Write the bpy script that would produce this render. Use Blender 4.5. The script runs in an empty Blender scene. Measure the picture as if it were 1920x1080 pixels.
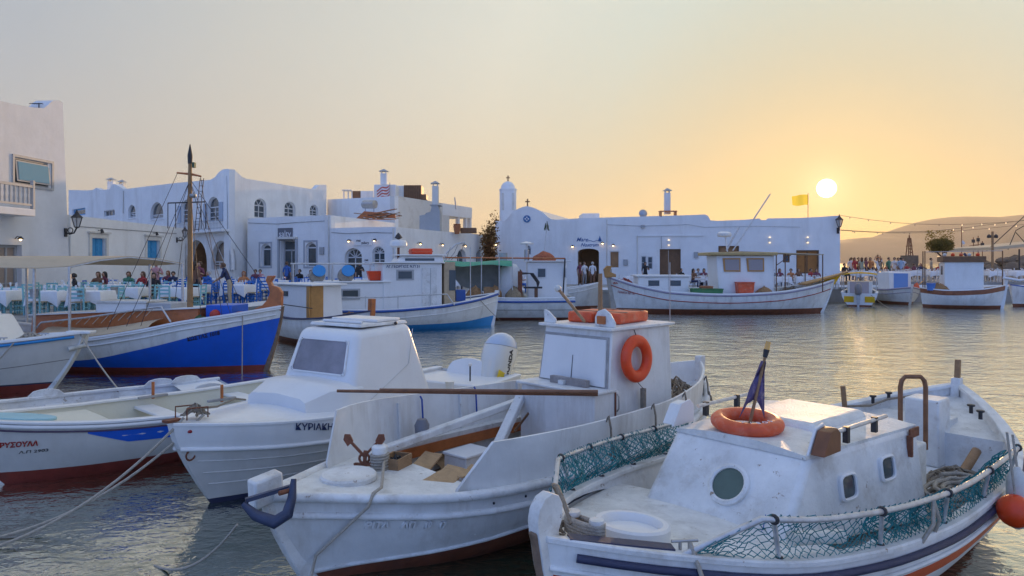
import bpy, math, random
from mathutils import Vector, Matrix, noise
sc = bpy.context.scene
COL = sc.collection
random.seed(7)
R = math.radians
# ------------------------------------------------------------------ camera
F, H, HOR, QZ = 1300.0, 2.6, 492.0, 0.95      # focal in photo pixels, eye height, horizon row, quay height
cam = bpy.data.cameras.new('camera'); cam_o = bpy.data.objects.new('camera', cam); COL.objects.link(cam_o)
cam_o.location = (0, 0, H); cam_o.rotation_euler = (math.pi/2, 0, 0)
cam.sensor_width = 36; cam.lens = 36*F/1920; cam.shift_y = -48/1920; cam.clip_start = .05; cam.clip_end = 30000
sc.camera = cam_o
# ------------------------------------------------------------------ sky, sun, exposure
SUN_AZ, SUN_EL = R(24.4), R(5.56)
SUN_DIR = Vector((math.sin(SUN_AZ)*math.cos(SUN_EL), math.cos(SUN_AZ)*math.cos(SUN_EL), math.sin(SUN_EL)))
def make_world():
    w = bpy.data.worlds.new('World'); sc.world = w; w.use_nodes = True
    nt = w.node_tree; nt.nodes.clear(); N = nt.nodes.new; Lk = nt.links.new
    out = N('ShaderNodeOutputWorld')
    sky = N('ShaderNodeTexSky'); sky.sky_type = 'NISHITA'; sky.sun_disc = False
    sky.sun_elevation = SUN_EL; sky.sun_rotation = SUN_AZ; sky.air_density = 1; sky.dust_density = 2; sky.ozone_density = 3
    tc = N('ShaderNodeTexCoord')
    def math_(op, a, b=None, clamp=False):
        m = N('ShaderNodeMath'); m.operation = op; m.use_clamp = clamp
        for i, v in enumerate((a, b)):
            if v is None: continue
            if isinstance(v, (int, float)): m.inputs[i].default_value = v
            else: Lk(v, m.inputs[i])
        return m.outputs[0]
    nrm = N('ShaderNodeVectorMath'); nrm.operation = 'NORMALIZE'; Lk(tc.outputs['Generated'], nrm.inputs[0])
    dot = N('ShaderNodeVectorMath'); dot.operation = 'DOT_PRODUCT'; Lk(nrm.outputs[0], dot.inputs[0]); dot.inputs[1].default_value = SUN_DIR
    c = dot.outputs['Value']
    sep = N('ShaderNodeSeparateXYZ'); Lk(nrm.outputs[0], sep.inputs[0]); z = sep.outputs['Z']
    ang = math_('DIVIDE', math_('ARCCOSINE', math_('MINIMUM', c, 1.0)), math.pi)
    def ramp(fac, stops, interp='B_SPLINE'):
        r = N('ShaderNodeValToRGB'); r.color_ramp.interpolation = interp
        el = r.color_ramp.elements
        while len(el) < len(stops): el.new(.5)
        for e, (p, col) in zip(el, stops): e.position = p; e.color = (*col, 1)
        Lk(fac, r.inputs[0]); return r.outputs[0]
    # hazy dusk air: colour by angle from the sun
    hz = ramp(ang, [(0, (.46, .42, .26)), (.05, (.43, .47, .39)), (.10, (.50, .58, .54)), (.15, (.60, .63, .57)), (.25, (.50, .52, .50)),
                    (.33, (.37, .42, .48)), (.45, (.46, .51, .60)), (.53, (.40, .50, .70)), (.64, (.29, .43, .84)), (.8, (.22, .38, .86)), (1, (.20, .38, .90))], 'LINEAR')
    # thicker warm layer low over the horizon, strongest on the sunset side
    low = math_('POWER', math_('SUBTRACT', 1.0, math_('MULTIPLY', math_('MAXIMUM', z, 0.0), 2.5, True), True), 1.6)
    side = ramp(ang, [(0, (1, 1, 1)), (.16, (.92, .92, .92)), (.36, (.75, .75, .75)), (.6, (.25, .25, .25)), (1, (.12, .12, .12))], 'LINEAR')
    warm = ramp(ang, [(0, (.52, .25, .01)), (.04, (.50, .26, .02)), (.08, (.49, .33, .11)), (.2, (.61, .48, .33)), (.35, (.59, .49, .40)), (.6, (.36, .40, .52)), (1, (.32, .38, .58))], 'LINEAR')
    mx = N('ShaderNodeMix'); mx.data_type = 'RGBA'
    Lk(math_('MULTIPLY', low, side), mx.inputs[0]); Lk(hz, mx.inputs[6]); Lk(warm, mx.inputs[7])
    # disc of the low sun with its small aureole
    disc = N('ShaderNodeMapRange'); disc.inputs[1].default_value = math.cos(R(.70)); disc.inputs[2].default_value = math.cos(R(.64))
    Lk(c, disc.inputs[0])
    aur = math_('POWER', math_('MAXIMUM', c, 0.0), 2200.0)
    sunc = N('ShaderNodeMix'); sunc.data_type = 'RGBA'; sunc.blend_type = 'ADD'; sunc.inputs[0].default_value = 1
    dcol = N('ShaderNodeMix'); dcol.data_type = 'RGBA'; dcol.inputs[6].default_value = (0, 0, 0, 1); dcol.inputs[7].default_value = (9, 8.6, 7.6, 1)
    Lk(disc.outputs[0], dcol.inputs[0])
    acol = N('ShaderNodeMix'); acol.data_type = 'RGBA'; acol.inputs[6].default_value = (0, 0, 0, 1); acol.inputs[7].default_value = (.25, .22, .15, 1)
    Lk(aur, acol.inputs[0])
    Lk(mx.outputs[2], sunc.inputs[6]); Lk(dcol.outputs[2], sunc.inputs[7])
    s2 = N('ShaderNodeMix'); s2.data_type = 'RGBA'; s2.blend_type = 'ADD'; s2.inputs[0].default_value = 1
    Lk(sunc.outputs[2], s2.inputs[6]); Lk(acol.outputs[2], s2.inputs[7])
    b1 = N('ShaderNodeBackground'); b1.inputs[1].default_value = .012; Lk(sky.outputs[0], b1.inputs[0])
    b2 = N('ShaderNodeBackground'); b2.inputs[1].default_value = 0.96; Lk(s2.outputs[2], b2.inputs[0])
    ad = N('ShaderNodeAddShader'); Lk(b1.outputs[0], ad.inputs[0]); Lk(b2.outputs[0], ad.inputs[1])
    Lk(ad.outputs[0], out.inputs[0])
make_world()
sun = bpy.data.lights.new('sun', 'SUN'); sun.energy = 3.2; sun.angle = R(.6); sun.color = (1, .62, .30)
sun_o = bpy.data.objects.new('sun', sun); COL.objects.link(sun_o)
sun_o.rotation_euler = (-SUN_DIR).to_track_quat('-Z', 'Y').to_euler(); sun_o.location = (40, 80, 40)
vs = sc.view_settings; vs.view_transform = 'Standard'; vs.look = 'None'; vs.exposure = .25; vs.gamma = 1
sc.render.engine = 'CYCLES'
cy = sc.cycles; cy.use_denoising = True; cy.denoiser = 'OPENIMAGEDENOISE'; cy.use_adaptive_sampling = True; cy.adaptive_threshold = .02; cy.adaptive_min_samples = 20; cy.max_bounces = 6; cy.diffuse_bounces = 3; cy.glossy_bounces = 3
cy.transmission_bounces = 3; cy.transparent_max_bounces = 8; cy.volume_bounces = 0; cy.caustics_reflective = True; cy.caustics_refractive = False
cy.sample_clamp_indirect = 4; cy.sample_clamp_direct = 5

# ------------------------------------------------------------------ pixel helpers (photo pixel + a real height or distance -> point)
def U(px, py, z):
    Y = (H-z)*F/(py-HOR); return Vector(((px-960)/F*Y, Y, z))
def UY(px, py, Y):
    return Vector(((px-960)/F*Y, Y, H-(py-HOR)/F*Y))
def spl(pts):
    pts = sorted(pts); xs = [p[0] for p in pts]; ys = [p[1] for p in pts]; n = len(xs)
    d = [(ys[i+1]-ys[i])/(xs[i+1]-xs[i]) for i in range(n-1)]
    m = [d[0]]+[0 if d[i-1]*d[i] <= 0 else 2*d[i-1]*d[i]/(d[i-1]+d[i]) for i in range(1, n-1)]+[d[-1]]
    def f(x):
        if x <= xs[0]: return ys[0]+m[0]*(x-xs[0])*0
        if x >= xs[-1]: return ys[-1]
        i = 0
        while x > xs[i+1]: i += 1
        h = xs[i+1]-xs[i]; t = (x-xs[i])/h
        return (2*t**3-3*t**2+1)*ys[i]+(t**3-2*t**2+t)*h*m[i]+(-2*t**3+3*t**2)*ys[i+1]+(t**3-t**2)*h*m[i+1]
    return f
def lerp(a, b, t): return a+(b-a)*t

# ------------------------------------------------------------------ materials
MATS = {}
def mat(name, col, rough=.6, var=.0, scale=3.0, bump=0.0, bscale=30., dirt=None, dirt_amt=0., dscale=2., metal=0., spec=.5, streak=False, chips=None, trans=0., emit=None, estr=0., alpha=1., coat=0.):
    if name in MATS: return MATS[name]
    m = bpy.data.materials.new(name); m.use_nodes = True; nt = m.node_tree; N = nt.nodes.new; Lk = nt.links.new
    b = nt.nodes['Principled BSDF']; b.inputs['Roughness'].default_value = rough; b.inputs['Metallic'].default_value = metal
    b.inputs['Specular IOR Level'].default_value = spec
    tc = N('ShaderNodeTexCoord'); src = tc.outputs['Object']
    cur = None
    if var:
        n1 = N('ShaderNodeTexNoise'); n1.inputs['Scale'].default_value = scale; n1.inputs['Detail'].default_value = 6; n1.inputs['Roughness'].default_value = .65
        Lk(src, n1.inputs['Vector'])
        mr = N('ShaderNodeMapRange'); mr.inputs[1].default_value = .3; mr.inputs[2].default_value = .7; mr.inputs[3].default_value = 1-var; mr.inputs[4].default_value = 1+var*.5
        Lk(n1.outputs['Fac'], mr.inputs[0])
        mu = N('ShaderNodeMix'); mu.data_type = 'RGBA'; mu.blend_type = 'MULTIPLY'; mu.inputs[0].default_value = 1; mu.inputs[6].default_value = (*col, 1)
        Lk(mr.outputs[0], mu.inputs[7]); cur = mu.outputs[2]
    def over(fac, c):
        nonlocal cur
        x = N('ShaderNodeMix'); x.data_type = 'RGBA'; Lk(fac, x.inputs[0])
        if cur is None: x.inputs[6].default_value = (*col, 1)
        else: Lk(cur, x.inputs[6])
        x.inputs[7].default_value = (*c, 1); cur = x.outputs[2]
    if dirt:
        mp = N('ShaderNodeMapping'); Lk(src, mp.inputs[0]); mp.inputs['Scale'].default_value = (1, 1, .15) if streak else (1, 1, 1)
        n2 = N('ShaderNodeTexNoise'); n2.inputs['Scale'].default_value = dscale; n2.inputs['Detail'].default_value = 8; n2.inputs['Roughness'].default_value = .7
        Lk(mp.outputs[0], n2.inputs['Vector'])
        m2 = N('ShaderNodeMapRange'); m2.inputs[1].default_value = .50; m2.inputs[2].default_value = .80; m2.inputs[4].default_value = dirt_amt; m2.clamp = True
        Lk(n2.outputs['Fac'], m2.inputs[0]); over(m2.outputs[0], dirt)
    if chips:
        n3 = N('ShaderNodeTexNoise'); n3.inputs['Scale'].default_value = chips[1]; n3.inputs['Detail'].default_value = 10; n3.inputs['Roughness'].default_value = .75
        Lk(src, n3.inputs['Vector'])
        m3 = N('ShaderNodeMapRange'); m3.inputs[1].default_value = chips[2]; m3.inputs[2].default_value = chips[2]+.03; m3.clamp = True
        Lk(n3.outputs['Fac'], m3.inputs[0]); over(m3.outputs[0], chips[0])
    if cur is None: b.inputs['Base Color'].default_value = (*col, 1)
    else: Lk(cur, b.inputs['Base Color'])
    if bump:
        n4 = N('ShaderNodeTexNoise'); n4.inputs['Scale'].default_value = bscale; n4.inputs['Detail'].default_value = 5; Lk(src, n4.inputs['Vector'])
        bp = N('ShaderNodeBump'); bp.inputs['Strength'].default_value = bump; bp.inputs['Distance'].default_value = .02
        Lk(n4.outputs['Fac'], bp.inputs['Height']); Lk(bp.outputs[0], b.inputs['Normal'])
    if trans: b.inputs['Transmission Weight'].default_value = trans
    if coat: b.inputs['Coat Weight'].default_value = coat
    if alpha < 1: b.inputs['Alpha'].default_value = alpha
    if emit: b.inputs['Emission Color'].default_value = (*emit, 1); b.inputs['Emission Strength'].default_value = estr
    MATS[name] = m; return m
RUST = (.20, .08, .03)
WH = mat('boat_white', (.80, .80, .78), .45, .16, 1.6, .3, 7, (.36, .30, .23), .6, 3.2, streak=True, chips=((.33, .25, .18), 7., .70))
WHC = mat('clean_white', (.80, .80, .79), .32, .05, 2, .03, 8, (.5, .46, .4), .25, 2.2, streak=True)
WHW = mat('worn_white', (.78, .78, .76), .5, .2, 3, .4, 12, (.34, .28, .21), .7, 4, chips=((.30, .22, .16), 10., .625))
DECK = mat('deck_white', (.76, .76, .73), .55, .18, 5, .4, 45, (.36, .34, .30), .75, 4, chips=((.36, .32, .26), 16., .635))
CREAM = mat('cream_deck', (.72, .70, .58), .5, .10, 4, .1, 20, (.45, .40, .28), .4, 4)
HULLC = mat('hull_cream', (.66, .64, .60), .4, .1, 2, .05, 8, (.38, .34, .28), .4, 2, streak=True)
RED = mat('antifouling_red', (.26, .045, .030), .6, .25, 5, .2, 20, (.12, .06, .05), .6, 4)
BROWN = mat('antifouling_brown', (.22, .07, .035), .6, .25, 5, .2, 20, (.12, .06, .05), .6, 4)
BLUE = mat('hull_blue', (.010, .115, .62), .35, .12, 2.5, .05, 8, (.03, .09, .3), .5, 3, streak=True)
LBLUE = mat('light_blue_paint', (.03, .26, .60), .4, .1, 3)
DBLUE = mat('stripe_blue', (.015, .08, .34), .4, .12, 4)
NAVY = mat('navy_rubber', (.035, .04, .09), .55, .2, 6, .1, 30)
ORANGE = mat('stripe_orange', (.62, .085, .02), .45, .15, 6, .05, 20)
RING = mat('ring_orange', (.80, .062, .008), .38, .12, 6, .08, 25, (.45, .16, .08), .4, 8)
RINGF = mat('faded_orange', (.72, .10, .03), .45, .2, 8, .1, 30, (.6, .34, .25), .7, 9)
RUSTM = mat('rust_metal', (.20, .07, .035), .75, .35, 12, .4, 40)
WOODV = mat('varnished_wood', (.52, .16, .045), .35, .25, 6, .1, 30)
WOODY = mat('yellow_wood', (.48, .24, .07), .5, .2, 6, .1, 30)
WOODR = mat('raw_wood', (.34, .20, .10), .7, .3, 7, .3, 40, (.14, .08, .05), .6, 6)
PLY = mat('plywood', (.46, .30, .16), .7, .3, 5, .2, 40, (.22, .13, .07), .7, 4)
WOODD = mat('dark_wood', (.14, .065, .03), .55, .25, 6, .2, 30)
METAL = mat('grey_metal', (.45, .45, .46), .4, .15, 8, metal=.8)
GALV = mat('galvanised_pipe', (.62, .62, .62), .42, .2, 14, .1, 40, (.30, .18, .10), .5, 9, metal=.45)
DARK = mat('dark_iron', (.03, .03, .035), .55, .2, 10)
GLASS = mat('dark_glass', (.05, .07, .085), .08, spec=.7)
GLASSW = mat('cabin_glass', (.25, .235, .26), .12, .3, 2, spec=.6)
GLASSB = mat('sky_glass', (.13, .30, .42), .10, spec=.8)
ROPE = mat('rope', (.46, .41, .34), .85, .25, 30, .6, 120)
ROPED = mat('dirty_rope', (.30, .25, .19), .9, .3, 30, .6, 120)
ROPEB = mat('blue_rope', (.03, .08, .35), .8, .2, 30)
NET = mat('green_net', (.018, .20, .22), .8, .3, 8)
NETB = mat('fishing_net', (.36, .20, .09), .9, .4, 12, .8, 40)
CANV = mat('canvas', (.58, .46, .31), .85, .15, 3, .2, 12, (.34, .27, .19), .5, 3)
GREENT = mat('green_tarp', (.03, .34, .22), .6, .15, 3, .1, 10)
GREYT = mat('grey_tarp', (.24, .25, .24), .8, .2, 3, .2, 10)
FEND = mat('fender_white', (.66, .66, .62), .5, .2, 8, .1, 30, (.25, .28, .25), .6, 6)
PLAS = mat('limewash', (.84, .84, .83), .85, .09, .7, .9, 2.2, (.55, .52, .48), .7, .6, streak=True, chips=((.52, .48, .43), 1.1, .70))
PLAS2 = mat('grey_limewash', (.76, .77, .79), .85, .12, .6, .9, 2.2, (.55, .53, .50), .5, .5, streak=True)
PLASW = mat('stained_limewash', (.72, .70, .65), .85, .10, .9, .35, 5, (.32, .27, .2), .7, .9)
FRAME = mat('window_frame', (.66, .67, .68), .5, .1, 6)
GREYF = mat('grey_frame', (.40, .41, .42), .5, .1, 6)
SHUT = mat('shutter_blue', (.03, .30, .62), .5, .15, 6, .1, 30)
BRN = mat('brown_door', (.20, .10, .045), .55, .25, 5, .2, 30)
INT = mat('dim_interior', (.16, .13, .11), .9, .3, 1.5)
INTW = mat('warm_interior', (.36, .20, .10), .9, .3, 1.2)
STONE = mat('quay_stone', (.36, .34, .31), .85, .2, 1.2, .5, 8, (.18, .17, .15), .6, 1.5)
CLOTH = mat('white_cloth', (.80, .80, .82), .8, .06, 4)
TURQ = mat('turquoise_paint', (.26, .55, .58), .5, .14, 10, .1, 40, (.4, .55, .55), .4, 9)
CHBLUE = mat('chair_blue', (.015, .16, .58), .45, .12, 10)
CHWHITE = mat('chair_white', (.72, .70, .68), .5, .12, 10)
SEATW = mat('rush_seat', (.42, .33, .20), .85, .2, 30, .4, 80)
LAMPG = mat('lit_bulb', (1, .8, .5), .4, emit=(1, .66, .28), estr=6)
LAMPW = mat('lit_glow', (1, .85, .6), .4, emit=(1, .74, .42), estr=1.0)
TEXTB = mat('lettering_blue', (.015, .03, .10), .5)
TEXTR = mat('lettering_red', (.35, .02, .015), .5)
TEXTK = mat('lettering_black', (.02, .02, .025), .5)
SIGNG = mat('sign_slate', (.13, .14, .17), .6, .1, 3)
YELLOW = mat('yellow_sticker', (.75, .52, .02), .5)
YAWN = mat('yellow_canvas', (.85, .52, .06), .7, .1, 4)
TERRA = mat('terracotta', (.42, .16, .07), .8, .2, 10)
COWL = mat('cowl_silver', (.70, .70, .66), .22, .04, 3, coat=.5)
COWLT = mat('cowl_top', (.45, .55, .70), .2, .04, 3, coat=.5)
AQUA = mat('pale_aqua', (.32, .56, .62), .5, .1, 4)
PURP = mat('faded_flag', (.10, .075, .19), .8, .3, 8, dirt=(.50, .40, .38), dirt_amt=1., dscale=9)

# ------------------------------------------------------------------ mesh builder
class MB:
    def __init__(s): s.v = []; s.f = []; s.m = []
    def add(s, vs, fs, mi=0):
        o = len(s.v); s.v += [tuple(x) for x in vs]; s.f += [tuple(i+o for i in q) for q in fs]; s.m += [mi]*len(fs); return s
    def hexa(s, p, mi=0):   # p: 4 bottom (ccw from above), 4 top
        return s.add(p, [(3, 2, 1, 0), (4, 5, 6, 7), (0, 1, 5, 4), (1, 2, 6, 5), (2, 3, 7, 6), (3, 0, 4, 7)], mi)
    def box(s, x0, x1, y0, y1, z0, z1, mi=0):
        return s.hexa([(x0, y0, z0), (x1, y0, z0), (x1, y1, z0), (x0, y1, z0), (x0, y0, z1), (x1, y0, z1), (x1, y1, z1), (x0, y1, z1)], mi)
    def obox(s, c, ax, ay, az, mi=0):   # centre and three half-axis vectors
        c, ax, ay, az = map(Vector, (c, ax, ay, az))
        return s.hexa([c-ax-ay-az, c+ax-ay-az, c+ax+ay-az, c-ax+ay-az, c-ax-ay+az, c+ax-ay+az, c+ax+ay+az, c-ax+ay+az], mi)
    def bar(s, p0, p1, w, h, mi=0, up=(0, 0, 1)):
        p0, p1 = Vector(p0), Vector(p1); d = (p1-p0); L = d.length; d.normalize(); u = Vector(up)
        if abs(d.dot(u)) > .98: u = Vector((1, 0, 0))
        y = u.cross(d).normalized(); z = d.cross(y)
        return s.obox((p0+p1)/2, d*L/2, y*w/2, z*h/2, mi)
    def loft(s, rings, mi=0, closed=True, cap=True, mis=None):
        o = len(s.v); n = len(rings[0])
        for r in rings: s.v += [tuple(x) for x in r]
        for i in range(len(rings)-1):
            for j in range(n if closed else n-1):
                k = (j+1) % n
                s.f.append((o+i*n+j, o+i*n+k, o+(i+1)*n+k, o+(i+1)*n+j)); s.m.append(mis[j] if mis else mi)
        if cap and closed:
            s.f.append(tuple(o+j for j in reversed(range(n)))); s.m.append(mi)
            s.f.append(tuple(o+(len(rings)-1)*n+j for j in range(n))); s.m.append(mi)
        return s
    def tube(s, path, r, n=8, mi=0, closed=False, cap=True):
        P = [Vector(p) for p in path]; k = len(P); rs = r if isinstance(r, (list, tuple)) else [r]*k
        rings = []; u = None
        for i in range(k):
            t = (P[(i+1) % k]-P[i-1]) if closed else (P[min(i+1, k-1)]-P[max(i-1, 0)])
            t.normalize()
            if u is None:
                u = Vector((0, 0, 1)) if abs(t.z) < .9 else Vector((1, 0, 0))
            u = (u-t*u.dot(t)).normalized(); w = t.cross(u)
            rings.append([P[i]+(u*math.cos(2*math.pi*j/n)+w*math.sin(2*math.pi*j/n))*rs[i] for j in range(n)])
        if closed: rings.append(rings[0]); cap = False
        return s.loft(rings, mi, True, cap)
    def cyl(s, p0, p1, r0, r1=None, n=12, mi=0): return s.tube([p0, p1], [r0, r0 if r1 is None else r1], n, mi)
    def lathe(s, prof, c=(0, 0, 0), n=20, mi=0, M=None):
        c = Vector(c); rings = []
        for r, z in prof:
            ring = [Vector((r*math.cos(2*math.pi*j/n), r*math.sin(2*math.pi*j/n), z)) for j in range(n)]
            rings.append([(M @ p if M else p)+c for p in ring])
        return s.loft(rings, mi)
    def sphere(s, c, r, n=12, mi=0, sc=(1, 1, 1)):
        return s.lathe_s(c, r, n, mi, sc)
    def lathe_s(s, c, r, n, mi, sc):
        c = Vector(c); m = max(4, n//2); rings = []
        for i in range(m+1):
            a = math.pi*(i/m)-math.pi/2; a = max(-1.53, min(1.53, a))
            rings.append([(c.x+r*sc[0]*math.cos(a)*math.cos(2*math.pi*j/n), c.y+r*sc[1]*math.cos(a)*math.sin(2*math.pi*j/n), c.z+r*sc[2]*math.sin(a)) for j in range(n)])
        return s.loft(rings, mi)
    def torus(s, c, Rr, r, axis=(0, 0, 1), n=28, k=12, mi=0, sq=1.0):
        c = Vector(c); q = Vector(axis).to_track_quat('Z', 'Y')
        rings = []
        for i in range(n):
            a = 2*math.pi*i/n
            rings.append([c+q @ Vector(((Rr+r*math.cos(b))*math.cos(a), (Rr+r*math.cos(b))*math.sin(a), r*sq*math.sin(b))) for b in [2*math.pi*j/k for j in range(k)]])
        rings.append(rings[0]); return s.loft(rings, mi, True, False)
    def prism(s, poly, vec, mi=0):
        n = len(poly); vec = Vector(vec); a = [Vector(p) for p in poly]; b = [p+vec for p in a]
        return s.add(a+b, [tuple(reversed(range(n))), tuple(range(n, 2*n))]+[(i, (i+1) % n, n+(i+1) % n, n+i) for i in range(n)], mi)
    def build(s, name, mats, parent=None, smooth=None, bevel=0, seg=2, label=None, kind=None):
        me = bpy.data.meshes.new(name); me.from_pydata(s.v, [], s.f)
        if not isinstance(mats, (list, tuple)): mats = [mats]
        for m in mats: me.materials.append(m)
        if len(mats) > 1: me.polygons.foreach_set('material_index', s.m)
        me.validate()
        bm_fix(me)
        if smooth is not None:
            me.polygons.foreach_set('use_smooth', [True]*len(me.polygons)); me.set_sharp_from_angle(angle=R(smooth))
        o = bpy.data.objects.new(name, me); COL.objects.link(o); o.parent = parent
        if bevel:
            b = o.modifiers.new('bevel', 'BEVEL'); b.width = bevel; b.segments = seg; b.limit_method = 'ANGLE'; b.angle_limit = R(35)
            me.polygons.foreach_set('use_smooth', [True]*len(me.polygons)); me.set_sharp_from_angle(angle=R(50))
            b.harden_normals = False
        if label: o['label'] = label
        if kind: o['kind'] = kind
        return o
import bmesh
def bm_fix(me):
    b = bmesh.new(); b.from_mesh(me); bmesh.ops.recalc_face_normals(b, faces=b.faces); b.to_mesh(me); b.free()
def tag(o, label, cat, group=None, kind=None):
    o['label'] = label; o['category'] = cat
    if group: o['group'] = group
    if kind: o['kind'] = kind
    return o
def thing(name, label, cat, loc=(0, 0, 0), rz=0, group=None):
    o = bpy.data.objects.new(name, None); COL.objects.link(o); o.location = loc; o.rotation_euler = (0, 0, rz); o.empty_display_size = .2
    return tag(o, label, cat, group)
def structure(o): o['kind'] = 'structure'; return o
def copy_tree(o, parent=None):
    c = o.copy(); COL.objects.link(c); c.parent = parent
    for ch in list(o.children): copy_tree(ch, c)
    return c
def text_mesh(body, size, bold=0.0, extrude=0.0, align='CENTER', shear=0.):
    cu = bpy.data.curves.new('lettering', 'FONT'); cu.body = body; cu.size = size; cu.align_x = align; cu.offset = bold; cu.extrude = extrude; cu.shear = shear; cu.resolution_u = 3
    o = bpy.data.objects.new('lettering', cu); COL.objects.link(o)
    dg = bpy.context.evaluated_depsgraph_get(); me = bpy.data.meshes.new_from_object(o.evaluated_get(dg))
    bpy.data.objects.remove(o); bpy.data.curves.remove(cu); return me
def text_on(name, body, size, M, m, parent=None, bold=0., extrude=.002, warp=None, shear=0.):
    me = text_mesh(body, size, bold, extrude, shear=shear)
    for v in me.vertices:
        v.co = warp(v.co) if warp else M @ v.co
    me.materials.clear(); me.materials.append(m)
    o = bpy.data.objects.new(name, me); COL.objects.link(o); o.parent = parent; return o
def catenary(p0, p1, sag, n=14):
    p0, p1 = Vector(p0), Vector(p1)
    return [p0.lerp(p1, i/n)-Vector((0, 0, sag*4*(i/n)*(1-i/n))) for i in range(n+1)]
def rope(name, pts, r, m, label=None, cat='rope', parent=None, n=6, group=None):
    o = MB().tube(pts, r, n).build(name, m, parent, 60)
    if label: tag(o, label, cat, group)
    return o
# ------------------------------------------------------------------ setting: water, quay, hills, breakwater, haze
def water_material():
    m = bpy.data.materials.new('harbour_water'); m.use_nodes = True; nt = m.node_tree; N = nt.nodes.new; Lk = nt.links.new
    b = nt.nodes['Principled BSDF']; b.inputs['Base Color'].default_value = (.016, .040, .026, 1); b.inputs['Roughness'].default_value = .05; b.inputs['IOR'].default_value = 1.4
    g = N('ShaderNodeNewGeometry'); mp = N('ShaderNodeMapping'); Lk(g.outputs['Position'], mp.inputs[0])
    mp.inputs['Rotation'].default_value = (0, 0, R(14)); mp.inputs['Scale'].default_value = (.85, 1.3, 1)
    def nz(scale, det, dist=.6):
        n = N('ShaderNodeTexNoise'); n.inputs['Scale'].default_value = scale; n.inputs['Detail'].default_value = det; n.inputs['Roughness'].default_value = .5; n.inputs['Distortion'].default_value = dist
        Lk(mp.outputs[0], n.inputs['Vector']); return n.outputs['Fac']
    def mul(a, k):
        x = N('ShaderNodeMath'); x.operation = 'MULTIPLY'; Lk(a, x.inputs[0])
        if isinstance(k, float): x.inputs[1].default_value = k
        else: Lk(k, x.inputs[1])
        return x.outputs[0]
    def add(a, c):
        x = N('ShaderNodeMath'); x.operation = 'ADD'; Lk(a, x.inputs[0]); Lk(c, x.inputs[1]); return x.outputs[0]
    h = add(add(mul(nz(1.0, 2), .060), mul(nz(5.5, 3), .029)), mul(nz(15., 2, .2), .0075))
    # the breeze reaches the open basin, the water between the near hulls is smoother
    sp = N('ShaderNodeSeparateXYZ'); Lk(g.outputs['Position'], sp.inputs[0])
    cal = N('ShaderNodeMapRange'); cal.inputs[1].default_value = 5.; cal.inputs[2].default_value = 13.; cal.inputs[3].default_value = .38; cal.inputs[4].default_value = 1.; Lk(sp.outputs['Y'], cal.inputs[0])
    h = mul(h, cal.outputs[0])
    bp = N('ShaderNodeBump'); bp.inputs['Strength'].default_value = 1; bp.inputs['Distance'].default_value = 1.0; Lk(h, bp.inputs['Height'])
    Lk(bp.outputs[0], b.inputs['Normal'])
    gl = N('ShaderNodeBsdfGlossy'); gl.inputs['Roughness'].default_value = .08; gl.inputs['Color'].default_value = (1., .97, .88, 1); Lk(bp.outputs[0], gl.inputs['Normal'])
    lw = N('ShaderNodeLayerWeight'); lw.inputs['Blend'].default_value = .5; Lk(bp.outputs[0], lw.inputs['Normal'])
    pw = N('ShaderNodeMath'); pw.operation = 'POWER'; pw.inputs[1].default_value = 4.4; Lk(lw.outputs['Facing'], pw.inputs[0])
    mx = N('ShaderNodeMixShader'); fc = mul(pw.outputs[0], 3.2); fc.node.use_clamp = True; Lk(fc, mx.inputs[0]); Lk(b.outputs[0], mx.inputs[1]); Lk(gl.outputs[0], mx.inputs[2]); Lk(mx.outputs[0], nt.nodes['Material Output'].inputs[0])
    return m
W = 3800
structure(MB().add([(-W, -200, 0), (W, -200, 0), (W, W, 0), (-W, W, 0)], [(0, 1, 2, 3)]).build('water', water_material()))
QUAY = [(-80, 18.6), (-11.6, 20.2), (-9.8, 25.2), (-9.2, 29.8), (-2.6, 34.4), (.6, 41.2), (17.8, 41.2), (19.6, 45.6), (90, 47), (90, 74), (27, 72), (27, 220), (-120, 220), (-120, 30)]
structure(MB().prism([(x, y, -1.0) for x, y in QUAY], (0, 0, 1.0+QZ)).build('quay', STONE, bevel=.04))
coping = structure(MB().tube([(x, y, QZ+.02) for x, y in QUAY[1:9]], .14, 4).build('quay_edge', PLAS2))

def ridge(name, Y0, depth, prof, m, seed, nx=150, ny=26, amp=.12, base=0):
    f = spl([((px-960)/F*Y0, (HOR-py)/F*Y0+H) for px, py in prof]); x0 = (prof[0][0]-960)/F*Y0; x1 = (prof[-1][0]-960)/F*Y0
    mb = MB(); vs = []; fs = []
    for j in range(ny):
        t = j/(ny-1)
        for i in range(nx):
            x = x0+(x1-x0)*i/(nx-1); y = Y0+depth*(t-.5)
            e = math.sin(math.pi*t)**.8
            nzv = noise.fractal(Vector((x*3.2/depth, y*3.2/depth, seed)), 1, 2, 5)
            z = max(-2, (f(x)+2)*e*(1+amp*nzv*(1-abs(2*t-1)**.2*0)*(abs(2*t-1)*.9+.06))-2) if e > 0 else -2
            vs.append((x, y, z))
    for j in range(ny-1):
        for i in range(nx-1): fs.append((j*nx+i, j*nx+i+1, (j+1)*nx+i+1, (j+1)*nx+i))
    mb.add(vs, fs); o = mb.build(name, m, None, 180); return structure(o)
HILL = mat('dry_hillside', (.19, .125, .105), .9, .35, .006, 0, 1, (.09, .085, .045), .7, .02)
ridge('hills', 2500, 1300, [(560, 488), (800, 478), (1000, 470), (1250, 462), (1480, 458), (1575, 453), (1615, 446), (1660, 446), (1700, 431), (1730, 419), (1762, 409), (1790, 407), (1850, 408), (1900, 404), (1990, 398), (2150, 412), (2350, 445), (2500, 485)], HILL, 3.1)
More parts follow.
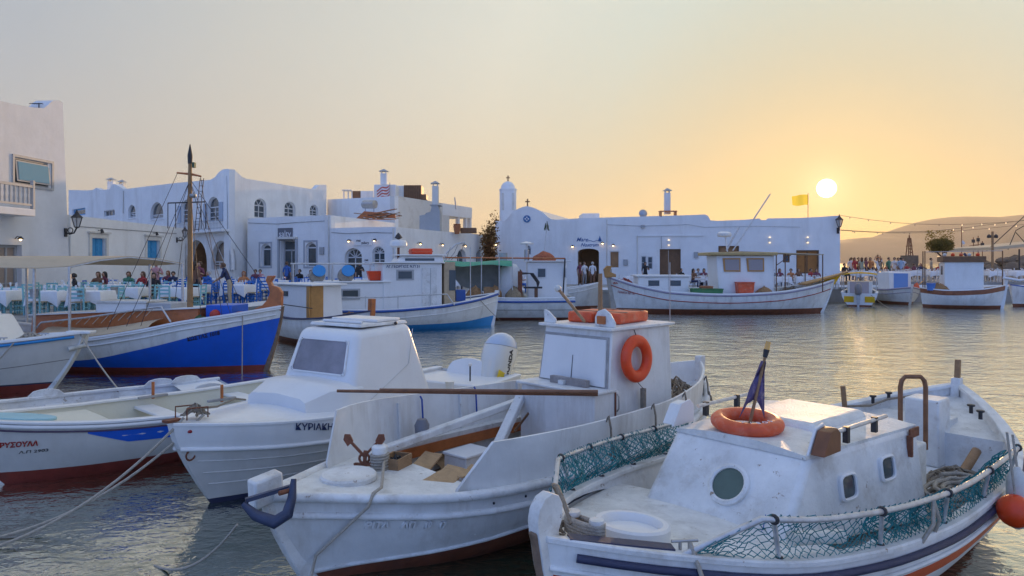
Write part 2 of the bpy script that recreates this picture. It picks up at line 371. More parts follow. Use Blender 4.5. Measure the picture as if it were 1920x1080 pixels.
ridge('far_hills', 3300, 500, [(-900, 489), (-300, 476), (200, 470), (700, 480), (1100, 474), (1500, 470), (1900, 478), (2600, 470), (3000, 489)], HILL, 8.4, 90, 12)
# breakwater of dark rocks beyond the pier
ROCK = mat('breakwater_rock', (.16, .12, .09), .9, .4, .8, .6, 3)
def breakwater():
    mb = MB(); rnd = random.Random(5)
    for i in range(420):
        t = rnd.random(); x = lerp(78, 170, t)+rnd.uniform(-2, 2); y = 128+rnd.uniform(-6, 6); top = 3.4*(1-abs(y-128)/9)*min(1, t*6+.25)
        r = rnd.uniform(.8, 1.7); z = rnd.uniform(-.3, 1)*.3+top*rnd.uniform(.2, 1)
        n = 7; rings = []
        for k in range(5):
            a = -1.45+2.9*k/4
            rings.append([(x+r*1.2*math.cos(a)*math.cos(6.283*j/n)*rnd.uniform(.75, 1.2), y+r*math.cos(a)*math.sin(6.283*j/n)*rnd.uniform(.75, 1.2), z+r*.75*math.sin(a)*rnd.uniform(.8, 1.15)) for j in range(n)])
        mb.loft(rings)
    o = mb.build('breakwater', ROCK); o['kind'] = 'stuff'; o['label'] = 'long mound of dark boulders forming the breakwater below the hills'; o['category'] = 'breakwater'
breakwater()
def haze():
    m = bpy.data.materials.new('evening_haze'); m.use_nodes = True; nt = m.node_tree; nt.nodes.clear()
    out = nt.nodes.new('ShaderNodeOutputMaterial'); v = nt.nodes.new('ShaderNodeVolumePrincipled')
    v.inputs['Color'].default_value = (.97, .89, .74, 1); v.inputs['Density'].default_value = .00019; v.inputs['Anisotropy'].default_value = .45
    nt.links.new(v.outputs[0], out.inputs['Volume'])
    o = MB().box(-3950, 3950, -260, 3950, -3, 260).build('haze', m); o['kind'] = 'stuff'; o['label'] = 'pale warm evening haze over the harbour and hills'; o['category'] = 'haze'
haze()
# ------------------------------------------------------------------ buildings
class Wall:
    def __init__(s, p0, p1):
        s.p0 = Vector((p0[0], p0[1], 0)); d = Vector((p1[0]-p0[0], p1[1]-p0[1], 0)); s.L = d.length; s.u = d.normalized(); s.n = Vector((s.u.y, -s.u.x, 0)); s.batter = 0
    def pt(s, u, v, d=0): return s.p0+s.u*u+s.n*d+Vector((0, 0, QZ+v))
    def uv(s, px, py):
        r = Vector(((px-960)/F, 1, (HOR-py)/F)); c = Vector((0, 0, H)); t = (s.p0-c).dot(s.n)/r.dot(s.n); q = c+r*t
        return (q-s.p0).dot(s.u), q.z-QZ
    def hole(s, x0, y0, x1, y1, arch=0., depth=.22):   # pixel box at its middle column
        xm = (x0+x1)/2; u0 = s.uv(x0, y0)[0]; u1 = s.uv(x1, y0)[0]
        return dict(u0=u0, u1=u1, v0=max(.02, s.uv(xm, y1)[1]), v1=s.uv(xm, y0)[1], arch=arch, depth=depth)
    def rect(s, u0, u1, v0, v1, arch=0., depth=.22): return dict(u0=u0, u1=u1, v0=v0, v1=v1, arch=arch, depth=depth)
def outline(h, n=10, ins=0.):
    u0, u1, v0, v1 = h['u0']+ins, h['u1']-ins, h['v0']+ins, h['v1']-ins
    if not h['arch']: return [(u0, v0), (u1, v0), (u1, v1), (u0, v1)]
    um = (u0+u1)/2; ru = (u1-u0)/2; rv = ru*h['arch']; sp = v1-rv
    return [(u0, v0), (u1, v0)]+[(um+ru*math.cos(math.pi*i/n), sp+rv*math.sin(math.pi*i/n)) for i in range(n+1)]
def facade(w, holes, top, thick, m, parent, name='wall', u_lo=0., u_hi=None, ends=True):
    u_hi = w.L if u_hi is None else u_hi
    tf = lambda u: top[0][1] if u <= top[0][0] else (top[-1][1] if u >= top[-1][0] else next(lerp(a[1], b[1], (u-a[0])/max(1e-6, b[0]-a[0])) for a, b in zip(top, top[1:]) if a[0] <= u <= b[0]))
    us = sorted({round(x, 4) for x in [u_lo, u_hi]+[h['u0'] for h in holes]+[h['u1'] for h in holes]+[t[0] for t in top if u_lo < t[0] < u_hi] if u_lo-1e-6 <= x <= u_hi+1e-6})
    vs = sorted({0.}|{round(h[k], 4) for h in holes for k in ('v0', 'v1')})
    mb = MB(); P = w.pt
    for a, b in zip(us, us[1:]):
        if b-a < 1e-3: continue
        um = (a+b)/2
        for c, d in zip(vs, vs[1:]):
            vm = (c+d)/2
            if any(h['u0'] < um < h['u1'] and h['v0'] < vm < h['v1'] for h in holes): continue
            mb.add([P(a, c), P(b, c), P(b, d), P(a, d)], [(0, 1, 2, 3)])
        mb.add([P(a, vs[-1]), P(b, vs[-1]), P(b, tf(b)), P(a, tf(a))], [(0, 1, 2, 3)])
        mb.add([P(a, tf(a)), P(b, tf(b)), P(b, tf(b), -thick), P(a, tf(a), -thick)], [(0, 1, 2, 3)])
        if not any(h['u0'] < um < h['u1'] and h['depth'] > .45 for h in holes): mb.add([P(a, 0, -thick), P(b, 0, -thick), P(b, tf(b), -thick), P(a, tf(a), -thick)], [(0, 1, 2, 3)])
    if ends:
        for u in (u_lo, u_hi): mb.add([P(u, 0), P(u, tf(u)), P(u, tf(u), -thick), P(u, 0, -thick)], [(0, 1, 2, 3)])
    for h in holes:
        o = outline(h); n = len(o)
        for i in range(n):
            p, q = o[i], o[(i+1) % n]
            mb.add([P(*p), P(*q), P(*q, -h['depth']), P(*p, -h['depth'])], [(0, 1, 2, 3)])
        if h['arch']:
            arc = o[2:]; k = len(arc)//2
            for side, cor in ((arc[:k+1], (h['u1'], h['v1'])), (arc[k:], (h['u0'], h['v1']))):
                for p, q in zip(side, side[1:]): mb.add([P(*cor), P(*p), P(*q)], [(0, 1, 2)])
    bb = bmesh.new(); o = mb.build(name, m, parent); bb.from_mesh(o.data); bmesh.ops.remove_doubles(bb, verts=bb.verts, dist=1e-4); bmesh.ops.recalc_face_normals(bb, faces=bb.faces); bb.to_mesh(o.data); bb.free()
    return o
def ring_bar(mb, w, o, wd, d0, d1, mi=0):   # frame following an outline o, width wd inwards
    n = len(o); cu = sum(p[0] for p in o)/n; cv = sum(p[1] for p in o)/n
    us = [p[0] for p in o]; vs = [p[1] for p in o]; su = max(us)-min(us); sv = max(vs)-min(vs)
    inn = [((p[0]-(min(us)+su/2))*(1-2*wd/su)+min(us)+su/2, (p[1]-(min(vs)+sv/2))*(1-2*wd/sv)+min(vs)+sv/2) for p in o]
    for i in range(n):
        j = (i+1) % n; P = w.pt
        mb.hexa([P(*o[i], d0), P(*o[j], d0), P(*inn[j], d0), P(*inn[i], d0), P(*o[i], d1), P(*o[j], d1), P(*inn[j], d1), P(*inn[i], d1)], mi)
def ubar(mb, w, a, b, wd, d0, d1, mi=0):    # a straight bar between two uv points
    (u0, v0), (u1, v1) = a, b; L = math.hypot(u1-u0, v1-v0); nx, ny = -(v1-v0)/L*wd/2, (u1-u0)/L*wd/2; P = w.pt
    q = [(u0+nx, v0+ny), (u0-nx, v0-ny), (u1-nx, v1-ny), (u1+nx, v1+ny)]
    mb.hexa([P(*x, d0) for x in q]+[P(*x, d1) for x in q], mi)
def window(w, h, parent, cols=2, rows=2, fm=FRAME, gm=GLASS, fw=.07, name='window', fan=0, sill=False, transom=False):
    dp = h['depth']; o = outline(h); mb = MB(); ring_bar(mb, w, o, fw, -dp+.01, -dp+.08)
    um = (h['u0']+h['u1'])/2; ru = (h['u1']-h['u0'])/2; sp = h['v1']-ru*h['arch'] if h['arch'] else h['v1']
    d0, d1 = -dp+.015, -dp+.07
    if h['arch'] or transom:
        if transom and not h['arch']: sp = lerp(h['v0'], h['v1'], .78)
        ubar(mb, w, (h['u0'], sp), (h['u1'], sp), fw*.8, d0, d1)
    for i in range(1, cols): u = lerp(h['u0'], h['u1'], i/cols); ubar(mb, w, (u, h['v0']), (u, sp), fw*.7, d0, d1)
    for i in range(1, rows): v = lerp(h['v0'], sp, i/rows); ubar(mb, w, (h['u0'], v), (h['u1'], v), fw*.5, d0, d1)
    for i in range(fan):
        a = math.pi*(i+1)/(fan+1); ubar(mb, w, (um, sp), (um+ru*math.cos(a), sp+ru*h['arch']*math.sin(a)), fw*.5, d0, d1)
    f = mb.build(name, fm, parent)
    g = MB(); P = w.pt; g.add([P(*p, -dp+.03) for p in o]+[P(*p, -dp-.02) for p in o], [tuple(range(len(o))), tuple(reversed(range(len(o), 2*len(o))))]); g.build('pane', gm, f)
    if sill:
        s = MB(); s.hexa([P(h['u0']-.06, h['v0']-.07, -.05), P(h['u1']+.06, h['v0']-.07, -.05), P(h['u1']+.06, h['v0']-.07, .07), P(h['u0']-.06, h['v0']-.07, .07),
                          P(h['u0']-.06, h['v0'], -.05), P(h['u1']+.06, h['v0'], -.05), P(h['u1']+.06, h['v0'], .07), P(h['u0']-.06, h['v0'], .07)]); s.build('sill', PLAS, f)
    return f
def backing(w, h, parent, m=INT, deep=1.2, name='doorway_recess'):
    P = w.pt; o = outline(h); n = len(o); mb = MB(); d = -h['depth']
    mb.add([P(*p, d) for p in o]+[P(*p, d-deep) for p in o], [tuple(range(n, 2*n))]+[(i, (i+1) % n, n+(i+1) % n, n+i) for i in range(n)])
    return mb.build(name, m, parent)
def slab(pts, z0, z1, m, parent, name='roof'):
    c = Vector((sum(p[0] for p in pts)/len(pts), sum(p[1] for p in pts)/len(pts))); pts = [Vector(p[:2])+(c-Vector(p[:2])).normalized()*.45 for p in pts]
    return MB().prism([(x, y, z0) for x, y in pts], (0, 0, z1-z0)).build(name, m, parent)
def uvbox(w, u0, u1, v0, v1, d0, d1, m, parent, name, bevel=0):
    P = w.pt; return MB().hexa([P(u0, v0, d0), P(u1, v0, d0), P(u1, v0, d1), P(u0, v0, d1), P(u0, v1, d0), P(u1, v1, d0), P(u1, v1, d1), P(u0, v1, d1)]).build(name, m, parent, bevel=bevel)
def toppx(w, pts): return [w.uv(*p) for p in pts]
def wall_lamp(w, px, py, label, updown=False, s=.16):
    u, v = w.uv(px, py); t = thing('wall_lamp', label, 'lamp', w.pt(u, v), group='lit lamps on the waterfront walls')
    I = lambda p: p-w.pt(u, v)
    mb = MB(); mb.tube([I(w.pt(u, v, 0)), I(w.pt(u, v+.1, .1)), I(w.pt(u, v+.06, .22))], .018, 6); mb.build('bracket', DARK, t)
    c = I(w.pt(u, v, .24)); sh = MB(); sh.lathe([(.03, .10), (.05, .08), (s*.75, 0.), (s*.7, -.01)], c, 12); sh.build('shade', DARK, t)
    MB().sphere(c-Vector((0, 0, .03)), s*.3, 10).build('bulb', LAMPG, t); return t
def lantern(w, px, py, label, s=1., arm=.7, group=None):
    u, v = w.uv(px, py); o = w.pt(u, v); t = thing('street_lantern', label, 'lantern', o, group=group); I = lambda p: p-o
    mb = MB(); mb.tube([I(w.pt(u, v-.1*s, 0)), I(w.pt(u, v-.16*s, arm*.4)), I(w.pt(u, v-.12*s, arm*.75)), I(w.pt(u, v+.08*s, arm))], .028*s, 8)
    mb.torus(I(w.pt(u, v-.02*s, arm*.45)), .10*s, .018*s, w.u, 16, 6); mb.obox(I(w.pt(u, v-.1*s, .03)), w.u*.06*s, w.n*.03, (0, 0, .16*s)); mb.build('bracket', DARK, t, 60)
    c = I(w.pt(u, v+.10*s, arm)); f = MB()
    for k in range(6):
        a = k*math.pi/3; f.bar(c+Vector((.09*s*math.cos(a), .09*s*math.sin(a), 0)), c+Vector((.19*s*math.cos(a), .19*s*math.sin(a), .36*s)), .02*s, .02*s)
    f.lathe([(.05*s, -.04*s), (.10*s, 0), (.09*s, .01)], c, 6); f.lathe([(.24*s, .36*s), (.20*s, .40*s), (.09*s, .50*s), (.05*s, .56*s), (.02*s, .66*s)], c, 6)
    fr = f.build('lantern_frame', DARK, t); g = MB(); g.lathe([(.08*s, .01), (.18*s, .355*s)], c, 6); g.build('glass', mat('lantern_glass', (.55, .55, .55), .2, alpha=.55), fr)
    return t
def chimney(p, w, d, h, label, cap=True, m=PLAS, taper=0.):
    t = thing('chimney', label, 'chimney', p); a, b = w/2, d/2
    mb = MB(); k = 1-taper; mb.hexa([(-a, -b, 0), (a, -b, 0), (a, b, 0), (-a, b, 0), (-a*k, -b*k, h), (a*k, -b*k, h), (a*k, b*k, h), (-a*k, b*k, h)]); mb.build('stack', m, t, bevel=.02)
    if cap:
        for sx in (-1, 1): MB().box(sx*a*.7-.03, sx*a*.7+.03, -b*.7, b*.7, h, h+.16).build('cap_leg', m, t)
        MB().hexa([(-a*1.5, -b*1.5, h+.16), (a*1.5, -b*1.5, h+.16), (a*1.5, b*1.5, h+.16), (-a*1.5, b*1.5, h+.16), (-.03, -.03, h+.36), (.03, -.03, h+.36), (.03, .03, h+.36), (-.03, .03, h+.36)]).build('cap', GREYF, t)
    return t

# --- tall grey-white house at the left edge
w1 = Wall((-19.48-.092*7, 30.6-7.0), (-19.48, 30.6))
t1 = thing('corner_house', 'tall whitewashed corner house with awning window at the left edge', 'house', w1.pt(0, 0)); t1.location = (0, 0, 0)
hw = w1.hole(26, 294, 96, 351, depth=.14); hw['v0'] = w1.uv(60, 348)[1]; hw['v1'] = w1.uv(60, 300)[1]
hd = w1.rect(w1.uv(-40, 480)[0], w1.uv(41, 480)[0], .05, w1.uv(20, 459)[1], depth=.3)
facade(w1, [hw, hd], toppx(w1, [(-60, 179), (0, 189), (40, 198), (70, 203), (90, 205), (99, 200), (107, 194), (114, 192), (125, 192.5), (131, 196)])+[(w1.L, w1.uv(131, 196)[1])], .8, PLAS2, t1)
for v in [q for q in bpy.data.objects if q.parent is t1 and q.name.startswith('wall')][0].data.vertices:   # battered right edge
    uu = (v.co-w1.p0).dot(w1.u); vv = v.co.z-QZ
    v.co -= w1.u*(.055*vv*max(0, min(1, (uu-w1.L+2.6)/2.5)))
f = window(w1, hw, t1, 1, 1, GREYF, GLASS, .07)
mb = MB(); P = w1.pt; q = [(hw['u0']+.1, hw['v0']+.1), (hw['u1']-.1, hw['v0']+.1), (hw['u1']-.1, hw['v1']-.1), (hw['u0']+.1, hw['v1']-.1)]
dd = [.04, .04, -.04, -.04]
sa = MB().hexa([P(*p, d) for p, d in zip(q, dd)]+[P(*p, d+.03) for p, d in zip(q, dd)]).build('awning_sash', GREYF, t1)
MB().hexa([P(lerp(p[0], (q[0][0]+q[1][0])/2, .1), lerp(p[1], (q[0][1]+q[2][1])/2, .14), lerp(d, .1, .14)+.031) for p, d in zip(q, dd)]+[P(lerp(p[0], (q[0][0]+q[1][0])/2, .1), lerp(p[1], (q[0][1]+q[2][1])/2, .14), lerp(d, .1, .14)+.036) for p, d in zip(q, dd)]).build('pane', GLASSB, sa)
fb = MB(); ring_bar(fb, w1, [(hw['u0']-.1, hw['v0']-.1), (hw['u1']+.1, hw['v0']-.1), (hw['u1']+.1, hw['v1']+.1), (hw['u0']-.1, hw['v1']+.1)], .1, 0.003, .05); fb.build('window_surround', GREYF, t1)
window(w1, hd, t1, 4, 3, GREYF, mat('curtained_glass', (.34, .27, .22), .3), .11, 'glazed_door')
slab([w1.pt(0, 0)[:2], w1.pt(w1.L-.5, 0)[:2], (w1.pt(w1.L-.5, 0, -9))[:2], (w1.pt(0, 0, -9))[:2]], QZ+7.2, QZ+7.4, PLAS2, t1)
# balcony on the tall house
ub = w1.uv(27, 360)[0]; vb = w1.uv(27, 392)[1]
bt = thing('balcony', 'small grey balcony with turned baluster railing on the corner house', 'balcony', w1.pt(ub, vb)); bt.location = (0, 0, 0)
uvbox(w1, -.6, ub, vb-.3, vb-.02, 0.003, .9, PLAS2, bt, 'slab', .03)
uvbox(w1, -.6, ub, vb+.82, vb+.92, .78, .88, GREYF, bt, 'handrail'); uvbox(w1, -.6, ub, vb+.1, vb+.18, .79, .87, GREYF, bt, 'bottom_rail')
uvbox(w1, ub-.12, ub, vb-.02, vb+1.12, .76, .89, GREYF, bt, 'newel_post', .02)
for i in range(9):
    u = ub-.3-.22*i
    if u < -.5: break
    MB().lathe([(.03, .18), (.045, .35), (.028, .5), (.045, .65), (.03, .82)], P(u, vb, .83), 8).build('baluster', GREYF, bt, 60)
wall_lamp(w1, 28, 448, 'lit brass wall lamp over the grey glazed door')
lantern(w1, 122, 431, 'large black wall lantern on the edge of the tall corner house', 1.15, .55)
tv = MB(); c0 = w1.pt(w1.uv(78, 204)[0], w1.uv(78, 204)[1], -.3)
for i in range(4): tv.bar(c0+Vector((-.22+.12*i, 0, .24)), c0+Vector((-.22+.12*i, .3, .27)), .02, .02)
tv.bar(c0+Vector((-.3, .1, .25)), c0+Vector((.25, .1, .25)), .025, .025); tv.bar(c0+Vector((.1, .1, -.2)), c0+Vector((.1, .1, .25)), .03, .03)
tag(tv.build('roof_antenna', DARK), 'small dark antenna on the curved parapet of the corner house', 'antenna')

# --- low white wall house with two blue shuttered windows
w2 = Wall((-19.58, 30.75), (-20.25, 43.2))
t2 = thing('shuttered_house', 'low white house with two bright blue shuttered windows', 'house')
h2 = [w2.hole(171, 447, 197, 486, depth=.2), w2.hole(275, 451, 298, 489, depth=.2)]
facade(w2, h2, toppx(w2, [(133, 403), (240, 416), (345, 428)]), .4, PLAS, t2)
for h in h2:
    fr = MB(); ring_bar(fr, w2, [(h['u0']-.22, h['v0']-.05), (h['u1']+.22, h['v0']-.05), (h['u1']+.22, h['v1']+.22), (h['u0']-.22, h['v1']+.22)], .2, .003, .06); fr.build('window_surround', PLASW, t2)
    uvbox(w2, h['u0']-.34, h['u1']+.34, h['v1']+.24, h['v1']+.32, .003, .14, PLASW, t2, 'cornice')
    um = (h['u0']+h['u1'])/2
    for a, b in ((h['u0'], um-.01), (um+.01, h['u1'])):
        s = uvbox(w2, a+.01, b-.01, h['v0'], h['v1'], -.17, -.12, SHUT, t2, 'shutter')
        for i in range(3):
            v0 = lerp(h['v0'], h['v1'], i/3)+.07; v1 = lerp(h['v0'], h['v1'], (i+1)/3)-.05
            uvbox(w2, a+.09, b-.09, v0, v1, -.119, -.10, SHUT, s, 'panel')
slab([w2.pt(0, 0)[:2], w2.pt(w2.L, 0)[:2], w2.pt(w2.L, 0, -7)[:2], w2.pt(0, 0, -7)[:2]], QZ+3.3, QZ+3.42, PLAS, t2)
facade(Wall(w2.pt(w2.L-.02, 0)[:2], w2.pt(w2.L-.02, 0, -7)[:2]), [], [(0, 3.72), (7, 3.72)], .3, PLAS, t2, 'end_wall')
lantern(w2, 331, 447, 'small black wall lantern at the far end of the shuttered house', .95, .5)
for px, py in ((184, 432), (288, 437)):
    u, v = w2.uv(px, py); l = thing('spotlight', 'small dark spotlight above the %s blue shutters' % ('nearer' if px < 200 else 'farther'), 'spotlight', w2.pt(u, v))
    MB().bar((0, 0, 0), w2.n*.16, .03, .03).build('bracket', DARK, l); MB().cyl(w2.n*.16+Vector((0, 0, .06)), w2.n*.2-Vector((0, 0, .12)), .05, .08).build('lamp_head', DARK, l)

# --- two-storey building with arches behind
cA, cL, cR = (-18., 44.1), (-41.7, 65.2), (-14.5, 54.2)
w3 = Wall(cL, cA); w3r = Wall(cA, cR)
t3 = thing('arcade_house', 'two storey white building with arched windows and humped parapet corner', 'house')
h3 = [w3.hole(389, 369, 411, 416, .8), w3.hole(340, 374, 361, 418, .8), w3.hole(282, 379, 306, 411, .8), w3.hole(240, 384, 254, 409, .8), w3.hole(195, 394, 215, 405), w3.hole(136, 391, 160, 404),
      w3.hole(350, 450, 388, 530, 1., .5), w3.hole(396, 451, 433.5, 506, 1., .3)]
tp = toppx(w3, [(130, 356), (162, 357), (174, 356), (180, 352), (188, 356), (205, 355), (211, 345), (217, 346), (224, 350), (232, 355), (262, 351), (330, 343), (395, 337), (403, 332), (410, 323), (417, 318), (424, 316.5), (430, 317)])
facade(w3, h3, tp, .4, PLAS, t3)
h3r = [w3r.hole(477, 372, 499.5, 409, .8), w3r.hole(533.5, 378, 554, 407, .8), w3r.hole(581, 384, 597, 405, .8)]
facade(w3r, h3r, toppx(w3r, [(430, 317), (440, 319), (447, 325), (453, 331), (462, 335), (530, 346), (588, 355), (593, 353), (598, 347), (607, 346)]), .4, PLAS, t3, 'side_wall')
for i, h in enumerate(h3[:4]): window(w3, h, t3, 2, 3, FRAME, GLASS, .08, sill=True)
window(w3, h3[4], t3, 3, 1, FRAME, GLASS, .06); window(w3, h3[5], t3, 1, 1, SHUT, GLASS, .12)
backing(w3, h3[6], t3, INTW, 2.0); window(w3, h3[7], t3, 4, 3, FRAME, mat('shop_glass', (.18, .14, .11), .2, .3, 2), .08, 'arched_window', 3)
for h in h3r: window(w3r, h, t3, 2, 2, FRAME, GLASS, .08, fan=2)
slab([cL, cA, cR, (-35, 80)], QZ+6.4, QZ+6.6, PLAS, t3)
for i, hh in enumerate((h3[0], h3[1])):
    for sd in (-1, 1):
        u = hh['u0']-.28 if sd < 0 else hh['u1']+.28
        if i == 0 or sd < 0: uvbox(w3, u-.26, u+.26, hh['v0'], hh['v1']-.4, .004, .05, mat('pale_shutter', (.36, .44, .55), .6, .1, 5), t3, 'open_shutter')
u0, u1 = w3.uv(345, 425)[0], w3.uv(431, 425)[0]; v0, v1 = w3.uv(400, 432)[1], w3.uv(400, 414)[1]
ir = thing('iron_balcony', 'thin wrought iron balcony railing above the two arches', 'balcony')
uvbox(w3, u0, u1, v0-.14, v0, .002, .55, PLAS, ir, 'slab'); uvbox(w3, u0, u1, v1-.04, v1, .48, .52, GREYF, ir, 'top_rail'); uvbox(w3, u0, u1, v0+.08, v0+.11, .48, .52, GREYF, ir, 'bottom_rail')
n = 34
for i in range(n+1):
    u = lerp(u0+.02, u1-.02, i/n); uvbox(w3, u-.01, u+.01, v0, v1, .49, .51, GREYF, ir, 'bar')
chimney(w3.pt(w3.uv(163, 357)[0], w3.uv(163, 360)[1], -2.), .5, .5, 1.1, 'slim white chimney on the far left roofline of the arcade house')
chimney(w3.pt(w3.uv(205, 356)[0], w3.uv(205, 360)[1], -1.), .42, .42, .75, 'short chimney with flat cap left of the stepped parapet', m=PLASW)

# --- building with the slate sign (white lettering)
sL, sR = (-17.25, 45.2), (-11.04, 42.2); w4 = Wall(sL, sR); w4r = Wall(sR, (-8.5, 51.0))
t4 = thing('sign_house', 'white single storey restaurant with dark slate sign over its door', 'building')
h4 = [w4.hole(489, 457, 508, 501, .8), w4.hole(526, 449, 556, 545, 0, .35), w4.hole(573, 454, 593, 501, .8)]
tp4 = toppx(w4, [(462, 410), (520, 407), (620, 403.5)])
facade(w4, h4, tp4, .4, PLAS, t4); facade(w4r, [], toppx(w4r, [(620, 403.5), (740, 418)]), .4, PLAS, t4, 'side_wall')
for h in (h4[0], h4[2]):
    window(w4, h, t4, 1, 1, FRAME, GLASS, .1)
    fr = MB(); ring_bar(fr, w4, [(h['u0']-.16, h['v0']-.06), (h['u1']+.1, h['v0']-.06), (h['u1']+.1, h['v1']+.12), (h['u0']-.16, h['v1']+.12)], .1, .003, .03); fr.build('window_surround', mat('grey_surround', (.40, .42, .46), .8), t4)
window(w4, h4[1], t4, 2, 2, GREYF, GLASS, .12, 'door', transom=True)
uvbox(w4, h4[1]['u0']-.2, h4[1]['u1']+.1, h4[1]['v1']+.02, h4[1]['v1']+.16, .003, .2, PLASW, t4, 'lintel')
for u in (h4[1]['u0']-.1, h4[1]['u1']+.05): uvbox(w4, u-.07, u+.05, 0, h4[1]['v1']+.02, .003, .12, mat('grey_surround', (.4, .42, .46)), t4, 'door_jamb')
u0, v1 = w4.uv(522, 428); u1, v0 = w4.uv(549, 450.5)
sg = thing('slate_sign', 'dark slate board with white lettering salty above the door', 'sign')
uvbox(w4, u0, u1, v0, v1, .004, .06, SIGNG, sg, 'board')
def wall_M(w, u, v, d):
    p = w.pt(u, v, d); return Matrix.Translation(p) @ Matrix((w.u, Vector((0, 0, 1)), w.n)).transposed().to_4x4()
text_on('lettering', 'salty', .56, wall_M(w4, (u0+u1)/2, v0+.24, .063), CLOTH, sg)
slab([sL, sR, (-8.5, 51), (-14.7, 54)], QZ+3.9, QZ+4.05, PLAS, t4)
# --- gallery block in front, with the long wall running back
gL, gR, gB = (-10.98, 41.85), (-6.7, 40.0), (-1.9, 51.6); w5 = Wall(gL, gR); w5r = Wall(gR, gB)
t5 = thing('gallery_house', 'low white gallery with arched door and arched window beside the slate sign house', 'building')
h5 = [w5.hole(646, 465, 678.5, 545, .9, .3), w5.hole(698, 462, 721, 500, .9, .2)]
facade(w5, h5, toppx(w5, [(620, 428), (680, 426), (742, 425.5)]), .4, PLAS, t5)
h5r = [w5r.hole(857, 467, 874, 530, .9, .3), w5r.hole(893, 470, 901, 530, .9, .3)]
facade(w5r, h5r, toppx(w5r, [(742, 425.5), (820, 433), (905, 440)]), .4, PLAS, t5, 'side_wall')
window(w5, h5[0], t5, 2, 1, FRAME, GLASS, .09, 'arched_door', 4); window(w5, h5[1], t5, 2, 2, FRAME, GLASS, .08, fan=4)
for h in h5r: window(w5r, h, t5, 2, 2, FRAME, GLASS, .08)
slab([gL, gR, gB, (-8.3, 53)], QZ+3.25, QZ+3.4, PLAS, t5)
u0, v1 = w5.uv(663, 447.5); u1, v0 = w5.uv(697, 460)
sg = thing('gallery_sign', 'white board with small dark lettering between two lit lamps', 'sign'); uvbox(w5, u0, u1, v0, v1, .004, .05, PLAS, sg, 'board')
text_on('lettering', 'mat', .21, wall_M(w5, lerp(u0, u1, .3), lerp(v0, v1, .55), .053), TEXTK, sg, .004); text_on('lettering', 'gallery', .21, wall_M(w5, lerp(u0, u1, .66), lerp(v0, v1, .2), .053), TEXTK, sg, .004)
u, v = w5.uv(687, 491); sg = thing('small_sign', 'small dark lettering on the wall right of the arched door', 'sign')
text_on('lettering', 'mat', .17, wall_M(w5, u, v+.06, .006), TEXTK, sg, .005); text_on('lettering', 'gallery', .13, wall_M(w5, u, v-.12, .006), TEXTK, sg, .004)
wall_lamp(w5, 658, 452, 'lit lamp left of the gallery board'); wall_lamp(w5, 706, 451, 'lit lamp right of the gallery board')
for i, (px, py) in enumerate(((782, 457), (824, 459), (867, 461))): wall_lamp(w5r, px, py, 'lit lamp on the long side wall, %s from the gallery corner' % ('first', 'second', 'third')[i])
# --- upper house behind with roof clutter
uL, uR, uB = (-14.6, 54.8), (-8.6, 50.8), (-3.3, 62.5); w6 = Wall(uL, uR); w6r = Wall(uR, uB)
t6 = thing('upper_house', 'white upper storey house with stained side wall behind the gallery', 'house')
facade(w6, [], toppx(w6, [(612, 374), (700, 370), (742, 367)]), .4, PLAS, t6)
facade(w6r, [], toppx(w6r, [(742, 367), (800, 376), (830, 381)]), .4, PLASW, t6, 'stained_side_wall', u_hi=w6r.uv(830, 381)[0])
ue = w6r.uv(830, 381)[0]; uf = w6r.uv(885, 390)[0]; vt0, vt1 = w6r.uv(830, 381)[1], w6r.uv(830, 403)[1]
slab([uL, uR, w6r.pt(ue, 0)[:2], (-12, 66)], QZ+5.6, QZ+5.8, PLAS, t6)
ter = thing('roof_terrace', 'white covered roof terrace with slim columns and open back', 'terrace')
MB().hexa([w6r.pt(ue, vt1, 0), w6r.pt(uf, vt1, 0), w6r.pt(uf, vt1, -5), w6r.pt(ue, vt1, -5), w6r.pt(ue, vt0, 0), w6r.pt(uf, vt0-.0, 0), w6r.pt(uf, vt0, -5), w6r.pt(ue, vt0, -5)]).build('roof', PLAS, ter)
for px in (841, 862, 876, 884):
    u = w6r.uv(px, 410)[0]; uvbox(w6r, u-.12, u+.12, 3., vt1, -.35, -.05, PLAS, ter, 'column')
for u in (lerp(ue, uf, .35), uf-.1): uvbox(w6r, u-.1, u+.1, 3., vt1, -4.9, -4.7, PLAS, ter, 'column')
uvbox(w6r, ue-.3, lerp(ue, uf, .22), 2.8, vt1, -.3, -.02, PLASW, ter, 'screen_wall')
uvbox(w6r, ue-.3, uf, 2.6, 3., -5, -.02, PLAS, ter, 'floor')
def rbox(px0, py0, px1, py1, Y, dep, m, nm, lab, cat, z0=None):
    a = UY(px0, py1, Y); b = UY(px1, py0, Y); t = thing(nm, lab, cat, ((a.x+b.x)/2, Y+dep/2, a.z)); w_, h_ = (b.x-a.x)/2, b.z-a.z
    MB().box(-w_, w_, -dep/2, dep/2, 0, h_).build('body', m, t, bevel=.03); return t, w_, h_
rbox(701, 346, 742, 372, 53.2, 2.2, PLAS, 'roof_room', 'white cube roof room carrying the tall chimney and striped flag', 'roof room')
t, a, h = rbox(735, 348, 757, 371, 55, 2, PLAS, 'roof_room', 'white roof box left of the brown cladding', 'roof room')
t, a, h = rbox(757, 347, 790, 373, 55, 1.6, BRN, 'roof_shed', 'brown clad roof shed beside the striped flag', 'shed')
for i in range(8): MB().box(-a+.05+i*2*a/8, -a+(i+1)*2*a/8-.03, -.86, -.8, .03, h-.03).build('board', BRN, t)
rbox(789, 364, 799, 374, 55, 1.2, BRN, 'roof_crate', 'small brown box at the right foot of the brown shed', 'box')
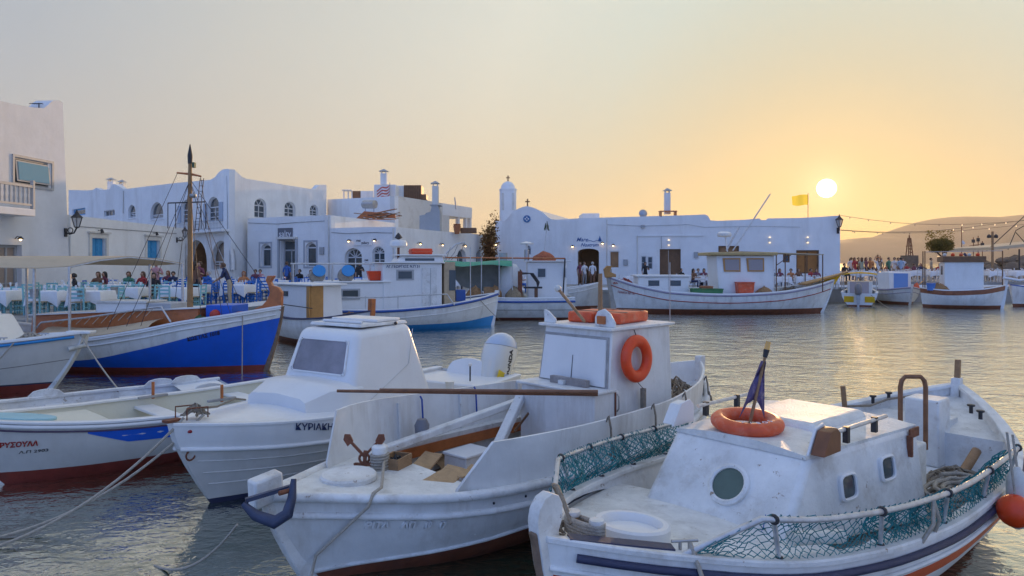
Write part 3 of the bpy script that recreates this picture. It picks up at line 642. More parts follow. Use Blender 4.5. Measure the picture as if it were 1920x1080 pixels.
rbox(660, 358, 676, 371, 56, 1.2, BRN, 'roof_screen', 'brown screen panel on the left of the upper roof', 'screen'); rbox(676, 358, 700, 371, 56, 1.5, PLAS, 'roof_room', 'low white roof box beside the brown screen', 'roof room')
t = thing('roof_pergola', 'small white pergola frame at the left end of the upper roof', 'pergola', UY(645, 372, 56)); k = 56/F
for x in (0, 8, 15): MB().box(x*k-.05, x*k+.05, -.05, .05, 0, 14*k).build('post', PLAS, t)
MB().box(-.1, 16*k, -.4, .4, 14*k, 15.5*k).build('beam', PLAS, t)
chimney(UY(720, 346, 54), .48, .48, .85, 'tall white chimney above the striped flag')
chimney(UY(816.5, 386, 47.5), .42, .42, 1.35, 'tall grey chimney above the sloped grey stack', m=PLASW)
t = thing('stack_block', 'grey rendered chimney block with sloping shoulders on the roof', 'chimney block', UY(806, 436, 47.5)); k = 47.5/F; GR = mat('grey_render', (.38, .40, .42), .85, .1, 1)
MB().prism([(-18*k, -.4, 0), (20*k, -.4, 0), (20*k, -.4, 38*k), (16*k, -.4, 50*k), (5*k, -.4, 50*k), (2*k, -.4, 38*k), (-6*k, -.4, 36*k), (-8*k, -.4, 33*k), (-18*k, -.4, 31*k)], (0, 1.2, 0)).build('body', GR, t)
MB().box(1*k, 21*k, -.45, .85, 50*k, 51.5*k).build('ledge', GR, t)
# striped flag on a pole, water heater, timber heap, potted plant
t = thing('striped_flag', 'red and white striped flag hanging on the roof room', 'flag', UY(731, 372, 52.6)); k = 52.6/F
MB().cyl((0, 0, -.2), (0, 0, 30*k), .03).build('pole', GREYF, t)
for i in range(7):
    m = mat('flag_red', (.55, .12, .10), .8) if i % 2 == 0 else CLOTH
    mb = MB(); rows = []
    for q in range(9):
        x = -1*k-q/8*23*k; dz = -.10*math.sin(q*.9)-.5*(q/8)*.9; dy = .1*math.sin(q*1.3)
        rows.append([(x, dy, 26*k+dz*(.9)-i*.115), (x, dy, 26*k+dz*.9-(i+1)*.115), (x, dy+.01, 26*k+dz*.9-(i+1)*.115), (x, dy+.01, 26*k+dz*.9-i*.115)])
    mb.loft(rows); mb.build('stripe', m, t)
t = thing('water_heater', 'white cylindrical water tank lying on the roof', 'water tank', UY(693, 392, 50)); k = 50/F
MB().tube([(-12*k, .2, 9*k), (-11.5*k, .2, 9*k), (12*k, -.4, 8*k), (12.5*k, -.4, 8*k)], [.1, .30, .30, .1], 16).build('tank', METAL, t, 50)
for x in (-8, 8): MB().bar((x*k, 0, -.3), (x*k, 0, 5*k), .06, .06).build('leg', METAL, t)
t = thing('timber_heap', 'heap of brown timber and canes stacked on the low roof', 'timber heap', UY(700, 411, 47)); rr = random.Random(3); k = 47/F
for i in range(26):
    x = rr.uniform(-36, 30)*k; z = rr.uniform(0, 13)*k; MB().bar((x, rr.uniform(-.4, .4), z), (x+rr.uniform(.5, 1.4), rr.uniform(-.4, .4), max(.03, z+rr.uniform(-.35, .3))), .07, .05).build('plank', [WOODV, WOODR, PLASW, WOODD][i % 4], t)
MB().prism([(-38*k, .5, 0), (40*k, .5, 0), (38*k, .5, 11*k), (-20*k, .5, 16*k)], (0, .1, 0)).build('back_panel', WOODV, t)
t = thing('roof_planter', 'terracotta urn planter at the right end of the terrace wall', 'planter', UY(857, 436, 46.5))
MB().lathe([(.14, -.1), (.22, .15), (.26, .45), (.20, .5), (.28, .56), (.2, .58)], (0, 0, 0), 12).build('pot', TERRA, t, 40)
rbox(863, 427, 893, 437, 46.8, .6, BRN, 'roof_bench', 'long low brown box along the terrace edge', 'box')
t = thing('roof_pole', 'thin leaning grey pole on the terrace roof', 'pole', UY(855, 390, 55)); MB().cyl((0, 0, -.1), (-.1, 0, .85), .05).build('pole', GREYF, t)

# --- church and long restaurant wall
kL, kR = (-1.32, 53.5), (23., 48.6); w7 = Wall(kL, kR)
t7 = thing('harbour_restaurant', 'long white waterfront restaurant wall below the setting sun', 'restaurant')
uc = w7.uv(1043, 420)[0]
h7 = [w7.hole(1083, 466, 1123, 560, .35, .5), w7.hole(1143, 471, 1161, 503, 0, .2), w7.hole(1237, 467, 1276.5, 530, 0, .3), w7.hole(1202, 480, 1212, 505, 0, .15), w7.hole(1214, 481, 1224, 505, 0, .15),
      w7.hole(1347, 461, 1386, 520, 0, .3), w7.hole(1493, 469, 1536, 513, 0, .3), w7.hole(1468, 477, 1481, 492, 0, .2)]
h7[3]['v0'] = h7[4]['v0'] = max(h7[3]['v0'], h7[4]['v0']); 
tp7 = toppx(w7, [(1043, 412), (1060, 411), (1090, 409), (1200, 406), (1300, 403), (1322, 402), (1328, 405), (1332, 413), (1345, 414), (1395, 412), (1424, 409.5), (1427, 412.5), (1437, 412.5), (1440, 409.5), (1500, 408.5), (1540, 406.5), (1575, 404)])
facade(w7, h7, tp7, .5, PLAS, t7, u_lo=uc)
backing(w7, h7[0], t7, INTW, 2.4); window(w7, h7[1], t7, 1, 1, PLAS, INTW, .06); window(w7, h7[2], t7, 2, 1, BRN, BRN, .12, 'door'); 
for h in h7[3:5]: window(w7, h, t7, 1, 2, FRAME, GLASS, .06)
window(w7, h7[5], t7, 2, 1, BRN, INTW, .1, 'door'); window(w7, h7[6], t7, 2, 1, BRN, mat('amber_blind', (.42, .17, .04), .7, .15, 3), .1, 'blind_window'); window(w7, h7[7], t7, 1, 1, BRN, GLASS, .1)
slab([w7.pt(uc, 0)[:2], kR, w7.pt(w7.L, 0, -9)[:2], w7.pt(uc, 0, -9)[:2]], QZ+4.2, QZ+4.4, PLAS, t7)
uvbox(w7, w7.L-.35, w7.L-.002, 0, tp7[-1][1]-.1, -9, -.5, PLAS, t7, 'end_wall')
uvbox(w7, w7.uv(1193, 442)[0], w7.uv(1320, 442)[0], w7.uv(1250, 443)[1], w7.uv(1250, 441)[1], .003, .07, PLAS, t7, 'string_course')
# sign: script lettering with a swash and a small sail
sg = thing('script_sign', 'blue script restaurant sign with a small sail above the arched doorway', 'sign')
u, v = w7.uv(1100, 452.5); u2, v2 = w7.uv(1109, 460.5)
text_on('lettering', 'Mare', .42, wall_M(w7, u-.35, v, .012), mat('sign_blue', (.02, .10, .30), .5), sg, .004, shear=.35); text_on('lettering', 'Nostrum', .36, wall_M(w7, u2-.15, v2-.06, .012), mat('sign_blue', (.02, .1, .3)), sg, .004, shear=.35)
mb = MB(); mb.tube([w7.pt(u+.1+.12*i, v+.02+.05*math.sin(i*1.4), .02) for i in range(9)], .018, 5); mb.add([w7.pt(u+.85, v+.02, .02), w7.pt(u+1.12, v+.02, .02), w7.pt(u+.98, v+.42, .02)], [(0, 1, 2)]); mb.build('sail_mark', mat('sign_blue', (.02, .1, .3)), sg)
for px, py, lb in ((1074, 462, 'lit lantern lamp left of the script sign doorway'), (1150, 460, 'lit lantern lamp above the small brown window'), (931, 458, 'lit white lamp at the left corner of the church'), (1130, 456, 'lit spot lamp at the right end of the script sign')): wall_lamp(w7, px, py, lb, s=.2)
for px, py, lb in ((1254, 455, 'pair of up and down wall lights above the brown double door'), (1443, 450, 'left pair of up and down wall lights over the boat canopy'), (1514, 450, 'pair of up and down wall lights above the amber window')):
    u, v = w7.uv(px, py); l = thing('wall_light', lb, 'lamp', w7.pt(u, v), group='lit lamps on the waterfront walls')
    MB().cyl(w7.n*.1-Vector((0, 0, .14)), w7.n*.1+Vector((0, 0, .14)), .07).build('housing', PLAS, l)
    for s in (-1, 1): MB().sphere(w7.n*.1+Vector((0, 0, s*.17)), .075, 8).build('bulb', LAMPW, l)
lantern(w7, 1571, 429, 'ornate lantern on the right end of the long restaurant wall', 1.3, .4)
rbox(1092, 400, 1124, 411, 55, 3, PLAS, 'roof_room', 'low white box on the roof right of the church vault', 'roof room')
t = thing('satellite_dish', 'round grey satellite dish on the restaurant roof', 'satellite dish', UY(1206, 407, 51.6)); k = 51.6/F
MB().lathe([(.01, .05), (.18, .03), (.30, -.04), (.31, -.05), (.18, .01), (.01, .02)], (0, 0, 7*k), 20, 0, Matrix.Rotation(R(80), 3, 'X')).build('dish', METAL, t, 60); MB().cyl((0, .05, -.2), (0, .05, 6*k), .03).build('mast', METAL, t)
chimney(UY(1251, 402, 51.8), .42, .42, 1.6, 'tall chimney with flared cap on the restaurant roof')
t = thing('roof_frame', 'low brown table frame round the foot of the restaurant chimney', 'frame', UY(1252, 404, 51.3)); k = 51.3/F
for x in (-14, 14): MB().box(x*k-.05, x*k+.05, -.3, .3, -.1, 7*k).build('leg', WOODV, t)
MB().box(-16*k, 16*k, -.35, .35, 7*k, 8.5*k).build('top', WOODV, t)
# church
tc = thing('church', 'small white church with curved gable and blue round window', 'church')
gpx = [(928, 414.5), (946, 414), (952, 409), (957, 402), (963, 396), (972, 391), (980, 388), (988, 386.5), (996, 388), (1004, 391), (1012, 395), (1020, 400), (1027, 406.5), (1034, 411), (1043, 412)]
gt = toppx(w7, gpx); hn = w7.hole(985, 460, 996, 478, .9, .12)
facade(w7, [hn], gt, .5, PLAS, tc, u_hi=uc, name='front_wall'); window(w7, hn, tc, 1, 1, FRAME, GLASS, .06)
vault = MB(); ringA = [w7.pt(u, v-.06, -.5) for u, v in gt[1:-1]]
dirb = Vector((.30, 1, 0)).normalized()*13
vault.loft([ringA, [p+dirb for p in ringA]], closed=False); vault.build('vault_roof', PLASW, tc, 60)
ue_ = uc; MB().hexa([w7.pt(.0, 0, -.51), w7.pt(ue_, 0, -.51), w7.pt(ue_, 0, -.51)+dirb, w7.pt(0, 0, -.51)+dirb, w7.pt(0, gt[0][1]-.1, -.51), w7.pt(ue_, gt[0][1]-.1, -.51), w7.pt(ue_, gt[0][1]-.1, -.51)+dirb, w7.pt(0, gt[0][1]-.1, -.51)+dirb]).build('nave', PLAS, tc)
u, v = w7.uv(988, 410.5); ro = MB(); nn = 24; k = .28
ro.prism([w7.pt(u+k*math.cos(6.283*i/nn), v+k*math.sin(6.283*i/nn), .004) for i in range(nn)], w7.n*.05); r0 = ro.build('round_window', mat('window_blue', (.03, .16, .36), .5), tc)
for i in range(4):
    a = math.pi/4+i*math.pi/2; c = w7.pt(u+.12*math.cos(a-math.pi/4), v+.12*math.sin(a-math.pi/4), .058)
    MB().prism([c+w7.u*.06*math.cos(6.283*j/10)+Vector((0, 0, .06*math.sin(6.283*j/10))) for j in range(10)], w7.n*.01).build('pane', CLOTH, r0)
def cross(t, p, h, m):
    MB().box(p[0]-.05, p[0]+.05, p[1]-.04, p[1]+.04, p[2], p[2]+h).box(p[0]-h*.32, p[0]+h*.32, p[1]-.038, p[1]+.038, p[2]+h*.55, p[2]+h*.7).build('cross', m, t)
u, v = w7.uv(988, 386.5); cross(tc, w7.pt(u, v, -.25), .58, BRN)
# bell tower
Yt = 57; a = UY(937, 414, Yt); b = UY(968, 345, Yt); tb = thing('bell_tower', 'white domed bell tower with a cross behind the church', 'tower', ((a.x+b.x)/2, Yt, QZ)); r = (b.x-a.x)/2
zt = b.z-QZ
def octa(r, z, k=.72): return [(r*x, r*y, z) for x, y in ((-1, -k), (-k, -1), (k, -1), (1, -k), (1, k), (k, 1), (-k, 1), (-1, k))]
MB().loft([octa(r, 0), octa(r, zt-.55)]).build('shaft', PLAS, tb); MB().loft([octa(r*1.05, zt-.55), octa(r*1.05, zt-.45)]).build('cornice', PLAS, tb)
MB().lathe([(r*.9, zt-.45), (r*.85, zt-.2), (r*.62, zt+.05), (r*.3, zt+.18), (.05, zt+.22)], n=14).build('dome', PLAS, tb, 60)
for s in (-.42, .42): MB().box(s-.1, s+.1, -r-.02, -r+.12, zt-2.2, zt-.8).build('louvre', PLASW, tb)
cross(tb, (0, 0, zt+.2), .5, BRN)

# --- cables, downpipes and meter boxes on the walls
def pipe(w, pts, r, m, name, parent, d=.05):
    MB().tube([w.pt(*w.uv(*p), d) for p in pts], r, 6).build(name, m, parent, 60)
pipe(w4, [(617, 405), (617, 470), (617, 530)], .035, PLASW, 'downpipe', t4); pipe(w5, [(738, 428), (738, 480), (738, 530)], .035, PLASW, 'downpipe', t5)
pipe(w5, [(622, 436), (650, 438), (700, 436), (738, 437)], .012, DARK, 'cable', t5, .03); pipe(w4, [(466, 418), (520, 420), (560, 417), (616, 414)], .012, DARK, 'cable', t4, .03)
pipe(w7, [(1240, 441), (1240, 466)], .02, GREYF, 'cable', t7, .04); pipe(w7, [(1138, 421), (1200, 424), (1290, 421), (1320, 426), (1420, 424), (1500, 426)], .014, GREYF, 'cable', t7, .04); pipe(w7, [(1195, 441), (1195, 520)], .03, PLASW, 'downpipe', t7)
pipe(w7, [(1138, 412), (1138, 500)], .03, PLASW, 'downpipe', t7); pipe(w2, [(138, 424), (190, 428), (260, 433), (330, 438)], .012, DARK, 'cable', t2, .03); pipe(w3, [(427, 330), (428, 400), (428, 440)], .03, GREYF, 'downpipe', t3); pipe(w3, [(232, 358), (232, 400)], .05, PLASW, 'downpipe', t3)
for w_, px, py, t_ in ((w7, 1173, 492, t7), (w7, 1305, 478, t7), (w4, 604, 470, t4)):
    u, v = w_.uv(px, py); uvbox(w_, u-.16, u+.16, v-.22, v+.22, .003, .10, GREYF, t_, 'meter_box', .01)
u, v = w7.uv(1205, 425); uvbox(w7, u-.14, u+.14, v-.1, v+.12, .003, .2, GREYF, t7, 'floodlight', .02)
# ------------------------------------------------------------------ boats
class Boat:
    """Hull in local axes: x = distance along from midship (bow at -L/2), y to the left of bow->stern, z up from the waterline."""
    def __init__(s, name, label, bow, d, L, hb, zs, zk=-.4, q=None, rake=.5, srake=.15, group=None, cat='boat'):
        d = Vector((d[0], d[1], 0)).normalized(); s.L = L; s.d = d; s.bow = Vector((bow[0], bow[1], 0))
        s.o = s.bow+d*L/2; s.rz = math.atan2(d.y, d.x); s.t = thing(name, label, cat, s.o, s.rz, group)
        s.hb = spl(hb); s.zs = spl(zs); s.zk = zk; s.q = spl(q or [(0, 1.25), (L*.35, 2.2), (L, 2.0)]); s.rk = rake; s.srk = srake
        s.Mi = Matrix.Translation(s.o) @ Matrix.Rotation(s.rz, 4, 'Z'); s.Minv = s.Mi.inverted()
    def loc(s, px, py, z): return s.Minv @ U(px, py, z)
    def locy(s, px, py, y):     # pixel on the lengthwise plane local y
        r = s.Minv.to_3x3() @ Vector(((px-960)/F, 1, (HOR-py)/F)); c = s.Minv @ Vector((0, 0, H)); t = (y-c.y)/r.y; return c+r*t
    def locx(s, px, py, x):     # pixel on the crosswise plane local x
        r = s.Minv.to_3x3() @ Vector(((px-960)/F, 1, (HOR-py)/F)); c = s.Minv @ Vector((0, 0, H)); t = (x-c.x)/r.x; return c+r*t
    def A(s, a, y, z): return Vector((a-s.L/2, y, z))
    def ss(s, a, z): return max(0., min(1., (z-s.zk)/(s.zs(a)-s.zk)))
    def hy(s, a, z):
        k = s.ss(a, z); return s.hb(a)*(1-(1-k)**s.q(a))
    def X(s, a, z):
        k = s.ss(a, z); f = max(0, 1-a/(s.L*.45)); g = max(0, 1-(s.L-a)/(s.L*.3))
        return a-s.L/2+s.rk*(1-k)**1.35*f**2-s.srk*(1-k)*g**2
    def P(s, a, z, sd, off=0.): return Vector((s.X(a, z), sd*(s.hy(a, z)+off), z))
    def av(s, n): return [s.L*(.5-.5*math.cos(math.pi*i/(n-1)))*.55+s.L*i/(n-1)*.45 for i in range(n)]
    def shell(s, bands, n=34, name='hull', top=None, smooth=50):
        """bands: list of (upper edge z(a) or None for sheer, material), from the keel upwards"""
        lines = [lambda a: s.zk]; mis = []; mats = []
        for zf, m in bands:
            f = zf if callable(zf) else (s.zs if zf is None else (lambda a, c=zf: c))
            prev = lines[-1]
            for k in range(1, 4): lines.append(lambda a, p=prev, f=f, k=k: lerp(p(a), min(f(a), s.zs(a)), k/3)); mis.append(len(mats))
            mats.append(m)
        mb = MB(); av = s.av(n); nr = len(lines)
        for sd in (-1, 1):
            vs = [s.P(a, l(a), sd) for a in av for l in lines]; fs = []; ms = []
            for i in range(n-1):
                for j in range(nr-1): fs.append((i*nr+j, i*nr+j+1, (i+1)*nr+j+1, (i+1)*nr+j)); ms.append(mis[j])
            o = len(mb.v); mb.v += [tuple(v) for v in vs]; mb.f += [tuple(x+o for x in f) for f in fs]; mb.m += ms
        for a in (av[0], av[-1]):   # close bow and stern (a transom when the end is wide)
            vs = []; fs = []; ms = []
            for sd in (-1, 1): vs += [s.P(a, l(a), sd) for l in lines]
            for j in range(nr-1): fs.append((j, j+1, nr+j+1, nr+j)); ms.append(mis[j])
            o = len(mb.v); mb.v += [tuple(v) for v in vs]; mb.f += [tuple(x+o for x in f) for f in fs]; mb.m += ms
        return mb.build(name, mats, s.t, smooth)
    def inner(s, zf, m, n=34, off=.05, name='inner_side', a0=0., a1=None):
        mb = MB(); a1 = s.L if a1 is None else a1
        for sd in (-1, 1):
            rows = []
            for i in range(n):
                a = lerp(a0, a1, i/(n-1)); h = max(.012, s.hb(a)-off)
                zb = min(zf(a), s.zs(a)-.002)
                rows.append([(s.X(a, s.zs(a)), sd*max(.01, s.hy(a, s.zs(a))-off), s.zs(a)-.004), (s.X(a, zb), sd*max(.01, s.hy(a, zb)-off), zb)])
            mb.loft(rows, closed=False)
        return mb.build(name, m, s.t, 50)
    def deck(s, zf, m, a0, a1, n=26, off=.045, name='deck', camber=.0):
        rows = []
        for i in range(n):
            a = lerp(a0, a1, i/(n-1)); z = zf(a); y = max(.008, s.hy(a, min(z, s.zs(a)))-off)
            rows.append([(s.X(a, z), y*t, z+camber*(1-t*t)*min(1, y)) for t in (-1, -.66, -.33, 0, .33, .66, 1)])
        return MB().loft(rows, closed=False).build(name, m, s.t, 60)
    def rail(s, zf, r, m, name='rub_rail', off=.0, n=40, a0=0., a1=None, sides=(-1, 1), k=8, flat=1.):
        a1 = s.L if a1 is None else a1; out = []
        for sd in sides:
            mb = MB(); path = []
            for i in range(n):
                a = lerp(a0, a1, i/(n-1)); z = zf(a); path.append(s.P(a, z, sd, off))
            mb.tube(path, r, k); out.append(mb.build(name, m, s.t, 60))
        return out
    def cap(s, w, th, m, name='gunwale', n=44, a0=0., a1=None, out=.03, sides=(-1, 1), zf=None):
        a1 = s.L if a1 is None else a1; zf = zf or s.zs; r_ = []
        for sd in sides:
            rows = []
            for i in range(n):
                a = lerp(a0, a1, i/(n-1)); h = s.hb(a); z = zf(a); x = s.X(a, s.zs(a)); yo = h+out; yi = max(.0, h-w)
                rows.append([(x, sd*yo, z), (x, sd*yo, z+th*.7), (x, sd*(yo-.012), z+th), (x, sd*(yi+.008), z+th), (x, sd*yi, z+th*.8), (x, sd*yi, z)])
            r_.append(MB().loft(rows).build(name, m, s.t, 40))
        return r_
    def stem(s, m, w=.09, top=.2, fore=.06, aft=.08, at='bow', name='stem_post', n=9, head=None):
        a = 0. if at == 'bow' else s.L; sg = -1 if at == 'bow' else 1
        zs = s.zs(a); pts = []
        for i in range(n): z = lerp(s.zk*.6, zs, i/(n-1)); pts.append((s.X(a, z)+sg*fore, z))
        front = pts+[(s.X(a, zs)+sg*(fore+.02), zs+top)]
        back = [(x-sg*(fore+aft), z) for x, z in front]
        if head: front = front[:-1]+[(s.X(a, zs)+p[0]*-sg, zs+p[1]) for p in head]; back = back[:-1]
        poly = front+back[::-1]
        return MB().prism([(x, -w/2, z) for x, z in poly], (0, w, 0)).build(name, m, s.t, bevel=.012)
    def board(s, a0, a1, zt, m, side, ins=.07, th=.03, slope0=.25, slope1=.0, name='wash_board', n=26):
        rows = []; aa = [a0, a0+slope0]+[lerp(a0+slope0, a1-slope1, i/n) for i in range(1, n)]+[a1-slope1, a1]
        for i, a in enumerate(aa):
            z0 = s.zs(a)-.03; z1 = zt(a) if callable(zt) else zt
            if i == 0 or (i == len(aa)-1 and slope1): z1 = z0+.06
            h = max(.02, s.hb(a)-ins); x = s.X(a, s.zs(a))
            rows.append([(x, side*h, z0), (x, side*(h+.03), z1), (x, side*(h+.03-th), z1), (x, side*(h-th), z0)])
        return MB().loft(rows).build(name, m, s.t, 40)
    def lettering(s, body, size, px0, py0, px1, py1, side, m, extr=.004, bold=0., off=.004, name='lettering', zguess=.5):
        """letters laid on the hull skin from one photo pixel to another"""
        def hit(px, py):
            r = s.Minv.to_3x3() @ Vector(((px-960)/F, 1, (HOR-py)/F)); c = s.Minv @ Vector((0, 0, H)); lo = None; st = .02; t = 2.
            while t < 60:
                p = c+r*t; a = s.afind(p.x, p.z)
                if -.2 < p.z < s.zs(a)+.02 and abs(p.y) <= s.hy(a, p.z)+.004 and -s.L/2 < p.x < s.L/2: return p
                t += st
            return None
        p0, p1 = hit(px0, py0), hit(px1, py1)
        if p0 is None or p1 is None: print('lettering miss', body, p0, p1); return
        me = text_mesh(body, size, bold, extr, 'LEFT'); xs = [v.co.x for v in me.vertices]; w = max(xs)
        dx = p1.x-p0.x; dz = p1.z-p0.z; L = math.hypot(dx, dz)
        for v in me.vertices:
            u = v.co.x/w; x = p0.x+dx*u-dz/L*v.co.y*0; z = p0.z+dz*u+v.co.y; a = s.afind(x, z)
            v.co = Vector((x, side*(s.hy(a, z)+off+v.co.z), z))
        me.materials.clear(); me.materials.append(m); o = bpy.data.objects.new(name, me); COL.objects.link(o); o.parent = s.t; return o
    def afind(s, x, z):
        lo, hi = 0., s.L
        for _ in range(18):
            mid = (lo+hi)/2
            if s.X(mid, z) < x: lo = mid
            else: hi = mid
        return (lo+hi)/2
def life_ring(label, M, Rr=.24, r=.07, m=RING, letters=None, group=None):
    t = thing('life_ring', label, 'life ring', M.to_translation(), group=group); Q = M.to_3x3().to_4x4()
    mb = MB().torus((0, 0, 0), Rr, r, (0, 0, 1), 36, 14, sq=.8); mb.v = [tuple(Q @ Vector(v)) for v in mb.v]; mb.build('ring', m, t, 60)
    for k in range(0):
        a = math.pi/4+k*math.pi/2; b = MB(); c = Vector((Rr*math.cos(a), Rr*math.sin(a), 0)); tq = Vector((-math.sin(a), math.cos(a), 0))
        b.torus(c, r*.96, .014, tq, 14, 6); b.v = [tuple(Q @ Vector(v)) for v in b.v]; b.build('rope_band', ORANGE, t, 60)
    if letters:
        for i, ch_ in enumerate(letters):
            a = R(-118+i*17); text_on('lettering', ch_, .06, Q @ Matrix.Translation((Rr*math.cos(a), Rr*math.sin(a), r*.8+.001)) @ Matrix.Rotation(a+math.pi/2, 4, 'Z'), CLOTH, t, 0., .001)
    return t
    for i in range(48):
        a = 2*math.pi*i/48; k = abs(math.sin(2*(a-math.pi/4))); pts.append(Q @ Vector(((Rr+r*1.0+.012+.02*k)*math.cos(a), (Rr+r+.012+.02*k)*math.sin(a), .01)))
    g.tube(pts, .007, 5, closed=True); g.build('grab_line', ROPE, t, 60)
    return t
def coil(t, c, rx, ry, turns, r, m, name='rope_coil', rnd=None, tilt=0.05, parent=None):
    rnd = rnd or random.Random(2); pts = []; ph = rnd.random()*6
    n = int(turns*18)
    for i in range(n):
        a = 2*math.pi*i/18+ph; k = 1+.16*math.sin(a*.37+ph)+.08*rnd.uniform(-1, 1)
        pts.append((c[0]+rx*k*math.cos(a)+tilt*math.sin(i*.11), c[1]+ry*k*math.sin(a)+tilt*math.cos(i*.13), c[2]+r+i/n*turns*r*.8))
    return MB().tube(pts, r, 6).build(name, m, t, 60)
def tangle(t, c, sz, h, m, name='net_heap', n=8, seed=1, r=.012):
    rnd = random.Random(seed); mb = MB()
    for k in range(n):
        pts = []; p = Vector((rnd.uniform(-1, 1)*sz[0], rnd.uniform(-1, 1)*sz[1], 0))
        for i in range(26):
            p += Vector((rnd.uniform(-1, 1)*sz[0]*.45, rnd.uniform(-1, 1)*sz[1]*.45, 0)); p.x = max(-sz[0], min(sz[0], p.x)); p.y = max(-sz[1], min(sz[1], p.y))
            e = max(0, 1-(p.x/sz[0])**2*.8-(p.y/sz[1])**2*.8); pts.append(Vector(c)+Vector((p.x, p.y, h*e*rnd.uniform(.35, 1)+r)))
        mb.tube(pts, r, 5)
    return mb.build(name, m, t, 60)
def mound(t, c, sz, h, m, name='net_pile', seed=1, n=18):
    rings = []; mb = MB(); c = Vector(c)
    for i in range(9):
        e = i/8
        rings.append([c+Vector((sz[0]*math.cos(a)*max(.02, 1-e*e)**.5*(1+.16*noise.noise(Vector((math.cos(a)*2, math.sin(a)*2, e*3+seed)))), sz[1]*math.sin(a)*max(.02, 1-e*e)**.5*(1+.16*noise.noise(Vector((math.sin(a)*2, math.cos(a)*2, e*3+seed+5)))), h*e*(1+.3*noise.noise(Vector((math.cos(a)*1.5, math.sin(a)*1.5, seed)))))) for a in [2*math.pi*j/n for j in range(n)]])
    mb.loft(rings); return mb.build(name, m, t, 80)
def frame_hex(p8, m, t, name, bevel=.03): return MB().hexa(p8).build(name, m, t, bevel=bevel, seg=3)
def round_port(t, c, nrm, r, m_ring=WHC, gm=GLASS, name='porthole', sq=False, up=Vector((0, 0, 1)), asp=1.):
    nrm = Vector(nrm).normalized(); x = up.cross(nrm).normalized(); y = nrm.cross(x); c = Vector(c); n = 28
    def pt(k, a, d):
        ca, sa = math.cos(a), math.sin(a)
        if sq: e = .45; ca, sa = math.copysign(abs(ca)**e, ca), math.copysign(abs(sa)**e, sa)
        return c+x*k*ca*asp+y*k*sa+nrm*d
    A_ = [2*math.pi*i/n for i in range(n)]
    mb = MB(); mb.loft([[pt(r*1.32, a, -.01) for a in A_], [pt(r*1.30, a, .018) for a in A_], [pt(r*1.12, a, .028) for a in A_], [pt(r, a, .02) for a in A_], [pt(r, a, .004) for a in A_]], cap=False)
    o = mb.build(name, m_ring, t, 50); MB().prism([pt(r*1.01, a, .003) for a in A_], nrm*.004).build('pane', gm, o); return o
def cleat(t, c, dirv, m=METAL, s=.08):
    c = Vector(c); d = Vector(dirv).normalized(); mb = MB(); mb.cyl(c+d*s*.35, c+d*s*.35+Vector((0, 0, s*.6)), s*.12, n=8); mb.cyl(c-d*s*.35, c-d*s*.35+Vector((0, 0, s*.6)), s*.12, n=8); mb.cyl(c-d*s+Vector((0, 0, s*.65)), c+d*s+Vector((0, 0, s*.65)), s*.13, n=8)
    return mb.build('cleat', m, t, 60)
def bollard(t, c, r, h, m=WHW):
    return MB().lathe([(r, 0), (r, h*.6), (r*1.12, h*.68), (r*1.12, h*.92), (r*.9, h)], c, 16).build('bollard', m, t, 40)
# ================================================================== near boat on the right: low cuddy, nets along the rails
L = 7.0
bP = Boat('netting_boat', 'white fishing boat with round porthole cuddy and green rail nets, nearest at right', (.17, 4.0), (.76, .65), L,
          [(0, .035), (.25, .27), (.5, .48), (1, .82), (1.5, 1.02), (2.2, 1.17), (3.2, 1.25), (4.2, 1.24), (5, 1.12), (5.8, .82), (6.5, .42), (7, .05)],
          [(0, 1.0), (.5, .91), (1.5, .78), (3, .72), (4.5, .76), (5.8, .88), (7, 1.08)], rake=.55, srake=.25)
t = bP.t; A = bP.A; zs = bP.zs
bP.shell([(.10, RED), (lambda a: zs(a)-.29, WH), (lambda a: zs(a)-.20, ORANGE), (None, WH)])
bP.rail(lambda a: zs(a)-.07, .026, NAVY, 'rubbing_strake', .012, a0=.12); bP.rail(lambda a: zs(a)-.16, .016, WH, 'moulding', .006)
zd = spl([(0, .93), (.8, .84), (1.7, .70), (2.2, .58), (7, .52)])
bP.cap(.10, .035, WHW, out=.02)
bP.inner(lambda a: zd(a)-.01 if a < 1.9 else .45, WHW, off=.07)
bP.deck(lambda a: zs(a)-.075, DECK, .06, 1.9, name='foredeck', off=.07, camber=.05)
bP.deck(lambda a: .45, DECK, 1.8, 6.0, name='cockpit_sole', off=.07)
bP.deck(lambda a: zs(a)-.10, DECK, 5.55, 6.95, name='stern_deck', off=.06, camber=.02)
MB().box(*[A(5.53, 0, 0).x, A(5.56, 0, 0).x], -.86, .86, .45, .80).build('stern_bulkhead', WHW, t)
bP.stem(WHW, .085, .22, .05, .09, head=[(-.06, .05), (-.07, .12), (-.055, .19), (-.01, .245), (.05, .265), (.10, .245), (.13, .19), (.13, .11), (.10, .04), (.11, -.04)])
bP.stem(mat('worn_stem_band', (.24, .16, .11), .8, .4, 12, .4, 30), .06, .06, .064, -.035, name='stem_band')
bP.stem(WHW, .10, .10, .04, .09, 'stern', 'stern_post')
MB().bar(A(7.0, 0, 1.15), A(7.03, 0, 1.40), .06, .06).build('rudder_head', WOODR, t, bevel=.01)
# bow timber edge pieces and stem band
for sd in (-1, 1): MB().bar(A(.12, sd*.10, 1.005), A(.62, sd*.46, .925), .09, .03).build('bow_chafe_board', NAVY if sd < 0 else WHW, t)
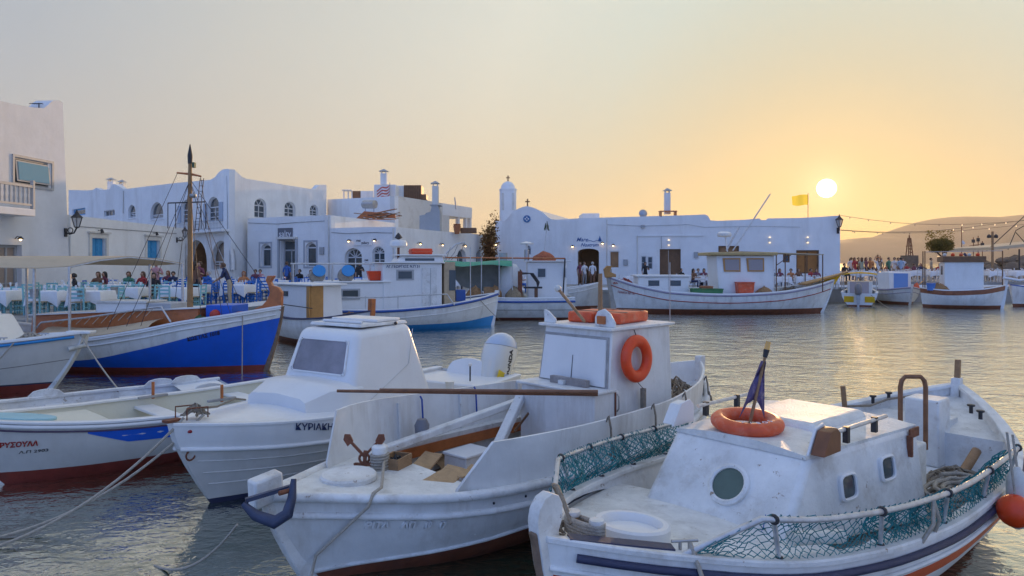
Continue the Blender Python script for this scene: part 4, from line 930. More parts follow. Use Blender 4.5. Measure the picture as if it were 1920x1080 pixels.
# round hatch ring on the foredeck
hc = A(.80, 0, zs(.8)-.035)
mb = MB().lathe([(.25, -.02), (.25, .07), (.235, .085), (.20, .085), (.19, .07), (.19, .03), (.01, .035)], hc, 36); mb.v = [tuple(Matrix.Translation(hc) @ Matrix.Rotation(R(5.5), 4, 'Y') @ Matrix.Translation(-hc) @ Vector(v)) for v in mb.v]; mb.build('deck_hatch', WHC, t, 40)
# twin bollards with wraps of rope
for i, (a, y) in enumerate(((.36, .10), (.36, -.10))):
    c = A(a, y, zs(a)-.05); MB().cyl(c, c+Vector((0, 0, .15)), .035, n=12).build('mooring_post', WOODR, t, 40)
    MB().lathe([(.045, .145), (.05, .16), (.045, .175)], c, 12).build('post_cap', WHW, t, 40)
MB().tube([A(.36+.05*math.cos(6.283*i/12), .15*math.sin(6.283*i/12), zs(.36)+.0+i*.0016) for i in range(60)], .018, 6).build('rope_wrap', ROPE, t, 60)
MB().tube([A(.30, .05, zs(.3)+.06), A(.34, .16, zs(.3)+.15), A(.42, .30, zs(.4)+.22), A(.5, .42, zs(.5)+.2), A(.62, .46, zs(.6)+.06)], .015, 6).build('rope_loop', ROPED, t, 60)
tangle(t, A(.3, .16, zs(.3)-.03), (.10, .08), .07, ROPED, 'knotted_rope', 3, 4, .012)
for a in (.68,): cleat(t, A(a, -.50, zs(a)+.035), (.8, -.55, 0))
# cuddy cabin
f0, f1, bk = 1.62, 2.06, 3.68; zb, zr = .45, 1.22
c8 = [A(f0, -.60, zb+.2), A(bk+.02, -.80, zb), A(bk+.02, .80, zb), A(f0, .60, zb+.2), A(f1, -.66, zr), A(bk, -.70, zr), A(bk, .70, zr), A(f1, .66, zr)]
for k_, s_ in ((4, -1), (7, 1)):
    p_, q_, r_ = (c8[0], c8[1], c8[5]) if s_ < 0 else (c8[3], c8[2], c8[6]); nn_ = (q_-p_).cross(r_-p_); c8[k_] = Vector((c8[k_].x, p_.y-(nn_.x*(c8[k_].x-p_.x)+nn_.z*(c8[k_].z-p_.z))/nn_.y, c8[k_].z))
frame_hex(c8, WHW, t, 'cabin', .05)
rows = []
for i in range(7):
    a = lerp(f1-.02, bk+.01, i/6); w = lerp(abs(c8[4].y), .70, i/6)-.012; rows.append([A(a, -w, zr-.02)]+[A(a, w*k, zr+.006+.045*(1-k*k)) for k in (-1, -.7, -.35, 0, .35, .7, 1)]+[A(a, w, zr-.02)])
MB().loft(rows).build('cabin_roof', DECK, t, 40)
# front porthole
nf = (c8[4]-c8[0]).cross(c8[3]-c8[0]).normalized(); nf = nf if nf.x < 0 else -nf
pc = bP.locx(1342, 893, 0); cc = lerp(Vector(c8[0]), Vector(c8[7]), .0)
p_mid = (Vector(c8[0])+Vector(c8[3]))/2; p_top = (Vector(c8[4])+Vector(c8[7]))/2; pp = p_mid.lerp(p_top, .52)+Vector((0, -.06, 0))
round_port(t, pp+nf*.004, nf, .125, WHW, mat('green_glass', (.07, .12, .10), .15, .2, 4, spec=.6))
ns = (c8[1]-c8[0]).cross(c8[5]-c8[0]).normalized(); ns = ns if ns.y < 0 else -ns
def side_pt(px, py):
    r = bP.Minv.to_3x3() @ Vector(((px-960)/F, 1, (HOR-py)/F)); c = bP.Minv @ Vector((0, 0, H)); k = (Vector(c8[5])-c).dot(ns)/r.dot(ns); return c+r*k
for px, py in ((1588, 912), (1661, 877)): round_port(t, side_pt(px, py)+ns*.003, ns, .078, WHC, GLASS, 'side_porthole', True, asp=1.15)
# roof hatch, navigation boards, handrails
MB().hexa([A(2.62, -.36, zr+.0), A(3.60, -.36, zr+.0), A(3.60, .42, zr+.0), A(2.62, .42, zr+.0), A(2.66, -.32, zr+.095), A(3.56, -.32, zr+.095), A(3.56, .38, zr+.095), A(2.66, .38, zr+.095)]).build('roof_hatch', DECK, t, bevel=.05, seg=3)
def nav(a, y, m, sd):
    pr = [(0, 0), (.30, 0), (.30, .15), (.24, .20), (.12, .18), (.05, .08)]
    MB().prism([A(a+p[0], y, zr+.005+p[1]) for p in pr], (0, .02*sd, 0)).build('light_board', WHC, t, bevel=.006)
    MB().prism([A(a+p[0]*.88+.02, y-.004*sd, zr+.012+p[1]*.88) for p in pr], (0, -.10*sd, 0)).build('light_shelf', m, t, bevel=.006)
nav(2.06, -.56, mat('light_box_brown', (.20, .075, .03), .45, .25, 8), 1); nav(2.06, .62, WHC, -1)
for sd in (-1, 1):
    MB().cyl(A(2.42, sd*.60, zr+.13), A(3.25, sd*.62, zr+.13), .017, n=8).build('handrail', GALV, t, 60)
    for a in (2.55, 3.05): MB().box(*sorted((A(a-.02, 0, 0).x, A(a+.02, 0, 0).x)), sd*.61-.02, sd*.61+.02, zr+.03, zr+.15).build('handrail_foot', DARK, t)
MB().box(A(3.50, 0, 0).x, A(3.69, 0, 0).x, -.715, -.70, zr-.08, zr-.005).build('hinge_plate', RUSTM, t); MB().box(A(3.46, 0, 0).x, A(3.49, 0, 0).x, -.74, -.70, zr-.22, zr-.05).build('hasp', RUSTM, t)
# step box, steering column, U pipe, exhaust log, coils
MB().box(A(3.72, 0, 0).x, A(4.45, 0, 0).x, -.52, .52, .45, .92).build('engine_box', DECK, t, bevel=.02)
cq = bP.loc(1744, 850, .55); MB().box(cq.x-.17, cq.x+.17, cq.y-.14, cq.y+.2, .45, 1.15).build('steering_column', WHW, t, bevel=.02)
MB().box(A(5.5, 0, 0).x, A(6.1, 0, 0).x, -.28, -.16, zs(5.6)-.08, zs(5.6)+.02).build('stern_ledge', WHW, t, bevel=.01)
pu = [(0, .80), (0, 1.40), (.015, 1.46), (.06, 1.50), (.24, 1.50), (.285, 1.46), (.30, 1.40), (.30, .80)]
MB().tube([A(4.47+p[0]*.55, -.28-p[0]*.55, p[1]) for p in pu], .022, 10).build('rusty_hoop', mat('hoop_rust', (.26, .13, .07), .5, .3, 12, .2, 40, metal=.4), t, 60)
MB().cyl(A(5.05, -.62, .50), A(5.38, -.66, .70), .045, n=10).build('wooden_tiller', WOODR, t, 60)
MB().cyl(A(5.45, .68, .9), A(5.44, .70, 1.16), .03, n=8).build('thole_pin', WOODR, t, 60)
MB().tube([A(5.45, .66, .93), A(5.7, .5, .93), A(6.0, .42, .98), A(6.3, .2, 1.02)], .014, 6).build('stern_line', ROPED, t, 60)
for a, y in ((5.9, -.55), (6.05, -.42), (5.9, .55), (6.1, .45)): MB().lathe([(.02, 0), (.02, .07), (.04, .08), (.04, .095)], A(a, y, zs(a)+.03), 8).build('mooring_pin', DARK, t, 50)
tangle(t, A(6.35, .12, zs(6.3)-.09), (.12, .10), .14, NETB, 'rope_bundle', 5, 9, .012)
coil(t, A(4.02, -.92, .52), .30, .16, 11, .019, ROPE, 'coiled_rope', random.Random(4)); tangle(t, A(4.95, -.62, .46), (.32, .25), .14, ROPED, 'loose_rope', 8, 6, .011)
# nets on pipe rails (both sides)
def rail_net(sd, a0, a1):
    mb = MB(); n = 22
    top = [bP.P(a0, zs(a0)+.02, sd, -.04)]+[Vector((bP.X(a, zs(a)), sd*(bP.hb(a)+.02), zs(a)+.28)) for a in [lerp(a0+.35, a1, i/n) for i in range(n+1)]]
    MB().tube(top, .019, 10).build('net_rail', GALV, t, 60)
    for i, a in enumerate([lerp(a0+.42, a1-.02, k/4) for k in range(5)]):
        p = Vector((bP.X(a, zs(a)), sd*(bP.hb(a)+.02), zs(a)+.28)); q = Vector((bP.X(a+.1, zs(a)), sd*(bP.hb(a+.1)-.05), zs(a+.1)+.03))
        MB().cyl(q, p, .015, n=8).build('stanchion', GALV, t, 60); MB().torus(p, .02, .014, (1, .2, 0), 10, 6).build('lashing', DARK, t, 60); MB().sphere(q, .03, 8, sc=(1, 1, .7)).build('lashing', DARK, t, 60)
    nu, nv = 128, 12; rnd = random.Random(3)
    def pt(i, j):
        a = lerp(a0+.06, a1, i/nu); v = j/nv; hgt = min(1, (a-a0)/.36)*.27
        sagx = .03*math.sin(i*.7+j)*math.sin(math.pi*v); bulge = -.05*math.sin(math.pi*v)*(1+.5*math.sin(i*.33))
        return Vector((bP.X(a, zs(a))+sagx*.6, sd*(bP.hb(a)-.03*(1-v)+.02*v+bulge), zs(a)+.035+hgt*v+.012*math.sin(i*1.3)*math.sin(math.pi*v)))+Vector((rnd.gauss(0, .005), 0, rnd.gauss(0, .005)-.04*math.sin(math.pi*v)*max(0, math.sin(i*.19+1.2))))
    for i in range(nu):
        for j in range(nv):
            if (i+j) % 2 == 0:
                mb.tube([pt(i, j), pt(i+1, j+1)], .0031, 3, cap=False)
            else:
                mb.tube([pt(i, j+1), pt(i+1, j)], .0031, 3, cap=False)
    o = mb.build('green_net', NET, t); o['kind'] = 'stuff'
    return top
rail_net(-1, .62, 4.35); rail_net(1, .55, 3.2)
# gathered folds of net and a lashed line on the near rail
for sd, s0, s1 in ((-1, 1.9, 2.95), (-1, 3.3, 4.35), (1, .9, 3.2)):
    mb = MB(); nu, nv = 46, 9
    def ptf(i, j):
        a = lerp(s0, s1, i/nu); v = j/nv; return Vector((bP.X(a, zs(a))+.02*math.sin(i*.9+j), sd*(bP.hb(a)-.05-.05*math.sin(math.pi*v)*(1+math.sin(i*.5))), zs(a)+.05+.22*v*(1-.25*math.sin(i*.31)**2*(sd < 0))))
    for i in range(nu):
        for j in range(nv): mb.tube([ptf(i, j), ptf(i+1, j+1)] if (i+j) % 2 else [ptf(i, j+1), ptf(i+1, j)], .0045, 3, cap=False)
    o = mb.build('net_fold', NET, t); o['kind'] = 'stuff'
tn = Vector((bP.X(2.45, .74), -(bP.hb(2.45)+.03), zs(2.45)+.27))
for dx in (-.12, .10): MB().tube([tn, tn+Vector((dx*.5, -.02, -.14)), tn+Vector((dx, .03, -.26))], .014, 6).build('lashing_line', ROPE, t, 60)
MB().prism([A(2.0, -.94, .56), A(2.5, -.98, .60), A(2.5, -.90, .60), A(2.0, -.86, .56)], (0, 0, .09)).build('stowed_board', WHW, t, bevel=.01)
MB().cyl(A(1.35, -.80, .90), A(1.75, -.93, .85), .045, n=10).build('stowed_float', FEND, t, 50)
# crack-like blue paint runs on the cabin front
MB().tube([p_mid.lerp(p_top, .05)+Vector((.012, -.40, 0)), p_mid.lerp(p_top, .2)+Vector((.0, -.415, 0)), p_mid.lerp(p_top, .33)+Vector((-.0, -.40, 0))], .004, 4).build('paint_run', DBLUE, t)
# things on and around it
ringz = zr+.07
life_ring('faded orange life ring lying flat on the cuddy roof', Matrix.Translation(bP.Mi @ A(2.30, .06, zr+.105)) @ Matrix.Rotation(R(5), 4, 'X'), .215, .068, RINGF, 'VIBOS')
fp = thing('flag_staff', 'leaning wooden staff with amber lamp and furled faded flag in the life ring', 'flag staff', bP.Mi @ A(2.31, .06, zr+.03))
tip = Vector((.17, .02, .70)); MB().cyl((0, 0, -.01), tip*.86, .014, .012, 10).build('staff', WOODR, fp, 60)
MB().cyl(tip*.84, tip*.93, .018, .024, 12).build('lamp_base', DARK, fp, 60); MB().cyl(tip*.93, tip*1.02, .022, .020, 12).build('lamp_lens', mat('amber_lens', (.75, .42, .12), .25), fp, 60)
for sg in (1, -1):
    rows = []
    for i in range(12):
        k = i/11; p = tip*lerp(.80, .36, k); wv = (.02+.12*k)*(1 if sg > 0 else .65); rows.append([p+Vector((-sg*.005, 0, 0)), p+Vector((-sg*wv*.4, .03*math.sin(k*7), -.04*k)), p+Vector((-sg*wv*(.75 if sg > 0 else .5), -.03*math.cos(k*6), -.09*k)), p+Vector((-sg*wv*.9, .02, -.16*k))])
    MB().loft(rows, closed=False).build('flag', PURP, fp, 60)
for nm, lab, px, py, m, rr, ln in (('fender', 'long white fender hanging at the right edge of the picture', 1902, 893, FEND, .075, .36), ('buoy', 'round orange buoy hanging behind the white fender at the right edge', 1901, 915, RING, .125, 0)):
    p = bP.Mi @ Vector((bP.X(3.85 if ln else 3.66, .8), -(bP.hb(4)+(.12 if ln else .13)), zs(4)+.19 if ln else zs(4)+.24)); o = thing(nm, lab, 'fender', p)
    if ln: MB().lathe([(.02, .06), (.03, .04), (.06, 0), (rr, -.05), (rr, -ln), (.055, -ln-.05), (.02, -ln-.07)], n=16).build('body', m, o, 50); MB().cyl((0, .05, .3), (0, 0, .05), .01, n=6).build('line', ROPE, o)
    else: MB().sphere((.04, .02, -.30), rr, 18).build('body', m, o, 60); MB().cyl((0, .05, .3), (.04, .02, -.17), .01, n=6).build('line', ROPE, o)

# ================================================================== near boat in the middle: wash boards, wheelhouse with life ring
L = 6.4
bO = Boat('wash_board_boat', 'white double ended fishing boat with high wash boards and boxy wheelhouse, centre foreground', (-1.93, 5.4), (.72, .694), L,
          [(0, .045), (.4, .30), (.8, .58), (1.2, .82), (1.7, .99), (2.7, 1.08), (3.9, 1.03), (5.2, .72), (5.9, .4), (6.4, .05)],
          [(0, .80), (.4, .76), (1.2, .70), (2.5, .67), (4, .70), (5.4, .80), (6.4, .98)], rake=.62, srake=.3)
t = bO.t; A = bO.A; zs = bO.zs
boot = spl([(0, .06), (.7, .11), (2.2, .25), (6.4, .34)])
bO.shell([(lambda a: boot(a), BROWN), (None, WH)])
bO.rail(lambda a: boot(a)+.025, .018, WHW, 'boot_top_batten', .002, a0=.12)
bO.rail(lambda a: zs(a)-.015, .042, WHW, 'gunwale_roll', .0, a0=.05, k=10); bO.rail(lambda a: zs(a)-.17, .030, WHW, 'moulding', .0, a0=.05, k=10)
bO.deck(lambda a: zs(a)-.01, DECK, .05, 1.5, name='foredeck', off=.02, camber=.03)
bO.inner(lambda a: .30, WHW, off=.06, a0=1.4)
bO.deck(lambda a: .30, PLY, 1.45, 6.0, name='sole', off=.05)
bO.deck(lambda a: zs(a)-.03, DECK, 5.5, 6.35, name='stern_deck', off=.03)
MB().box(A(1.47, 0, 0).x, A(1.50, 0, 0).x, -.8, .8, .30, .66).build('foredeck_bulkhead', WHW, t)
for sd in (-1, 1):   # side decks and raw wood shelf strips
    rows = []
    for i in range(24):
        a = lerp(1.4, 5.7, i/23); y = bO.hb(a); z = zs(a)+.01; rows.append([A(a, sd*(y-.02), z), A(a, sd*(y-.22), z), A(a, sd*(y-.22), z-.05), A(a, sd*(y-.02), z-.05)])
    MB().loft(rows).build('side_deck', WHW, t, 40)
    rows = []
    for i in range(20):
        a = lerp(1.5, 4.8, i/19); y = bO.hb(a)-.225; rows.append([A(a, sd*y, zs(a)-.04), A(a, sd*(y-.015), zs(a)-.04), A(a, sd*(y-.015), zs(a)-.15), A(a, sd*y, zs(a)-.15)])
    MB().loft(rows).build('shelf_facing', WOODV, t, 40)
bO.board(1.28, 6.32, spl([(1.3, 1.09), (3, 1.08), (5, 1.10), (6.4, 1.22)]), WH, -1, .07, .03, .30)
bO.board(.84, 6.32, spl([(1.2, 1.20), (3, 1.13), (5, 1.12), (6.4, 1.22)]), WH, 1, .07, .03, .16)
for a in (1.9, 2.8, 3.7, 4.6): 
    for sd in (1,): MB().bar(A(a, sd*(bO.hb(a)-.11), zs(a)), A(a, sd*(bO.hb(a)-.08), 1.10), .05, .03).build('board_stay', WHW, t)
bO.stem(WHW, .12, .06, .03, .10)
bO.stem(WHW, .10, .30, .03, .10, 'stern', 'stern_post')
# stem head block with dark plough anchor over the roller
hb_ = A(-.02, 0, .82)
MB().hexa([A(-.10, -.07, .70), A(.14, -.07, .74), A(.14, .07, .74), A(-.10, .07, .70), A(-.11, -.075, .92), A(.12, -.075, .96), A(.12, .075, .96), A(-.11, .075, .92)]).build('stem_head', WHW, t, bevel=.02)
an = thing('bow_anchor', 'dark blue plough anchor hanging at the bow of the centre boat', 'anchor', (bO.Mi @ A(-.06, -.12, .74))+Vector((.19, -.02, .10))); an.rotation_euler = (0, 0, bO.rz)
MB().tube([(.02, -.06, .13), (-.01, -.09, .0), (-.06, -.12, -.10), (-.14, -.08, -.15), (-.24, .02, -.10), (-.30, .10, -.02)], [.02, .034, .045, .05, .04, .02], 10).build('fluke', mat('anchor_dark', (.045, .06, .12), .5, .3, 9), an, 60)
MB().bar((-.28, .10, -.0), (.06, .02, .05), .035, .03).build('shank', mat('anchor_dark', (.045, .06, .12)), an)
MB().cyl((-.10, -.07, .05), (.0, -.06, .05), .018).build('pin', RUSTM, an)
# foredeck lid, samson post, rusty grapnel, wood tray
lid = A(.78, .06, zs(.78)+.005); MB().lathe([(.24, 0), (.24, .035), (.225, .05), (.01, .055)], lid, 36).build('oval_lid', WHW, t, 40)
sp = bO.loc(712, 872, .75); MB().box(sp.x-.055, sp.x+.055, sp.y-.055, sp.y+.055, .55, .88).build('samson_post', WHW, t, bevel=.02); MB().lathe([(.07, 0), (.075, .06), (.05, .08)], (sp.x, sp.y, .86), 14).build('post_cap', WHW, t, 40)
MB().tube([(sp.x+.078*math.cos(6.283*i/12), sp.y+.078*math.sin(6.283*i/12), .70+i*.0022) for i in range(72)], .012, 6).build('rope_wrap', ROPE, t, 60)
gp = thing('grapnel_anchor', 'rusty red folding anchor standing on the foredeck of the centre boat', 'anchor', bO.Mi @ Vector((sp.x-.10, sp.y+.10, .72))); gp.rotation_euler = (0, 0, bO.rz-R(44))
MB().torus((0, 0, .09), .045, .012, (0, 1, 0), 16, 8).build('ring', RUSTM, gp, 60); MB().bar((0, 0, 0), (.01, .0, .16), .03, .03).build('shank', RUSTM, gp)
for s_ in (-1, 1):
    MB().bar((0, 0, .11), (s_*.14, 0, .26), .022, .022).build('arm', RUSTM, gp)
    MB().prism([(s_*.10, -.008, .25), (s_*.15, -.008, .20), (s_*.19, -.008, .26), (s_*.18, -.008, .31), (s_*.13, -.008, .31)], (0, .016, 0)).build('fluke', RUSTM, gp)
MB().bar((-.10, .05, .02), (.12, -.04, .05), .03, .03).build('stock', RUSTM, gp)
tr = thing('wooden_tray', 'small raw wooden tray of tackle beside the samson post', 'tray', bO.Mi @ Vector((sp.x+.16, sp.y-.02, zs(1.2)+.01))); tr.rotation_euler = (0, 0, bO.rz+R(25))
for x0, x1, y0, y1 in ((-.13, .13, -.10, -.085), (-.13, .13, .085, .10), (-.13, -.115, -.085, .085), (.115, .13, -.085, .085)): MB().box(x0, x1, y0, y1, 0, .10).build('side', WOODR, tr)
MB().box(-.13, .13, -.1, .1, -.008, 0).build('bottom', WOODR, tr); tangle(tr, (0, 0, 0), (.1, .07), .1, DARK, 'tackle', 4, 3, .01)
# loose plywood, white box, beams on the sole
rr = random.Random(11)
for i, (px, py, z, w, h_, rz) in enumerate(((835, 835, .45, .75, .45, .2), (840, 893, .70, .42, .26, .35), (880, 885, .73, .30, .06, .5), (865, 860, .40, .6, .4, -.3))):
    c = bO.loc(px, py, z); o = thing('plywood_sheet', ('wide warped plywood sheet inside the centre boat', 'small plywood offcut on the near edge of the foredeck', 'narrow strip of wood on the small plywood offcut', 'second plywood sheet under the near wash board')[i], 'plywood', bO.Mi @ c); o.rotation_euler = (R(2+i), R(-3), bO.rz+rz)
    n = 9; poly = []
    for k in range(4):
        (x0, y0), (x1, y1) = ((-w/2, -h_/2), (w/2, -h_/2), (w/2, h_/2), (-w/2, h_/2))[k], ((w/2, -h_/2), (w/2, h_/2), (-w/2, h_/2), (-w/2, -h_/2))[k]
        for q in range(4): poly.append((lerp(x0, x1, q/4)+rr.uniform(-.02, .02), lerp(y0, y1, q/4)+rr.uniform(-.02, .02), 0))
    MB().prism(poly, (0, 0, .012)).build('sheet', PLY, o)
for i, (px, py, z, ln_, w_, rz, lb) in enumerate(((812, 838, .52, .9, .13, .15, 'weathered plank nearest the foredeck inside the centre boat'), (870, 812, .50, .7, .16, -.25, 'short split plank beyond the white box inside the centre boat'), (935, 790, .55, .8, .12, .4, 'grey plank leaning by the wheelhouse foot'), (800, 868, .60, .5, .20, .6, 'broken board at the edge of the foredeck'))):
    c = bO.loc(px, py, z); o = thing('loose_plank', lb, 'plank', bO.Mi @ c); o.rotation_euler = (R(4*i-6), R(5-3*i), bO.rz+rz)
    MB().prism([(-ln_/2, -w_/2, 0), (-ln_*.1, -w_/2+.01, 0), (ln_/2, -w_*.42, 0), (ln_*.47, w_*.1, 0), (ln_/2, w_/2, 0), (-ln_*.46, w_/2, 0), (-ln_/2, w_*.1, 0)], (0, 0, .022)).build('board', [PLY, WOODR, mat('grey_wood', (.35, .34, .33), .8, .2, 8), PLY][i], o)
wb = bO.loc(878, 842, .62); o = thing('white_box', 'small white wooden box lid inside the centre boat', 'box', bO.Mi @ Vector((wb.x, wb.y, .34))); o.rotation_euler = (0, 0, bO.rz+.1)
MB().box(-.2, .2, -.16, .16, 0, .24).build('box_body', WHW, o, bevel=.01); MB().box(-.215, .215, -.175, .175, .24, .27).build('lid', WHC, o, bevel=.008)
for i, (a0, y0, z0, a1, y1, z1, w_, m_) in enumerate(((1.5, .60, .74, 3.9, .72, .98, .10, WHW), (2.75, .30, .60, 3.35, .55, 1.02, .11, WHW))):
    o = thing('white_beam', ('long peeling white spar lying along the far side of the centre boat', 'short thick white beam leaning by the wheelhouse front')[i], 'beam', bO.Mi @ A(a0, y0, z0)); o.rotation_euler = (0, 0, bO.rz)
    MB().bar((0, 0, 0), (a1-a0, y1-y0, z1-z0), w_, w_*.8).build('spar', m_, o, bevel=.015)
    if i: MB().bar((.2, -.056, .14), (.45, -.03, .30), .01, .03).build('slot', WOODD, o)
# wheelhouse
zt = 1.85; fa, ff, bk2 = 3.34, 3.72, 4.86
low = [A(fa, -.56, .30), A(3.80, -.56, .30), A(3.80, .56, .30), A(fa, .56, .30), A(fa+.02, -.55, 1.19), A(3.80, -.55, 1.19), A(3.80, .55, 1.19), A(fa+.02, .55, 1.19)]
frame_hex(low, WH, t, 'fore_cabinet', .02); MB().box(A(fa-.03, 0, 0).x, A(3.7, 0, 0).x, -.585, .585, 1.192, 1.22).build('cabinet_top', WHW, t, bevel=.008)
up = [A(3.52, -.552, .30), A(bk2, -.56, .30), A(bk2, .56, .30), A(3.52, .552, .30), A(ff, -.50, zt), A(bk2, -.50, zt), A(bk2, .50, zt), A(ff, .50, zt)]
frame_hex(up, WH, t, 'wheelhouse', .025)
MB().hexa([A(ff-.07, -.55, zt-.004), A(bk2+.04, -.55, zt-.004), A(bk2+.04, .55, zt-.004), A(ff-.07, .55, zt-.004), A(ff-.07, -.55, zt+.03), A(bk2+.04, -.55, zt+.03), A(bk2+.04, .55, zt+.03), A(ff-.07, .55, zt+.03)]).build('roof', WHW, t, bevel=.008)
b0, b1, tp0, tp1 = map(Vector, (up[0], up[3], up[4], up[7])); nw = (tp0-b0).cross(b1-b0).normalized(); nw = nw if nw.x < 0 else -nw
def wpt(v, y, d): 
    c = b0.lerp(tp0, v); c2 = b1.lerp(tp1, v); return c.lerp(c2, (y+1)/2)+nw*d
pan = [(.965, .86), (.965, -.80), (.63, -.80), (.67, .94)]
MB().hexa([wpt(v, -y, .01) for v, y in [(.60, -.93), (.60, .93), (.93, .90), (.93, -.90)]]+[wpt(v, -y, .035) for v, y in [(.60, -.93), (.60, .93), (.93, .90), (.93, -.90)]]).build('window_cover', WHC, t, bevel=.006)
MB().hexa([wpt(v, -y, .002) for v, y in [(.585, -.99), (.585, .99), (.95, .96), (.95, -.96)]]+[wpt(v, -y, .012) for v, y in [(.585, -.99), (.585, .99), (.95, .96), (.95, -.96)]]).build('window_frame', mat('weathered_trim', (.42, .40, .38), .8, .3, 9), t)
MB().hexa([wpt(v, y, .036) for v, y in [(.62, -.02), (.62, .0), (.80, .0), (.80, -.012)]]+[wpt(v, y, .039) for v, y in [(.62, -.02), (.62, .0), (.80, .0), (.80, -.012)]]).build('cover_slot', DARK, t)
MB().box(A(3.50, 0, 0).x, A(3.56, 0, 0).x, -.32, .22, 1.222, 1.30).build('sill_board', mat('sill_grey', (.36, .32, .30), .8, .3, 9), t); MB().box(A(3.46, 0, 0).x, A(3.51, 0, 0).x, -.02, .06, 1.222, 1.27).build('latch_block', WHW, t)
MB().tube([A(3.74, -.56, 1.16), A(3.74, -.585, 1.13), A(3.74, -.585, 1.0), A(3.74, -.56, .97)], .008, 6).build('door_handle', METAL, t, 60); MB().box(A(3.70, 0, 0).x, A(3.72, 0, 0).x, -.565, -.555, .75, 1.18).build('door_seam', RUSTM, t)
pr = bO.locy(1191, 672, -.585); ns = Vector((0, -1, .04)).normalized()
nb = bO.Mi.to_3x3() @ ns
life_ring('bright orange life ring hung on the wheelhouse side', Matrix.Translation(bO.Mi @ (pr+Vector((0, -.02, 0)))) @ nb.to_track_quat('Z', 'Y').to_matrix().to_4x4(), .20, .068, RING)
MB().tube([pr+Vector((0, -.02, .24)), pr+Vector((-.02, .0, .32))], .006, 5).build('ring_hook', DARK, t)
fz = bO.locy(1206, 745, -.60); MB().cyl(fz+Vector((0, 0, .10)), fz-Vector((0, 0, .12)), .035, n=10).build('rope_knob', ROPED, t, 50); MB().cyl(fz+Vector((0, 0, .1)), pr-Vector((-.03, 0, .26)), .004, n=5).build('hanging_line', DARK, t)
# roof gear
rf = thing('raft_cushion', 'pair of weathered orange flotation slabs on the wheelhouse roof', 'life raft', bO.Mi @ A(4.36, .05, zt+.032)); rf.rotation_euler = (0, 0, bO.rz+R(8))
for y in (-.19, .19): MB().box(-.36, .36, y-.17, y+.17, 0, .13).build('slab', RINGF, rf, bevel=.03, seg=3)
for x in (-.2, .2): MB().box(x-.012, x+.012, -.37, .37, .13, .137).build('strap', ROPED, rf)
nb2 = A(ff-.02, -.36, zt+.03)
pr_ = [(-.02, 0), (.26, 0), (.26, .10), (.22, .17), (.13, .20), (.05, .15), (-.02, .05)]
MB().prism([Vector((nb2.x+.06, nb2.y-.13+p[0], nb2.z+p[1])) for p in pr_], (.03, 0, 0)).build('light_board', WHW, t, bevel=.006); MB().box(nb2.x+.03, nb2.x+.06, nb2.y-.03, nb2.y+.08, nb2.z+.03, nb2.z+.12).build('lamp_block', WOODV, t, bevel=.005)
MB().prism([A(ff, .40+p[0]*.6, zt+.03+p[1]*.7) for p in [(-.1, 0), (.2, 0), (.2, .22), (.1, .20), (-.1, .07)]], (.03, 0, 0)).build('light_board', WHW, t, bevel=.006)
MB().cyl(A(4.02, -.10, zt+.03), A(4.02, -.10, zt+.62), .028, .024, 10).build('mast', WOODR, t, 60)
p0 = bO.Minv @ UY(1096, 603, 8.0); p1 = bO.Minv @ UY(1046, 541, 8.4); MB().cyl(p0, p1, .018, n=8).build('boat_hook', WOODR, t, 60); MB().sphere(p1, .045, 10).build('hook_float', FEND, t, 60)
MB().cyl(A(bk2, -.5, zt+.03), A(bk2, -.5, zt+.75), .006, n=5).build('aerial', METAL, t)
# long poles resting across, stern heap, hung ropes
for i in range(2):
    o = thing('wooden_pole', ('longer of two brown poles laid across the centre boat', 'shorter of two brown poles laid across the centre boat')[i], 'pole', U((632, 712)[i], (733, 731)[i], 1.245+.03*i)); e = U(1121, (739, 735)[i], 1.235+.03*i)-Vector(o.location); MB().cyl((0, 0, 0), e, .016, .022, 10).build('shaft', mat('pole_brown', (.22, .10, .05), .5, .3, 9), o, 60)
tangle(t, A(5.55, -.1, .84), (.30, .26), .26, ROPED, 'rope_heap', 9, 5, .013); mound(t, A(5.35, .1, .70), (.28, .2), .2, NETB, 'net_pile', 3)
for a, z in ((2.95, .82), (3.75, .80), (4.55, .76), (5.75, .9)):
    y = -(bO.hb(a)-.015); MB().tube([A(a, y+.03, 1.06), A(a, y, 1.12), A(a+.01, y-.02, 1.0), A(a+.02, y-.02, z), A(a+.05, y-.03, z-.06)], .011, 6).build('hung_rope', ROPED, t, 60)
    tangle(t, A(a+.03, y-.03, z-.12), (.04, .02), .14, ROPED, 'rope_knot', 2, int(a*10), .01)
for a in (2.2, 3.0): MB().tube([A(a, bO.hb(a)-.1, 1.13), A(a, bO.hb(a)-.13, 1.1), A(a+.03, bO.hb(a)-.12, .75)], .01, 6).build('blue_line', ROPEB, t, 60)
MB().lathe([(.03, 0), (.07, .03), (.08, .14), (.05, .2)], A(2.05, .72, .74), 12).build('block', mat('grey_block', (.2, .2, .22)), t, 40)
for wd, x0, x1 in (('ΡΙΤΑ', 680, 727), ('ΛΠ', 750, 775), ('10', 792, 806), ('17', 820, 833)): bO.lettering(wd, .085, x0, 990, x1, 989, -1, WHC, .012, .003, .004)
for i in range(3): MB().sphere(bO.P(1.55+.32*i, zs(1.6)-.10, -1, .0), .012, 6).build('scupper', DARK, t)

